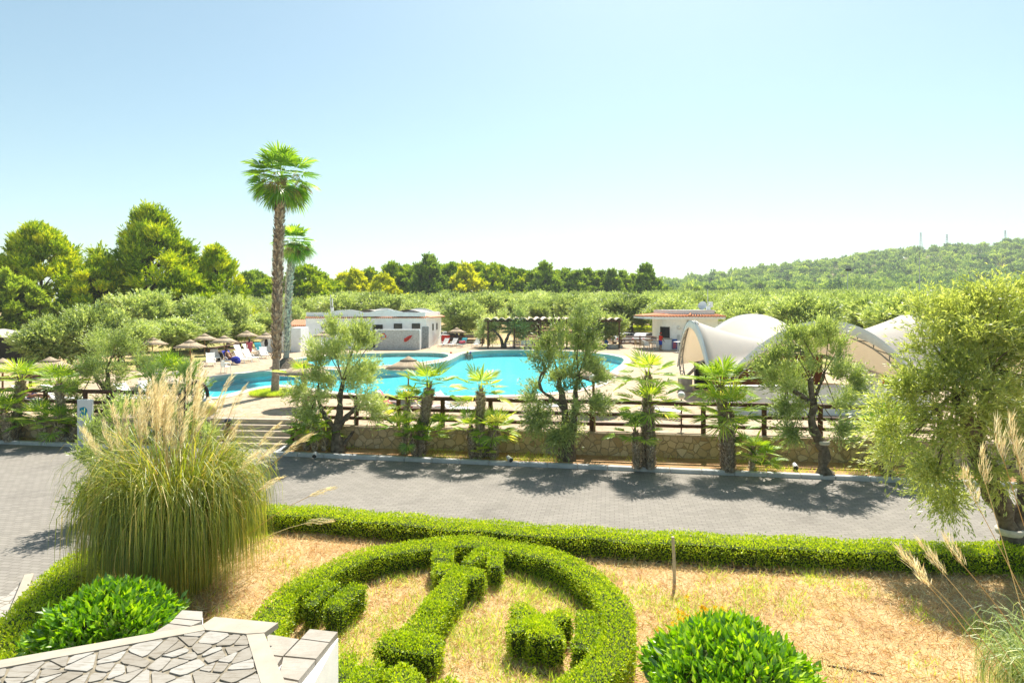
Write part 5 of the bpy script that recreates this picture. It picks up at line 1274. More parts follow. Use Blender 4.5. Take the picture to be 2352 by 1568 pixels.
# ------------------------------------------------------------------ glossy round bushes
def round_bush(label,c,r,h,seed,n=6000,ll=.13,lw=.06):
    t=thing('round_bush',label,'bush',(c[0],c[1],LAWN)); rg=np.random.default_rng(seed)
    d=rdir(rg,n); d[:,2]=np.abs(d[:,2])*1.0-.25*rg.random(n); d=unit(d); k=(.80+.22*rg.random(n)**.5+np.where(rg.random(n)<.05,.10,0))*(1+.10*np.sin(d[:,0]*5+seed)*np.sin(d[:,1]*6+1)+.05*np.sin(d[:,2]*9))
    P=d*k[:,None]*np.array([r,r,h*.62])+[0,0,h*.40]; P[:,2]=np.maximum(P[:,2],.03)
    b=MB()
    D=unit(d*.7+rdir(rg,n)*.7+[0,0,.45]); leaves(b,P,D,unit(rdir(rg,n)*.6+d+[0,0,.5]),ll*(.6+.8*rg.random(n)),lw*(.7+.6*rg.random(n)),np.clip(.45+.27*rg.normal(size=n)+.12*d[:,2],0,1))
    b.build('foliage',M['bush'],t)
    c_=MB(); pr=[(r*.72*math.sin(t_),h*.40+h*.62*.76*-math.cos(t_)) for t_ in np.linspace(.5,PI-.01,9)]; lathe(c_,pr,(0,0,0),18); c_.build('inner_branches',M['core'],t)
    return t
round_bush('glossy green rounded bush left of the white paved landing',(-5.93,8.75),.86,1.08,71)
round_bush('glossy green rounded bush at the bottom right of the lawn',(2.76,7.55),.98,1.12,72,6000)
# orange flowers behind the right bush
of=thing('orange_flowers','patch of small orange flowers on the lawn behind the right bush','flowers',(2.7,9.0,LAWN)); b=MB(); sb=MB(); rg=np.random.default_rng(3)
for px_,py_ in ((1548,1433),(1560,1420),(1572,1427),(1585,1418),(1596,1422),(1602,1414),(1612,1408),(1622,1402),(1630,1413),(1640,1411),(1650,1420),(1577,1373),(1612,1393),(1645,1397),(1660,1400),(1668,1408),(1513,1447),(1538,1441),(1550,1440),(1558,1405),(1568,1410)):
    p=G(px_,py_,LAWN+.30)-np.array(of.location); q=20
    leaves(b,p+rdir(rg,q)*.035,rdir(rg,q)+[0,0,.6],rdir(rg,q),.045,.03,rg.random(q)); tube(sb,[[p[0]+.03,p[1]+.02,0],p],.006,4)
    q=10; leaves(sb,np.c_[np.full(q,p[0]),np.full(q,p[1]),.25*rg.random(q)],rdir(rg,q)+[0,0,.4],rdir(rg,q),.12,.02,rg.random(q))
b.build('blossoms',M['orange_flower'],of); sb.build('stems',M['grass'],of)

# ------------------------------------------------------------------ pampas grass
def pampas(label,c,nblade,L0,spread,plumes,seed,kind,base_r=.7,wd=.018,rise=1.0,wind=(.12,0)):
    t=thing('pampas_grass',label,'ornamental grass',(c[0],c[1],LAWN)); rg=np.random.default_rng(seed)
    n=nblade; a=rg.random(n)*2*PI; r=base_r*rg.random(n)**.5
    base=np.c_[np.cos(a)*r,np.sin(a)*r,np.zeros(n)]
    az=a+rg.normal(size=n)*.5; out=np.c_[np.cos(az),np.sin(az)]
    L=L0*(.30+.80*rg.random(n)**.75); rot=rg.normal(size=n)*.9; tilt=spread*(.12+.95*rg.random(n)**.8)
    K=9; s=np.linspace(0,1,K); pts=np.zeros((n,K,3)); p=base.copy(); th=PI/2-tilt*.30; 
    kap=.7+2.4*rg.random(n)+tilt*1.0
    pts[:,0]=p; st=L/(K-1)
    for k in range(1,K):
        th=th-kap*(k/K)**1.9*.62
        th=np.maximum(th,-1.45)
        ca_,sa_=np.cos(rot*(k/K)**2/2.2),np.sin(rot*(k/K)**2/2.2); out=np.c_[out[:,0]*ca_-out[:,1]*sa_,out[:,0]*sa_+out[:,1]*ca_]
        p=p+np.c_[out*(.60*np.cos(th)*st)[:,None],(np.sin(th)*st)*rise]; p[:,2]=np.maximum(p[:,2],.02); pts[:,k]=p
    S=np.c_[-out[:,1],out[:,0],np.zeros(n)]; S=unit(S+rdir(rg,n)*.35); wk=wd*(1-s**2.2*.95)
    ed=S[:,None,:]*wk[None,:,None]*.5*(.7+.6*rg.random(n))[:,None,None]
    V=np.concatenate([pts-ed,pts+ed],1).reshape(-1,3)
    i=np.arange(n)[:,None]*2*K+np.arange(K-1)[None,:]; q=np.stack([i,i+1,i+K+1,i+K],-1).reshape(-1,4)
    tone=np.repeat(np.clip(.45+.28*rg.normal(size=n),0,1),K-1)
    b=MB(); b.add(V,q,0,False,tone); b.build('blades',M[kind],t)
    sb=MB(); pb=MB()
    for (tx,ty,tz,pl) in plumes:
        a0=rg.random()*2*PI; b0=np.array([math.cos(a0)*.35+.12*tx,math.sin(a0)*.3+.12*ty,0]); tp=np.array([tx,ty,tz]); hz=np.array([tx,ty])-b0[:2]
        mid=b0+(tp-b0)*.55; mid[2]+=.10*np.linalg.norm(hz); P=smooth_line(np.array([b0,mid,tp-[0,0,.02]]),10)
        tube(sb,P,np.linspace(.009,.004,10),4,0,False,False,rg.random())
        # feathery head following the stem's tip and blown sideways
        m=int(120*pl/.6); u=rg.random(m)**.9; dirv=unit(P[-1]-P[-4]); hd=tp-dirv*pl*.75
        C=hd+dirv*(u*pl)[:,None]; C[:,0]+=wind[0]*u**2*pl; C[:,2]-=.10*u**2*pl*np.linalg.norm(hz)/max(tz,.1)
        rad=.048*np.sin(np.clip(u*.9+.1,0,1)*PI)**.7
        C=C+rdir(rg,m)*rad[:,None]; leaves(pb,C,unit(dirv+np.array([wind[0]*3.2,0,-.15])+rdir(rg,m)*.28),rdir(rg,m),.15*(.6+.8*rg.random(m)),.0075,np.clip(.5+.25*rg.normal(size=m),0,1))
    sb.build('stems',M['reed'],t); pb.build('plumes',M['plume'],t); return t
PC=np.array([XA(402,11.3),11.3]); 
def pl(px,py,Y,ln): return (XA(px,Y)-PC[0],Y-PC[1],ZA(py,Y)-LAWN,ln)
rg=np.random.default_rng(8)
pls=[pl(300,940,11.2,.75),pl(312,925,11.4,.8),pl(322,950,11.6,.7),pl(330,905,11.3,.8),pl(340,930,11.0,.7),pl(350,915,11.5,.8),pl(362,880,11.3,.85),pl(372,905,11.2,.7),pl(385,920,11.4,.8),pl(398,895,11.0,.8),pl(408,925,11.6,.6),pl(428,850,11.3,.8),pl(447,905,11.2,.7),pl(455,880,11.5,.8),pl(235,985,11.0,.6),pl(262,1010,11.3,.6),pl(205,1010,11.1,.55),pl(425,955,10.8,.7),pl(390,985,10.7,.6),pl(215,1125,10.8,.4),pl(515,880,11.4,.7),pl(500,930,11.6,.6),pl(545,905,11.3,.6),pl(620,985,11.2,.6),pl(615,1030,10.8,.6),pl(690,1005,11.2,.6),pl(625,1100,11,.5),pl(735,1190,10.7,.5),pl(570,1050,10.9,.5),pl(530,990,11.4,.6),pl(345,890,11.5,.7),pl(318,975,11.0,.7),pl(375,950,11.1,.8),pl(355,960,11.5,.8),pl(410,970,11.3,.7),pl(745,1120,11.0,.5)]
pls+=[(x+rg.normal()*.13,yy+rg.normal()*.15,z-.25*rg.random(),l) for x,yy,z,l in pls[:16]]
pampas('huge pampas grass clump with tall feathery plumes beside the left lawn',PC,7600,4.25,.62,pls,81,'pampas',.62,.020,1.0)
PC2=np.array([7.0,7.55])
def pl2(px,py,Y,ln): return (XA(px,Y)-PC2[0],Y-PC2[1],ZA(py,Y)-LAWN,ln)
pampas('pampas grass with striped arching blades at the bottom right corner',PC2,1500,2.0,1.15,[pl2(2285,990,7.6,.5),pl2(2318,985,7.7,.5),pl2(2215,1100,7.8,.45),pl2(2075,1275,7.9,.55),pl2(2125,1265,7.9,.5),pl2(2180,1255,7.8,.4),pl2(2335,1040,7.5,.5),pl2(2250,1060,7.6,.4),pl2(2105,1310,7.6,.4)],82,'pampas_g',.45,.015)
# ------------------------------------------------------------------ grass on the ground
def blades(name,pts,L,W,rg,lean,mats,mi,z,label,cat='grass'):
    n=len(pts); d=rdir(rg,n); d[:,2]=np.abs(d[:,2])*lean; b=MB()
    leaves(b,np.c_[pts,np.full(n,z)]+rdir(rg,n)*[0,0,.01],unit(d+[0,0,lean*.5]),rdir(rg,n),L*(.5+rg.random(n)),W,rg.random(n),mi)
    return tag(b.build(name,mats),label,cat,None,'stuff')
rg=np.random.default_rng(12)
def inlawn(p):
    x,y=p[:,0],p[:,1]; by=np.interp(x,[q[0] for q in BACKH],[q[1] for q in BACKH]); lx=np.interp(y,[q[1] for q in LEFTH],[q[0] for q in LEFTH])
    land=(x<-1.95)&(y<6.7)
    return (y<by)&(x>lx)&(~land)
n=115000; p=np.c_[-8+20*rg.random(n),5.2+9*rg.random(n)**1.15]; p=p[inlawn(p)]
blades('dry_grass',p,.15,.011,rg,.40,M['straw'],0,LAWN+.003,'dry straw coloured cut grass over the lawn')
gn=lambda x,y:np.sin(x*1.3+.5)*np.sin(y*1.7+1)+.6*np.sin(x*3.1+y*2.3)+.4*np.sin(x*6.3-y*4.1)
n=110000; p=np.c_[-8+20*rg.random(n),5.2+9*rg.random(n)**1.15]; p=p[inlawn(p)]
dr=np.hypot(p[:,0]-cx,p[:,1]-cyy); gx_=np.exp(-((p[:,0]-3.3)**2+(p[:,1]-10.6)**2)/1.6)*2.0
keep=(gn(p[:,0],p[:,1])+np.where(dr<2.5,.75,-.55)+gx_+.5*rg.normal(size=len(p)))>.45
blades('green_grass',p[keep],.15,.011,rg,1.1,M['grass'],0,LAWN+.003,'patchy green grass growing through the dry lawn')
# grass island round the tall palm and tufts on the bed
c=G(628,905,DECK); n=9000; a=rg.random(n)*2*PI; r=rg.random(n)**.5
p=np.c_[c[0]+r*np.cos(a)*1.05,c[1]-.25+r*np.sin(a)*1.0]; 
b=MB(); lathe(b,[(1.0,0),(.9,.06),(.5,.10),(.001,.11)],(c[0],c[1]-.25,DECK),20); tag(b.build('palm_soil_mound',M['bed']),kind='structure')
blades('palm_island_grass',p,.2,.012,rg,1.3,M['grass'],0,DECK+.05,'small island of green grass at the foot of the tallest palm')
n=16000; x=-8+24*rg.random(n); p=np.c_[x,kerbY(x)+.22+1.35*rg.random(n)]; k=(np.sin(x*1.7)+np.sin(x*.6+2)+np.sin(p[:,1]*4)+.6*rg.normal(size=n))>.9
blades('bed_grass',p[k],.12,.010,rg,1.0,M['grass'],0,BED+.003,'sparse grass tufts on the planting bed along the kerb')
n=9000; x=-30+17*rg.random(n); p=np.c_[x,kerbY(x)+.22+1.4*rg.random(n)]; k=(np.sin(x*1.7)+np.sin(p[:,1]*4)+.6*rg.normal(size=n))>.6
blades('bed_grass',p[k],.12,.010,rg,1.0,M['grass'],0,BED+.003,'grass tufts on the left planting bed beside the sign')
# tall field grass strip beyond the car park
n=5000; p=np.c_[XA(1415,95)+rg.random(n)*12,95+6*rg.random(n)]; b=MB(); zg=ground_h(p[:,0],p[:,1])
d=rdir(rg,n)*.4+[0,0,1]; leaves(b,np.c_[p,zg],d,rdir(rg,n),.9,.06,rg.random(n)); tag(b.build('field_grass',M['grass']),'bright green tall grass at the edge of the olive grove left of the bar','grass',None,'stuff')
# ================================================================== PARASOLS
def parasol_proto():
    t=thing('thatched_parasol','tmp','parasol'); rg=np.random.default_rng(4)
    b=MB(); tube(b,[[0,0,0],[0,0,2.0]],.04,8); b.build('pole',M['woodlight'],t)
    b=MB(); n=40; 
    for (r0,z0,r1,z1,th) in ((.30,1.93,1.10,1.55,.035),(.0,2.12,.40,1.90,.03)):
        a=np.linspace(0,2*PI,n,endpoint=False); jr=1+.025*rg.normal(size=n)
        rings=[(r0,z0,1),(r0+(r1-r0)*.5,z0+(z1-z0)*.53,1),(r1,z1,jr),(r1*.97,z1-th*1.3,jr),(max(r0-.02,.0),z0-th,1)]
        V=np.concatenate([np.c_[r*j*np.cos(a),r*j*np.sin(a),np.full(n,z)] for r,z,j in rings]); i=np.arange(n); k=(i+1)%n
        b.add(V,np.concatenate([np.c_[m*n+i,m*n+k,(m+1)*n+k,(m+1)*n+i] for m in range(4)]),0,True)
    # straw ends
    m=420; a=rg.random(m)*2*PI; O=np.c_[np.cos(a),np.sin(a),np.zeros(m)]; C=O*1.06+[0,0,1.56]
    leaves(b,C,O*.9+[0,0,-.45],np.tile([0,0,1.],(m,1)),.11*(.4+rg.random(m)),.03,rg.random(m))
    b.build('canopy',M['thatch'],t)
    b=MB(); tube(b,[[.405*math.cos(x),.405*math.sin(x),1.905] for x in np.linspace(0,2*PI,25)],.022,6); b.build('binding',M['bark'],t)
    b=MB()
    for k in range(8):
        a=k*PI/4; tube(b,[[0,0,1.62],[.9*math.cos(a),.9*math.sin(a),1.60]],.016,4)
    b.build('spokes',M['woodlight'],t); return t
PR=parasol_proto(); GPAR='thatched parasols round the pool'
plist=[(6,28,'thatched parasol cut off by the left edge of the picture'),(115,28.8,'largest thatched parasol at the left above the log fence'),(350,48,'thatched parasol before the rounded silver olive under the tallest pine'),(437,44.5,'thatched parasol nearest the bushy bluish fan palm'),(470,55,'thatched parasol behind and between two others before the dark olive'),(515,51,'thatched parasol over the blue towel lounger'),(567,62,'thatched parasol before the narrow olive, left of the white enclosure'),(611,57,'thatched parasol with folded dark cloth beside the white enclosure, behind the tall palm'),(744.5,61,'pale thatched parasol against the left part of the pool house wall'),(1049,71,'small thatched parasol over the loungers right of the pool house'),(938,29.2,'large thatched parasol at the near edge of the pool behind the fan palm'),(698,26.8,'thatched parasol beside the right of the tallest palm, half behind an olive'),(1364,25.6,'shaded thatched parasol behind the large olive at the right end of the pool'),(532,41,'thatched parasol mostly hidden behind the fan palm and the oleander')]
for k,(px,Y,lb) in enumerate(plist[:-1]):
    t=PR if k==0 else dup(PR,(0,0,0),k*1.1); t.location=(XA(px,Y),Y,DECK); t['label']=lb; t['group']=GPAR
for px,Y,w_,lb in ((612,56.6,'black','dark folded cloth hanging on the parasol pole beside the white enclosure'),(1049.5,70.8,'cap','dark folded cloth on the pole of the parasol right of the pool house')):
    b=MB(); lathe(b,[(.02,.0),(.11,.08),(.16,.35),(.10,.7),(.05,.95)],(0,0,0),9,0,True,1.2,.8); tag(b.build('folded_cloth',M[w_],None,(XA(px,Y),Y-.06,DECK+.75)),lb,'cloth')
# ================================================================== LOUNGERS, CHAIRS, TABLES
def lounger_proto():
    t=thing('sun_lounger','tmp','sun lounger'); m=M['plastic']
    b=MB()
    for k in range(9): bbox(b,(0,-.90+.125*k,.335),(.56,.095,.03),.008)
    b.build('seat',m,t)
    b=MB(); A=R_(48)
    for k in range(7):
        d=.09+.115*k; V=MB(); bbox(V,(0,0,0),(.56,.09,.03),.008)
        ca,sa=math.cos(A),math.sin(A); V.V=[np.c_[v[:,0],v[:,1]*ca-v[:,2]*sa,v[:,1]*sa+v[:,2]*ca]+[0,.16+d*ca,.335+d*sa] for v in V.V]; b.merge(V)
    for x in (-.29,.29): tube(b,[[x,.14,.33],[x,.16+.88*math.cos(A),.335+.88*math.sin(A)]],.022,6)
    b.build('backrest',m,t)
    b=MB()
    for x in (-.30,.30):
        tube(b,[[x,-.98,.33],[x,.0,.31],[x,.75,.33]],.03,6)
    b.build('frame',m,t)
    for x in (-.29,.29):
        for y,dy in ((-.75,-.12),(.62,.14)):
            b=MB(); tube(b,[[x,y,.32],[x*1.06,y+dy*.6,.15],[x*1.1,y+dy,0]],.028,6); b.build('leg',m,t)
        b=MB(); tube(b,smooth_line([[x,-.15,.33],[x*1.08,-.05,.52],[x*1.08,.25,.56],[x,.42,.50]],8),.026,6); b.build('armrest',m,t)
    return t
LG=lounger_proto(); GL='white plastic sun loungers'; first=[True]
def lounger(px,Y,rz,lb,z=DECK):
    t=LG if first[0] else dup(LG,(0,0,0)); first[0]=False
    t.location=(XA(px,Y),Y,z); t.rotation_euler[2]=rz; t['label']=lb; t['group']=GL; return t
# heads (backrests) away from the water
H1=R_(55)
lounger(494,50,R_(35),'white sun lounger under the parasol before the dark bin at the left')
lounger(484,46,R_(30),'bluish white sun lounger nearest the bushy fan palm')
lounger(529,47.5,H1,'white sun lounger with a blue towel beneath the parasol')
lounger(556,48.5,H1,'left one of two white sun loungers side by side near the pool')
lounger(574,50,H1,'right one of two white sun loungers side by side near the pool')
lounger(552,56,H1,'back row white sun lounger along the log fence, left one')
lounger(572,57.5,H1,'back row white sun lounger along the log fence, right one')
lounger(596,58.5,R_(40),'white sun lounger with a teal towel against the white enclosure')
lounger(606,53,R_(30),'white sun lounger beside the tall palm trunk, under the folded cloth')
lounger(1020,68,R_(-25),'leftmost white sun lounger right of the pool house')
lounger(1040,68,R_(-25),'second white sun lounger right of the pool house, beside the parasol pole')
lounger(1062,67.5,R_(-20),'sun lounger covered with green and red towels right of the pool house')
lounger(1095,68,R_(-15),'single white sun lounger standing apart near the pergola')
lounger(745,62.5,R_(20),'white sun lounger under the pale parasol by the pool house wall')
lounger(768,62.8,R_(10),'white sun lounger by the pool house wall, right of the pale parasol')
lounger(905,24.7,R_(80),'sun lounger with a pink towel behind the log fence')
lounger(972,25.0,R_(100),'sun lounger with a red striped towel behind the log fence')
lounger(1040,24.8,R_(70),'empty white sun lounger behind the log fence left of the cluster palms')
lounger(1240,25.2,R_(100),'white sun lounger behind the large split trunk olive')
lounger(1512,24.4,R_(60),'white sun lounger behind the twin crowned fan palm')
lounger(70,27.2,R_(80),'white sun lounger with a sunbather behind the left log fence')
lounger(140,27.4,R_(85),'white sun lounger behind the left log fence, nearer the blue sign')
lounger(300,27.5,R_(70),'white sun lounger glimpsed through the silvery olive')
lounger(350,28.5,R_(60),'white sun lounger glimpsed between the olive and the oleander')
def towel(px,Y,rz,m,lb,dz=0,ln=1.0,back=True,stripe=None):
    """towel laid over a lounger: follows the seat and the backrest"""
    b=MB(); A=R_(48); P=[[0,-ln*.75,.30],[0,-ln*.7,.358],[0,0,.362],[0,.13,.37]]
    if back: P+=[[0,.16+.45*math.cos(A),.385+.45*math.sin(A)],[0,.16+.86*math.cos(A),.38+.86*math.sin(A)],[0,.26+.86*math.cos(A),.28+.86*math.sin(A)]]
    P=np.array(P); n=len(P); X_=np.linspace(-.31,.31,7); V=[];F=[];mi=[]
    for k,x in enumerate(X_):
        for q in P: V.append([x,q[1],q[2]+.006*math.sin(k*2+q[1]*5)])
    for k in range(6):
        for j in range(n-1): F.append([k*n+j,(k+1)*n+j,(k+1)*n+j+1,k*n+j+1]); mi.append(1 if (stripe and k%2) else 0)
    b.add(V,np.array(F),np.array(mi),True); o=b.build('towel',[M[m],M[stripe or m]],None,(XA(px,Y),Y,DECK+dz),rz); s=o.modifiers.new('t','SOLIDIFY'); s.thickness=.015; s.offset=1
    return tag(o,lb,'towel')
towel(529,47.5,H1,'towelblue','dark blue towel spread over a sun lounger beneath the parasol')
towel(905,24.7,R_(80),'pink','pink towel spread over the sun lounger behind the log fence')
towel(972,25.0,R_(100),'plastic','red and white striped towel on a sun lounger behind the fence',stripe='red')
towel(596,58.5,R_(40),'teal','teal towel over the lounger against the white enclosure',ln=.4)
towel(1062,67.5,R_(-20),'teal','green towel over the lounger right of the pool house')
b=MB(); rg=np.random.default_rng(2)
ball(b,(0,0,0),.3,10,7,0,.6); ball(b,(.25,.1,.05),.22,9,6,0,.8); tag(b.build('beach_bag',M['pink'],None,(XA(1060,67.2),67.2,DECK+.55)),'dark red beach bag heaped on the green towel lounger','bag')
b=MB(); ball(b,(0,0,.0),.35,10,7,0,.7); ball(b,(.2,-.1,-.15),.25,9,6,0,.8); tag(b.build('beach_towel_heap',M['towelblue'],None,(XA(541,46.8),46.8,DECK+.42)),'crumpled dark blue towel hanging off the lounger end','towel')
b=MB(); lathe(b,[(.2,0),(.26,.1),(.28,.55),(.30,.6),(.25,.62),(.24,.58)],(0,0,0),12); tag(b.build('bin_basket',M['black'],None,(XA(505,51),51,DECK)),'dark round bin beside the standing bather at the left','bin')
def chair_proto(name,m,wicker=False):
    t=thing(name,'tmp','chair')
    b=MB(); bbox(b,(0,0,.43),(.46,.46,.035),.015); b.build('seat',m,t)
    b=MB()
    if wicker:
        pr=smooth_line([[-.25,.02,.66],[-.24,.22,.72],[-.15,.27,.86],[0,.28,.92],[.15,.27,.86],[.24,.22,.72],[.25,.02,.66]],15); tube(b,pr,.022,6)
        for k in range(9):
            x=-.2+.05*k; tube(b,[[x,.22,.44],[x*1.0,.26,.90-.9*x*x*2]],.014,4)
    else:
        for k in range(5): bbox(b,(-.17+.085*k,.245,.64),(.055,.025,.42),.008)
        pr=smooth_line([[-.22,.23,.42],[-.21,.26,.78],[0,.27,.88],[.21,.26,.78],[.22,.23,.42]],11); tube(b,pr,.024,6)
    b.build('backrest',m,t)
    for x in (-.2,.2):
        for y in (-.2,.21):
            b=MB(); tube(b,[[x,y,.42],[x*1.15,y*1.15,0]],.022,6); b.build('leg',m,t)
        b=MB(); tube(b,smooth_line([[x*1.08,-.2,.42],[x*1.2,-.19,.64],[x*1.2,.1,.66],[x*1.08,.24,.68]],8),.022,6); b.build('armrest',m,t)
    return t
PC_=chair_proto('plastic_chair',M['plastic']); WC=chair_proto('wicker_chair',M['rattan'],True); BC=chair_proto('cafe_chair',M['blue'])
fl=set()
def chair(P,px,Y,rz,lb,gp,z=DECK):
    t=dup(P,(0,0,0)) if P.name in fl else P; fl.add(P.name); t.location=(XA(px,Y),Y,z); t.rotation_euler[2]=rz; t['label']=lb; t['group']=gp; return t
g1='white plastic chairs on the terrace'
chair(PC_,519,41,R_(150),'single white plastic chair standing at the left edge of the pool',g1)
chair(PC_,598,60,R_(20),'white plastic chair beside the loungers at the white enclosure',g1)
for k,(px,Y,rz,lb) in enumerate(((1487,64,150,'white plastic chair nearest the pool in the group by the bar'),(1508,63.4,200,'white plastic chair just left of the man in red'),(1480,67,20,'white plastic chair at the back left of the cafe group'),(1503,66.6,-20,'white plastic chair at the back of the table near the bar'))): chair(PC_,px,Y,R_(rz),lb,g1)
g2='tan wicker chairs by the bar'
for px,Y,rz,lb in ((1464,65.2,110,'leftmost tan wicker chair of the cafe group beside the bar'),(1474,64.4,160,'second tan wicker chair of the cafe group, facing the fence'),(1494,66.8,10,'tan wicker chair with rounded back between the two cafe tables'),(1512,66,-40,'tan wicker chair close behind the man in red')): chair(WC,px,Y,R_(rz),lb,g2)
def table_proto(name,m,h=.72,r=.42,round_=True):
    t=thing(name,'tmp','table'); b=MB()
    if round_: lathe(b,[(.001,h-.03),(r,h-.03),(r+.01,h-.015),(r,h),(.001,h)],(0,0,0),20)
    else: bbox(b,(0,0,h),(r*2,r*2,.04),.01)
    b.build('table_top',m,t); b=MB(); tube(b,[[0,0,.03],[0,0,h-.03]],.035,8); b.build('pedestal',M['silver'] if round_ else m,t)
    b=MB()
    for k in range(4):
        a=k*PI/2+.4; tube(b,[[0,0,.06],[.3*math.cos(a),.3*math.sin(a),.02]],.02,5)
    b.build('foot',M['silver'] if round_ else m,t); return t
TB=table_proto('cafe_table',M['plastic']); TB.location=(XA(1481,65.6),65.6,DECK); tag(TB,'white cafe table left in the group of chairs by the bar','table','cafe tables')
T2=dup(TB,(XA(1503,65.2),65.2,DECK),.4,'white cafe table nearer the man in red','cafe tables')
HT_=table_proto('bar_table',M['plastic'],1.08,.42); HT_.location=(XA(1557,59.5),59.5,DECK); tag(HT_,'tall white standing table in front of the bar kiosk','table')
BT=table_proto('blue_table',M['blue'],.74,.4,False); gb='blue tables under the pergola'
for k,(px,Y,lb) in enumerate(((1178,66.5,'blue table behind the twin pool edge olives under the pergola'),(1208,66.5,'blue table before the lattice panel under the pergola'),(1240,66.8,'blue table under the middle of the pergola'))):
    t=BT if k==0 else dup(BT,(0,0,0)); t.location=(XA(px,Y),Y,DECK); t['label']=lb; t['group']=gb
gc='blue chairs under the pergola'
for px,Y,rz,lb in ((1167,66.2,90,'leftmost blue chair under the pergola'),(1189,66.7,-90,'blue chair right of the leaning pool edge olive'),(1219,66.9,-80,'blue chair at the table before the lattice'),(1232,67.2,90,'blue chair by the middle pergola table'),(1252,66.4,-90,'blue chair right of the middle pergola table'),(1395,66,20,'blue chair at the right end of the pergola')): chair(BC,px,Y,R_(rz),lb,gc)
for px,Y,rz,lb in ((1203,65.9,170,'white plastic chair under the pergola before the lattice, left'),(1215,65.9,190,'white plastic chair under the pergola before the lattice, right')): chair(PC_,px,Y,R_(rz),lb,g1)
# bins, signs
wb=thing('wheelie_bin','dark green wheelie bin beside the bar kiosk','bin',(XA(1569,60),60,DECK)); b=MB()
lathe(b,[(.30,0),(.38,.9)],(0,0,.05),14,0,True,1,1.1); b.build('body',M['green_plastic'],wb); b=MB(); lathe(b,[(.40,0),(.41,.05),(.30,.16),(.001,.22)],(0,0,.94),14,0,True,1,1.1); b.build('lid',M['green_plastic'],wb)
dsp=thing('display_stand','red and white small stand on a pale foot beside the wheelie bin','stand',(XA(1583,59.5),59.5,DECK)); b=MB(); bbox(b,(0,0,.95),(.5,.4,.5),.04); b.build('head',M['red'],dsp)
b=MB(); bbox(b,(0,0,.42),(.4,.35,.55),.03); b.build('body',M['plastic'],dsp); b=MB(); lathe(b,[(.5,0),(.45,.06),(.2,.16)],(0,0,0),14); b.build('foot',M['cream'],dsp)
wd=thing('litter_bin','brown slatted litter bin by the fence near the pergola','bin',(XA(1107,68.5),68.5,DECK)); b=MB()
for k in range(12):
    a=k*PI/6; tube(b,[[.26*math.cos(a),.26*math.sin(a),.35],[.28*math.cos(a),.28*math.sin(a),1.05]],.04,5)
b.build('slats',M['wood'],wd); b=MB(); tube(b,[[0,.3,0],[0,.3,1.1]],.05,6); b.build('post',M['wood'],wd)
# ================================================================== LAMPS, SIGN, BICYCLE
lp=thing('street_lamp','black arched lamp with an amber globe rising from the pampas grass','lamp',(XA(415,15),15.0,0)); q=lambda px,py:[XA(px,15)-XA(415,15),0,ZA(py,15)]
b=MB(); tube(b,[[0,0,0],[0,0,.4],[0,0,.41],[0,0,ZA(905,15)]],[.08,.08,.055,.055],10); b.build('pole',M['black'],lp)
b=MB(); tube(b,smooth_line([[.07,0,ZA(955,15)],[.075,0,ZA(910,15)],q(430,886),q(447,875),q(466,880),q(476,895),q(477,912)],22),.042,8); b.build('arm',M['black'],lp)
b=MB()
for z in (ZA(940,15),ZA(905,15)): bbox(b,(.035,0,z),(.19,.12,.07),.01)
b.build('clamp',M['black'],lp)
b=MB(); lathe(b,[(.05,.0),(.13,-.06),(.12,-.09)],q(475,914),14); b.build('cap',M['silver'],lp)
b=MB(); c_=q(473,937); ball(b,c_,.24,20,14,0,.95); b.build('globe',M['globe'],lp)
def post_lamp(px,Y,lb,h):
    t=thing('post_lamp',lb,'lamp',(XA(px,Y),Y,DECK)); b=MB(); tube(b,[[0,0,0],[0,0,h-.15]],.03,8); b.build('post',M['wood'],t)
    b=MB(); ball(b,(0,0,h),.14,16,10); b.build('globe',M['plastic'],t)
post_lamp(1565,22.0,'white globe lamp on a thin post behind the fence near the broad fan palm',1.25)
post_lamp(868,22.6,'small white globe lamp on a thin post behind the fence by the right-hand olive fork',1.2)
post_lamp(1362,21.95,'thin lamp post with a white globe inside the large olive crown',1.9)
tk=MB(); tube(tk,[[0,0,0],[.02,0,2.2]],.035,8); tag(tk.build('bamboo_stake',M['woodlight'],None,(XA(1362,21.6)+.05,21.6,BED)),'pale wooden stake supporting the right of the large split trunk olive','stake')
sg=thing('information_sign','white upright sign with a turquoise emblem beside the left bed','sign',(XA(196,23.3),23.3,.06)); so_=np.array(sg.location)
b=MB(); bbox(b,(0,0,.88),(.58,.10,1.76),.01); b.build('panel',M['signwhite'],sg)
def sgp(zx,zy): # zoomed pixel -> local x,z
    return ((zx-385)/400*.56,1.72-(zy-180)/1150*1.70)
b=MB(); prism_xz(b,[sgp(*p) for p in [(250,378),(345,350),(400,348),(432,385),(462,405),(468,455),(445,500),(447,548),(370,595),(345,565),(318,556),(296,570),(290,605),(268,600),(264,512),(305,498),(308,455),(258,448)]],-.062,-.052); b.build('emblem',M['signblue'],sg)
b=MB(); prism_xz(b,[sgp(*p) for p in [(345,480),(382,480),(375,462),(360,452)]],-.067,-.062); b.build('emblem_centre',M['signwhite'],sg)
b=MB(); rg=np.random.default_rng(3)
for zy,x0,x1,th in ((627,330,398,9),(665,272,445,16),(690,315,390,7),(714,222,520,7),(745,262,470,7),(768,285,440,7),(792,300,420,7),(832,300,415,13),(856,275,440,7),(880,245,470,7),(903,270,430,7),(925,290,425,7),(962,280,450,6)):
    x=x0
    while x<x1:
        w_=rg.integers(14,40); e=min(x+w_,x1); a=sgp(x,zy-th/2);c=sgp(e,zy+th/2); box(b,((a[0]+c[0])/2,-.0515,(a[1]+c[1])/2),(c[0]-a[0],.004,a[1]-c[1])); x=e+6
b.build('print',M['signgrey'],sg)
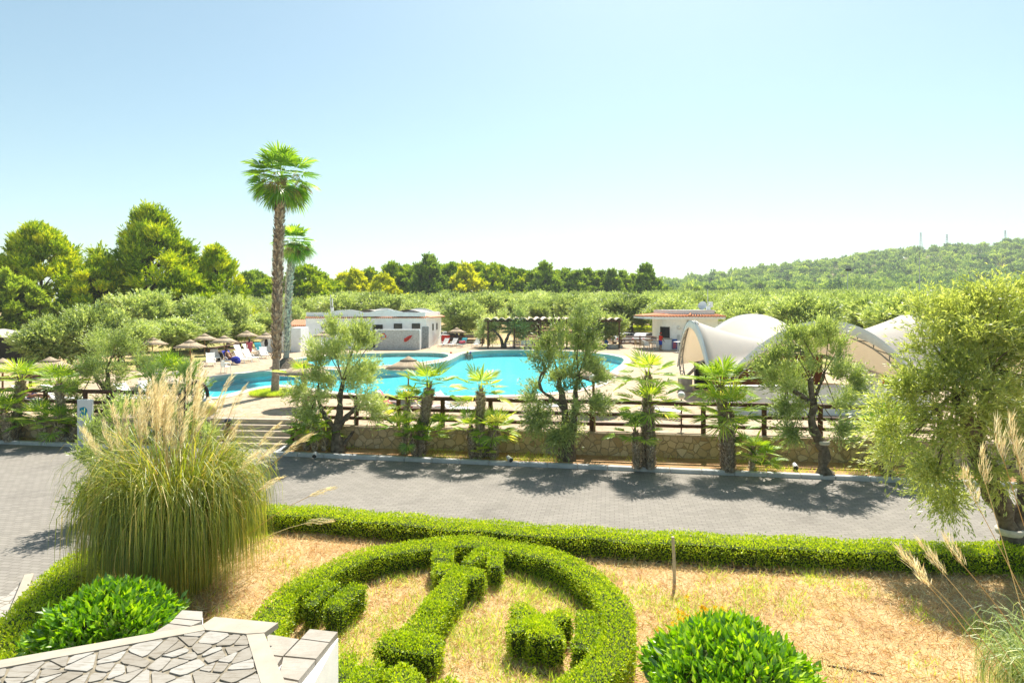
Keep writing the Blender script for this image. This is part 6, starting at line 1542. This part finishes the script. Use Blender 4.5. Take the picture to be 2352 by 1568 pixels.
bi=thing('bicycle','dark city bicycle with a front basket half hidden by the pampas grass','bicycle',(XA(216,14.9),14.9,0),R_(8))
for x in (0,1.05):
    b=MB(); a=np.linspace(0,2*PI,33); tube(b,np.c_[x+.31*np.cos(a),0*a,.33+.31*np.sin(a)],.022,6,0,True,False); wh=b.build('wheel',M['black'],bi)
    b=MB(); tube(b,np.c_[x+.285*np.cos(a),0*a,.33+.285*np.sin(a)],.010,5,0,True,False)
    for k in range(14): t_=k*2*PI/14; tube(b,[[x,.02*(-1)**k,.33],[x+.28*math.cos(t_),0,.33+.28*math.sin(t_)]],.003,3)
    b.build('rim',M['silver'],wh)
b=MB(); 
for A_,B_ in (((.22,0,.85),(.45,0,.30)),((.45,0,.30),(.78,0,.80)),((.27,0,.62),(.45,0,.42)),((.20,0,.95),(0,0,.33)),((.45,0,.30),(1.05,0,.33)),((.74,0,.72),(1.05,0,.33))): tube(b,[A_,B_],.018,6)
b.build('frame',M['black'],bi)
b=MB(); tube(b,smooth_line([[.35,-.28,1.0],[.22,-.2,1.05],[.2,0,1.02],[.22,.2,1.05],[.35,.28,1.0]],11),.013,6); tube(b,[[.2,0,.9],[.2,0,1.03]],.016,6); b.build('handlebar',M['silver'],bi)
b=MB(); bbox(b,(.86,0,.92),(.26,.17,.07),.03); tube(b,[[.78,0,.78],[.84,0,.9]],.014,6); b.build('saddle',M['black'],bi)
b=MB()
for z in (.75,.84,.93,1.0):
    s=.8+.2*(z-.75)/.25; P=[[-.05+.16*s*u,.17*s*v,z] for u,v in ((-1,-1),(1,-1),(1,1),(-1,1),(-1,-1))]; tube(b,P,.006,4)
for k in range(20):
    u=-1+2*(k%5)/4; 
    e=[(u,-1),(u,1),(-1,u),(1,u)][k//5]; tube(b,[[-.05+.128*e[0],.136*e[1],.75],[-.05+.16*e[0],.17*e[1],1.0]],.005,3)
b.build('basket',M['black'],bi)
# stake on the lawn, hoses, ground lights
p=G(1549,1344,LAWN); b=MB(); tube(b,[[.0,0,-.02],[-.005,0,.45],[-.03,0,.93]],[.034,.031,.030],8); tag(b.build('wooden_stake',M['tree_stake'],None,p),'thin grey wooden stake standing alone on the lawn','stake')
def hose(label,P,z=LAWN+.012,r=.013):
    P=smooth_line(np.array([[*G(a,c,z)[:2],z] for a,c in P]),40); o=P.mean(0); b=MB(); tube(b,P-o,r,6); tag(b.build('irrigation_hose',M['hose'],None,o),label,'hose')
hose('black irrigation hose along the foot of the boundary hedge',[(1300,1275),(1420,1283),(1560,1292),(1700,1303),(1850,1318)])
hose('black hose curving round the foot of the bird shaped topiary',[(1166,1517),(1180,1535),(1220,1547),(1262,1549),(1280,1546)])
hose('black hose inside the ring hedge at its right side',[(1158,1312),(1210,1335),(1265,1362),(1310,1390),(1330,1402)])
hose('short black hose on the dry lawn at the bottom right',[(1900,1527),(1960,1537),(2030,1550)])
for px,py,rz,lb in ((1173,1067,.5,'small pale ground spotlight between the cluster palms and the large olive'),(1462,1077,.2,'small pale ground spotlight at the foot of the twin crowned palm'),(1828,1085,-.2,'small pale ground spotlight left of the leaning olive'),(722,1058,.1,'small pale ground light at the bed corner beside the handrail')):
    o=at_bed(px,py-4); t=thing('ground_spotlight',lb,'spotlight',o,rz); b=MB(); tube(b,[[0,-.02,.10],[0,.20,.16]],[.09,.07],12); h=b.build('housing',M['silver'],t)
    b=MB(); tube(b,[[0,-.028,.098],[0,-.022,.10]],.075,12); b.build('lens',M['glass'],h)
    b=MB(); tube(b,[[0,.08,-.02],[0,.08,.12]],.02,6); b.build('spike',M['black'],t)
o=at_bed(150,1012); b=MB(); tube(b,[[0,0,0],[0,0,.16]],[.16,.17],12); tag(b.build('concrete_pot',M['concrete'],None,o),'small round concrete pot at the foot of the stubby palm by the kerb','pot')
# ================================================================== FAR THINGS
def light_mast(px,Y,py,lb,lamps):
    zg=float(ground_h(XA(px,Y),Y)); h=ZA(py,Y)-zg; t=thing('floodlight_mast',lb,'mast',(XA(px,Y),Y,zg)); b=MB(); tube(b,[[0,0,0],[0,0,h]],[.13,.07],8); b.build('pole',M['silver'],t)
    if lamps:
        b=MB(); bbox(b,(0,0,h),(1.6,.12,.12),.02)
        for x in (-.55,.2): bbox(b,(x+.2,-.25,h+.25),(.65,.4,.55),.04)
        b.build('floodlights',M['black'],t)
    else:
        b=MB(); tube(b,[[0,0,h*.80],[0,0,h*.805]],.13,8); tube(b,[[0,0,h],[0,0,h+1.2]],.05,6); b.build('collar',M['concrete'],t)
light_mast(1947,150,622,'pale floodlight mast with dark lamps above the olive grove',True)
light_mast(2112,120,592,'taller plain pale mast without lamps above the olive grove',False)
def pylon(px,Y,py,lb,h=17):
    x=XA(px,Y); z=ZA(py,Y)-h; t=thing('power_pylon',lb,'pylon',(x,Y,z),.3); b=MB()
    for sx in (-1,1):
        for sy in (-1,1): tube(b,[[sx*1.4,sy*1.4,-3],[sx*.3,sy*.3,h]],.16,4)
    for k in range(6):
        z0=h*k/6; r0=1.4-1.1*k/6; r1=1.4-1.1*(k+1)/6; z1=h*(k+1)/6
        for s in (-1,1): tube(b,[[-r0,s*r0,z0],[r1,s*r1,z1]],.09,4); tube(b,[[s*r0,-r0,z0],[s*r1,r1,z1]],.09,4)
    b.build('lattice_tower',M['steel'],t); b=MB()
    for z in (h*.82,h*.95): tube(b,[[-2.4,0,z],[2.4,0,z]],.16,4)
    b.build('cross_arm',M['steel'],t)
pylon(2115,700,534,'left one of three power pylons on the hill crest'); pylon(2175,720,538,'middle power pylon on the hill crest'); pylon(2309,720,529,'right power pylon on the hill crest')
b=MB(); prism_xz(b,[(-3,0),(3,0),(3,2.6),(0,4),(-3,2.6)],-2,2); tag(b.build('hill_hut',M['white'],None,(XA(2252,560),560,float(ground_h(XA(2252,560),560))+3)),'tiny white hut in a clearing high on the hill','hut')
def car(px,Y,rz,m,lb,rack=False):
    zg=float(ground_h(XA(px,Y),Y)) if Y>72.2 else .86
    t=thing('parked_car',lb,'car',(XA(px,Y),Y,zg),rz)
    b=MB(); prism_xz(b,[(-2.1,.30),(2.1,.30),(2.12,.62),(1.9,.78),(1.0,.88),(-1.2,.92),(-2.05,.85),(-2.15,.55)],-.84,.84); 
    prism_xz(b,[(-1.75,.90),(1.0,.87),(.35,1.36),(-.1,1.42),(-1.1,1.40)],-.72,.72); b.build('body',M[m],t)
    for s in (-.73,.73):
        b=MB(); prism_xz(b,[(-1.45,.94),(.75,.92),(.25,1.31),(-1.0,1.33)],s-.012,s+.012); b.build('side_window',M['glass'],t)
        for x in (-1.3,1.3):
            b=MB(); tube(b,[[x,s*1.02-.1,.32],[x,s*1.02+.1,.32]],.32,14); w_=b.build('wheel',M['black'],t)
            b=MB(); tube(b,[[x,s*1.02-.105,.32],[x,s*1.02+.105,.32]],.19,12); b.build('rim',M['silver'],w_)
    b=MB(); V=[[1.02,-.66,.90],[1.02,.66,.90],[.40,.62,1.34],[.40,-.62,1.34]]; b.add(np.array(V)+[.01,0,.02],[[0,1,2,3]]); b.build('windscreen',M['glass'],t)
    for s in (-.6,.6):
        b=MB(); bbox(b,(2.05,s,.68),(.16,.3,.12),.03); b.build('headlight',M['silver'],t); b=MB(); bbox(b,(-2.08,s*1.1,.72),(.12,.2,.22),.02); b.build('tail_light',M['red'],t)
    return t
car(1497,74.5,R_(170),'carpaint','dark parked car behind the cafe chairs fence')
car(1527,77.5,R_(150),'carpaint','dark parked car mostly behind the man in red and the kiosk')
car(1478,73.8,R_(60),'carwhite','white parked car low behind the fence by the cafe chairs')
car(1440,74.5,R_(30),'carwhite','pale parked car behind the right end of the pergola')
car(1030,77,R_(20),'carpaint','dark parked car behind the red box by the pool house')

# ================================================================== PEOPLE
def body(parent,J,rad,mat_,name='body'):
    """one continuous skinned surface; J joints, list of (name,parent,pos,radius)"""
    idx={}; V=[];E=[];Rd=[]
    for nm,pa,p,r in J:
        idx[nm]=len(V); V.append(p); Rd.append(r)
        if pa: E.append((idx[pa],idx[nm]))
    me=bpy.data.meshes.new(name); me.from_pydata([tuple(map(float,v)) for v in V],E,[]); o=bpy.data.objects.new(name,me); COL.objects.link(o); o.parent=parent
    md=o.modifiers.new('skin','SKIN'); sv=me.skin_vertices[0].data
    for k,r in enumerate(Rd): sv[k].radius=(r,r) if np.ndim(r)==0 else r; sv[k].use_root=(k==0)
    md.use_smooth_shade=True; s=o.modifiers.new('sub','SUBSURF'); s.levels=1; s.render_levels=1
    me.materials.append(mat_); return o
def stand_joints(h=1.72,lean=0.0,arms='down',stride=.0,hand_out=False):
    k=h/1.72
    J=[('pelvis',None,(0,0,.93),(.15,.11)),('waist','pelvis',(0,-lean*.05,1.10),(.135,.10)),('chest','waist',(0,-lean*.13,1.30),(.165,.115)),('collar','chest',(0,-lean*.20,1.43),(.10,.085)),('neck','collar',(0,-lean*.24,1.50),(.055,.058)),('jaw','neck',(0,-lean*.27-.015,1.57),(.070,.082)),('head','jaw',(0,-lean*.29-.01,1.65),(.080,.098)),('crown','head',(0,-lean*.29+.005,1.715),(.05,.06))]
    cy_=-lean*.18
    for s,n in ((-1,'l'),(1,'r')):
        sh=(s*.19,cy_,1.40)
        if arms=='bar': el=(s*.24,cy_-.18,1.20) if s>0 else (s*.25,cy_-.05,1.14); wr=(s*.12,cy_-.40,1.28) if s>0 else (s*.27,cy_-.20,.95)
        elif arms=='phone': el=(s*.24,cy_+.0,1.13); wr=(s*.16,cy_-.24,1.08)
        else: el=(s*.25,cy_+.02,1.13); wr=(s*.27,cy_-.06,.88)
        J+=[('sh'+n,'collar',sh,.062),('el'+n,'sh'+n,el,.045),('wr'+n,'el'+n,wr,.030)]
        d=unit(np.array(wr)-np.array(el)); pal=np.array(wr)+d*.06; J.append(('palm'+n,'wr'+n,tuple(pal),(.034,.018)))
        side=unit(np.cross(d,[0,0,1.]) if abs(d[2])<.9 else np.array([0,1.,0]))
        for f,(o_,ln) in enumerate(((-.030,.060),(-.011,.072),(.009,.068),(.028,.052))):
            b0=pal+d*.025+side*o_; m_=b0+d*ln*.55+np.array([0,-.006,-.004]); e_=b0+d*ln+np.array([0,-.02,-.008]); J+=[(f'f{f}a'+n,'palm'+n,tuple(b0),.0095),(f'f{f}b'+n,f'f{f}a'+n,tuple(m_),.009),(f'f{f}c'+n,f'f{f}b'+n,tuple(e_),.007)]
        th=pal-d*.02-side*.04; J+=[('tha'+n,'palm'+n,tuple(th),.011),('thb'+n,'tha'+n,tuple(th+d*.045-side*.012),.009)]
        st_=stride*s
        J+=[('hip'+n,'pelvis',(s*.09,0,.86),.088),('kn'+n,'hip'+n,(s*.10,-.03-st_*.5,.49),.058),('an'+n,'kn'+n,(s*.10,.03-st_*.7+abs(min(0,st_))*.2,.09),.040),('ball'+n,'an'+n,(s*.115,-.09-st_*.7,.035),(.042,.03)),('toe'+n,'ball'+n,(s*.12,-.16-st_*.7,.028),(.034,.022))]
    return [(a,b,tuple(np.array(p)*k),r if np.ndim(r) else r*k) for a,b,p,r in J]
def face(parent,c,fwd=(0,-1,0)):
    b=MB(); c=np.array(c)
    lathe(b,[(.016,-.02),(.012,0),(.004,.018)],c+[0,-.10,-.015],8); b.build('nose',M['skin'],parent)
    b=MB(); 
    for s in (-1,1): ball(b,c+[s*.032,-.088,.015],.012,8,6)
    b.build('eyes',M['dark'],parent)
    b=MB(); bbox(b,c+[0,-.092,-.06],(.045,.012,.010),.003); b.build('mouth',M['pink'],parent)
    b=MB()
    for s in (-1,1): ball(b,c+[s*.082,.005,-.01],.024,8,6,0,1.3,.5,1)
    b.build('ears',M['skin'],parent)
def torso_cloth(parent,nm,m,zs,sl=None,lean=0,k=1):
    b=MB(); n=18; a=np.linspace(0,2*PI,n,endpoint=False); V=[]
    for z,rx_,ry_ in zs: V.append(np.c_[rx_*np.cos(a),ry_*np.sin(a)-lean*max(0,(z-.95)*.38),np.full(n,z)]*k)
    V=np.concatenate(V); i=np.arange(n); j=(i+1)%n; b.add(V,np.concatenate([np.c_[q*n+i,q*n+j,(q+1)*n+j,(q+1)*n+i] for q in range(len(zs)-1)]),0,True)
    for P,r in (sl or []): tube(b,np.array(P)*k,np.array(r)*k,12,0,True,False)
    o=b.build(nm,M[m],parent); s=o.modifiers.new('t','SOLIDIFY'); s.thickness=.012; return o
def person_std(label,loc,rz,h,skin,shirt,shorts,cap,arms='down',lean=0,stride=0,hair=True,long=False):
    t=thing('person',label,'person',loc,rz); k=h/1.72; J=stand_joints(h,lean,arms,stride); bo=body(t,J,None,M[skin]); D={j[0]:np.array(j[2])/k for j in J}
    face(bo,D['head']*k)
    if shirt: torso_cloth(t,'shirt',shirt,[(.84,.20,.145),(1.0,.185,.135),(1.15,.175,.13),(1.3,.20,.145),(1.42,.17,.12),(1.47,.085,.075)],[([D['sh'+n]-[s*.03,0,0],D['sh'+n]+(D['el'+n]-D['sh'+n])*.75],[.085,.075]) for n,s in (('l',-1),('r',1))],lean,k)
    if shorts: torso_cloth(t,'shorts',shorts,[(1.03,.155,.12),(.93,.185,.145),(.82,.19,.15)],[([D['hip'+n]+[0,0,.05],D['hip'+n]*.5+D['kn'+n]*.5,D['hip'+n]*.22+D['kn'+n]*.78],[.10,.10,.098]) for n in 'lr'],0,k)
    hd=D['head']*k
    if cap:
        b=MB(); lathe(b,[(.108,-.0),(.110,.03),(.095,.075),(.05,.105),(.001,.112)],hd+[0,.0,.005],16,0,True,.95,1.08); prism(b,[(-.07,-.09),(.07,-.09),(.06,-.18),(0,-.20),(-.06,-.18)],.008,.018); b.V[-1]=b.V[-1]+hd; b.V[-2]=b.V[-2]+hd if len(b.V)>2 else b.V[-2]
        b.build('cap',M[cap],t)
    if hair:
        b=MB(); lathe(b,[(.09,-.075),(.104,-.03),(.106,.02),(.09,.07),(.05,.098),(.001,.104)],hd+[0,.022,.004],16,0,True,.88,.92)
        if long: tube(b,[hd+[0,.07,.02],hd+[0,.11,-.1],hd+[0,.11,-.25]],[.07,.08,.05],10)
        b.build('hair',M['hair'],t)
    return t
person_std('man in a red shirt, blue shorts and red cap standing at the bar',(XA(1517,62),62.0,DECK),R_(112),1.86,'skindark','redshirt','blueshorts','red','bar',.0)
pm=G(531,1062,0); person_std('shirtless tanned man in teal swim shorts and dark cap walking off the steps',(XA(531,19.4),19.4,0),R_(-100),1.76,'skindark',None,'teal','cap','phone',.35,.10)
ba=person_std('bather in a pale pink wrap standing by the log fence behind the loungers',(XA(573,53.5),53.5,DECK),R_(200),1.68,'skin','pink','pink',None,'down',0,0,True,True)
def swimmer(px,Y,capm,lb,rz):
    t=thing('person',lb,'person',(XA(px,Y),Y,WZ-1.45),rz); J=stand_joints(1.72,0,'down'); J=[(a,b_,(p[0],p[1],max(p[2],.28) if False else p[2]),r) for a,b_,p,r in J if not a.startswith(('hip','kn','an','ball','toe'))]
    bo=body(t,J,None,M['skin']); hd=np.array([j[2] for j in J if j[0]=='head'][0]); face(bo,hd)
    b=MB(); lathe(b,[(.106,-.03),(.112,.02),(.098,.07),(.05,.102),(.001,.11)],hd+[0,.01,.0],16,0,True,.95,1.06); b.build('swim_cap',M[capm],t)
M['orange']=mat('orange_rubber',(.75,.14,.03),.5); M['yellow']=mat('yellow_rubber',(.75,.55,.06),.5)
swimmer(1036,58.0,'orange','swimmer with an orange cap at the corner of the small pool',R_(20)); swimmer(1074,58.6,'yellow','swimmer with a yellow cap beside another at the far pool edge',R_(-40)); swimmer(1080.5,58.2,'towelblue','swimmer with a blue cap at the far pool edge',R_(40))
def sunbather(loc,rz,lb,trunks):
    """reclining figure on a lounger: legs on the seat, back on the backrest"""
    t=thing('person',lb,'person',loc,rz); A=R_(48); ca,sa=math.cos(A),math.sin(A); bk=lambda d,x=0,o=.10:(x,.14+d*ca-o*sa,.36+d*sa+o*ca)
    J=[('pelvis',None,(0,.05,.47),(.14,.10)),('waist','pelvis',bk(.22),(.13,.095)),('chest','waist',bk(.42),(.155,.105)),('collar','chest',bk(.56),(.10,.08)),('neck','collar',bk(.64),(.055,.055)),('head','neck',bk(.78,0,.12),(.082,.095)),('crown','head',bk(.87,0,.12),(.05,.06))]
    for s,n in ((-1,'l'),(1,'r')):
        J+=[('sh'+n,'collar',bk(.53,s*.18),.06),('el'+n,'sh'+n,(s*.27,.22,.50),.043),('wr'+n,'el'+n,(s*.26,-.03,.46),.03),('palm'+n,'wr'+n,(s*.25,-.10,.45),(.034,.018))]
        for f in range(4): x=s*(.222+.018*f); J+=[(f'f{f}a'+n,'palm'+n,(x,-.125,.45),.009),(f'f{f}b'+n,f'f{f}a'+n,(x,-.175+.004*abs(f-1),.44),.008)]
        J+=[('th'+n,'palm'+n,(s*.205,-.10,.455),.010),('thb'+n,'th'+n,(s*.195,-.14,.45),.008)]
        J+=[('hip'+n,'pelvis',(s*.09,-.02,.46),.088),('kn'+n,'hip'+n,(s*.11,-.42,.50),.058),('an'+n,'kn'+n,(s*.12,-.82,.41),.042),('toe'+n,'an'+n,(s*.14,-.88,.53),.035)]
    bo=body(t,J,None,M['skindark']); hd=np.array([j[2] for j in J if j[0]=='head'][0])
    b=MB(); lathe(b,[(.10,-.04),(.11,.02),(.09,.07),(.001,.105)],hd+[0,.02,.02],14); b.build('hair',M['hair'],t)
    b=MB(); lathe(b,[(.13,-.12),(.165,-.02),(.155,.09)],(0,.02,.48),14,0,True,1.05,.75); b.build('trunks',M[trunks],t)
sunbather((XA(70,27.2),27.2,DECK),R_(80),'tanned sunbather in blue trunks reclining behind the left log fence','towelblue')
sunbather((XA(529,47.5),47.5,DECK+.02),H1,'tanned sunbather reclining on the dark blue towel under the parasol','cap')
b=MB(); bbox(b,(0,0,0),(.075,.012,.15),.004); tag(b.build('mobile_phone',M['plastic'],None,(XA(520,19.2),19.25,1.17),R_(20)),'pale phone held by the shirtless man near the steps','phone')
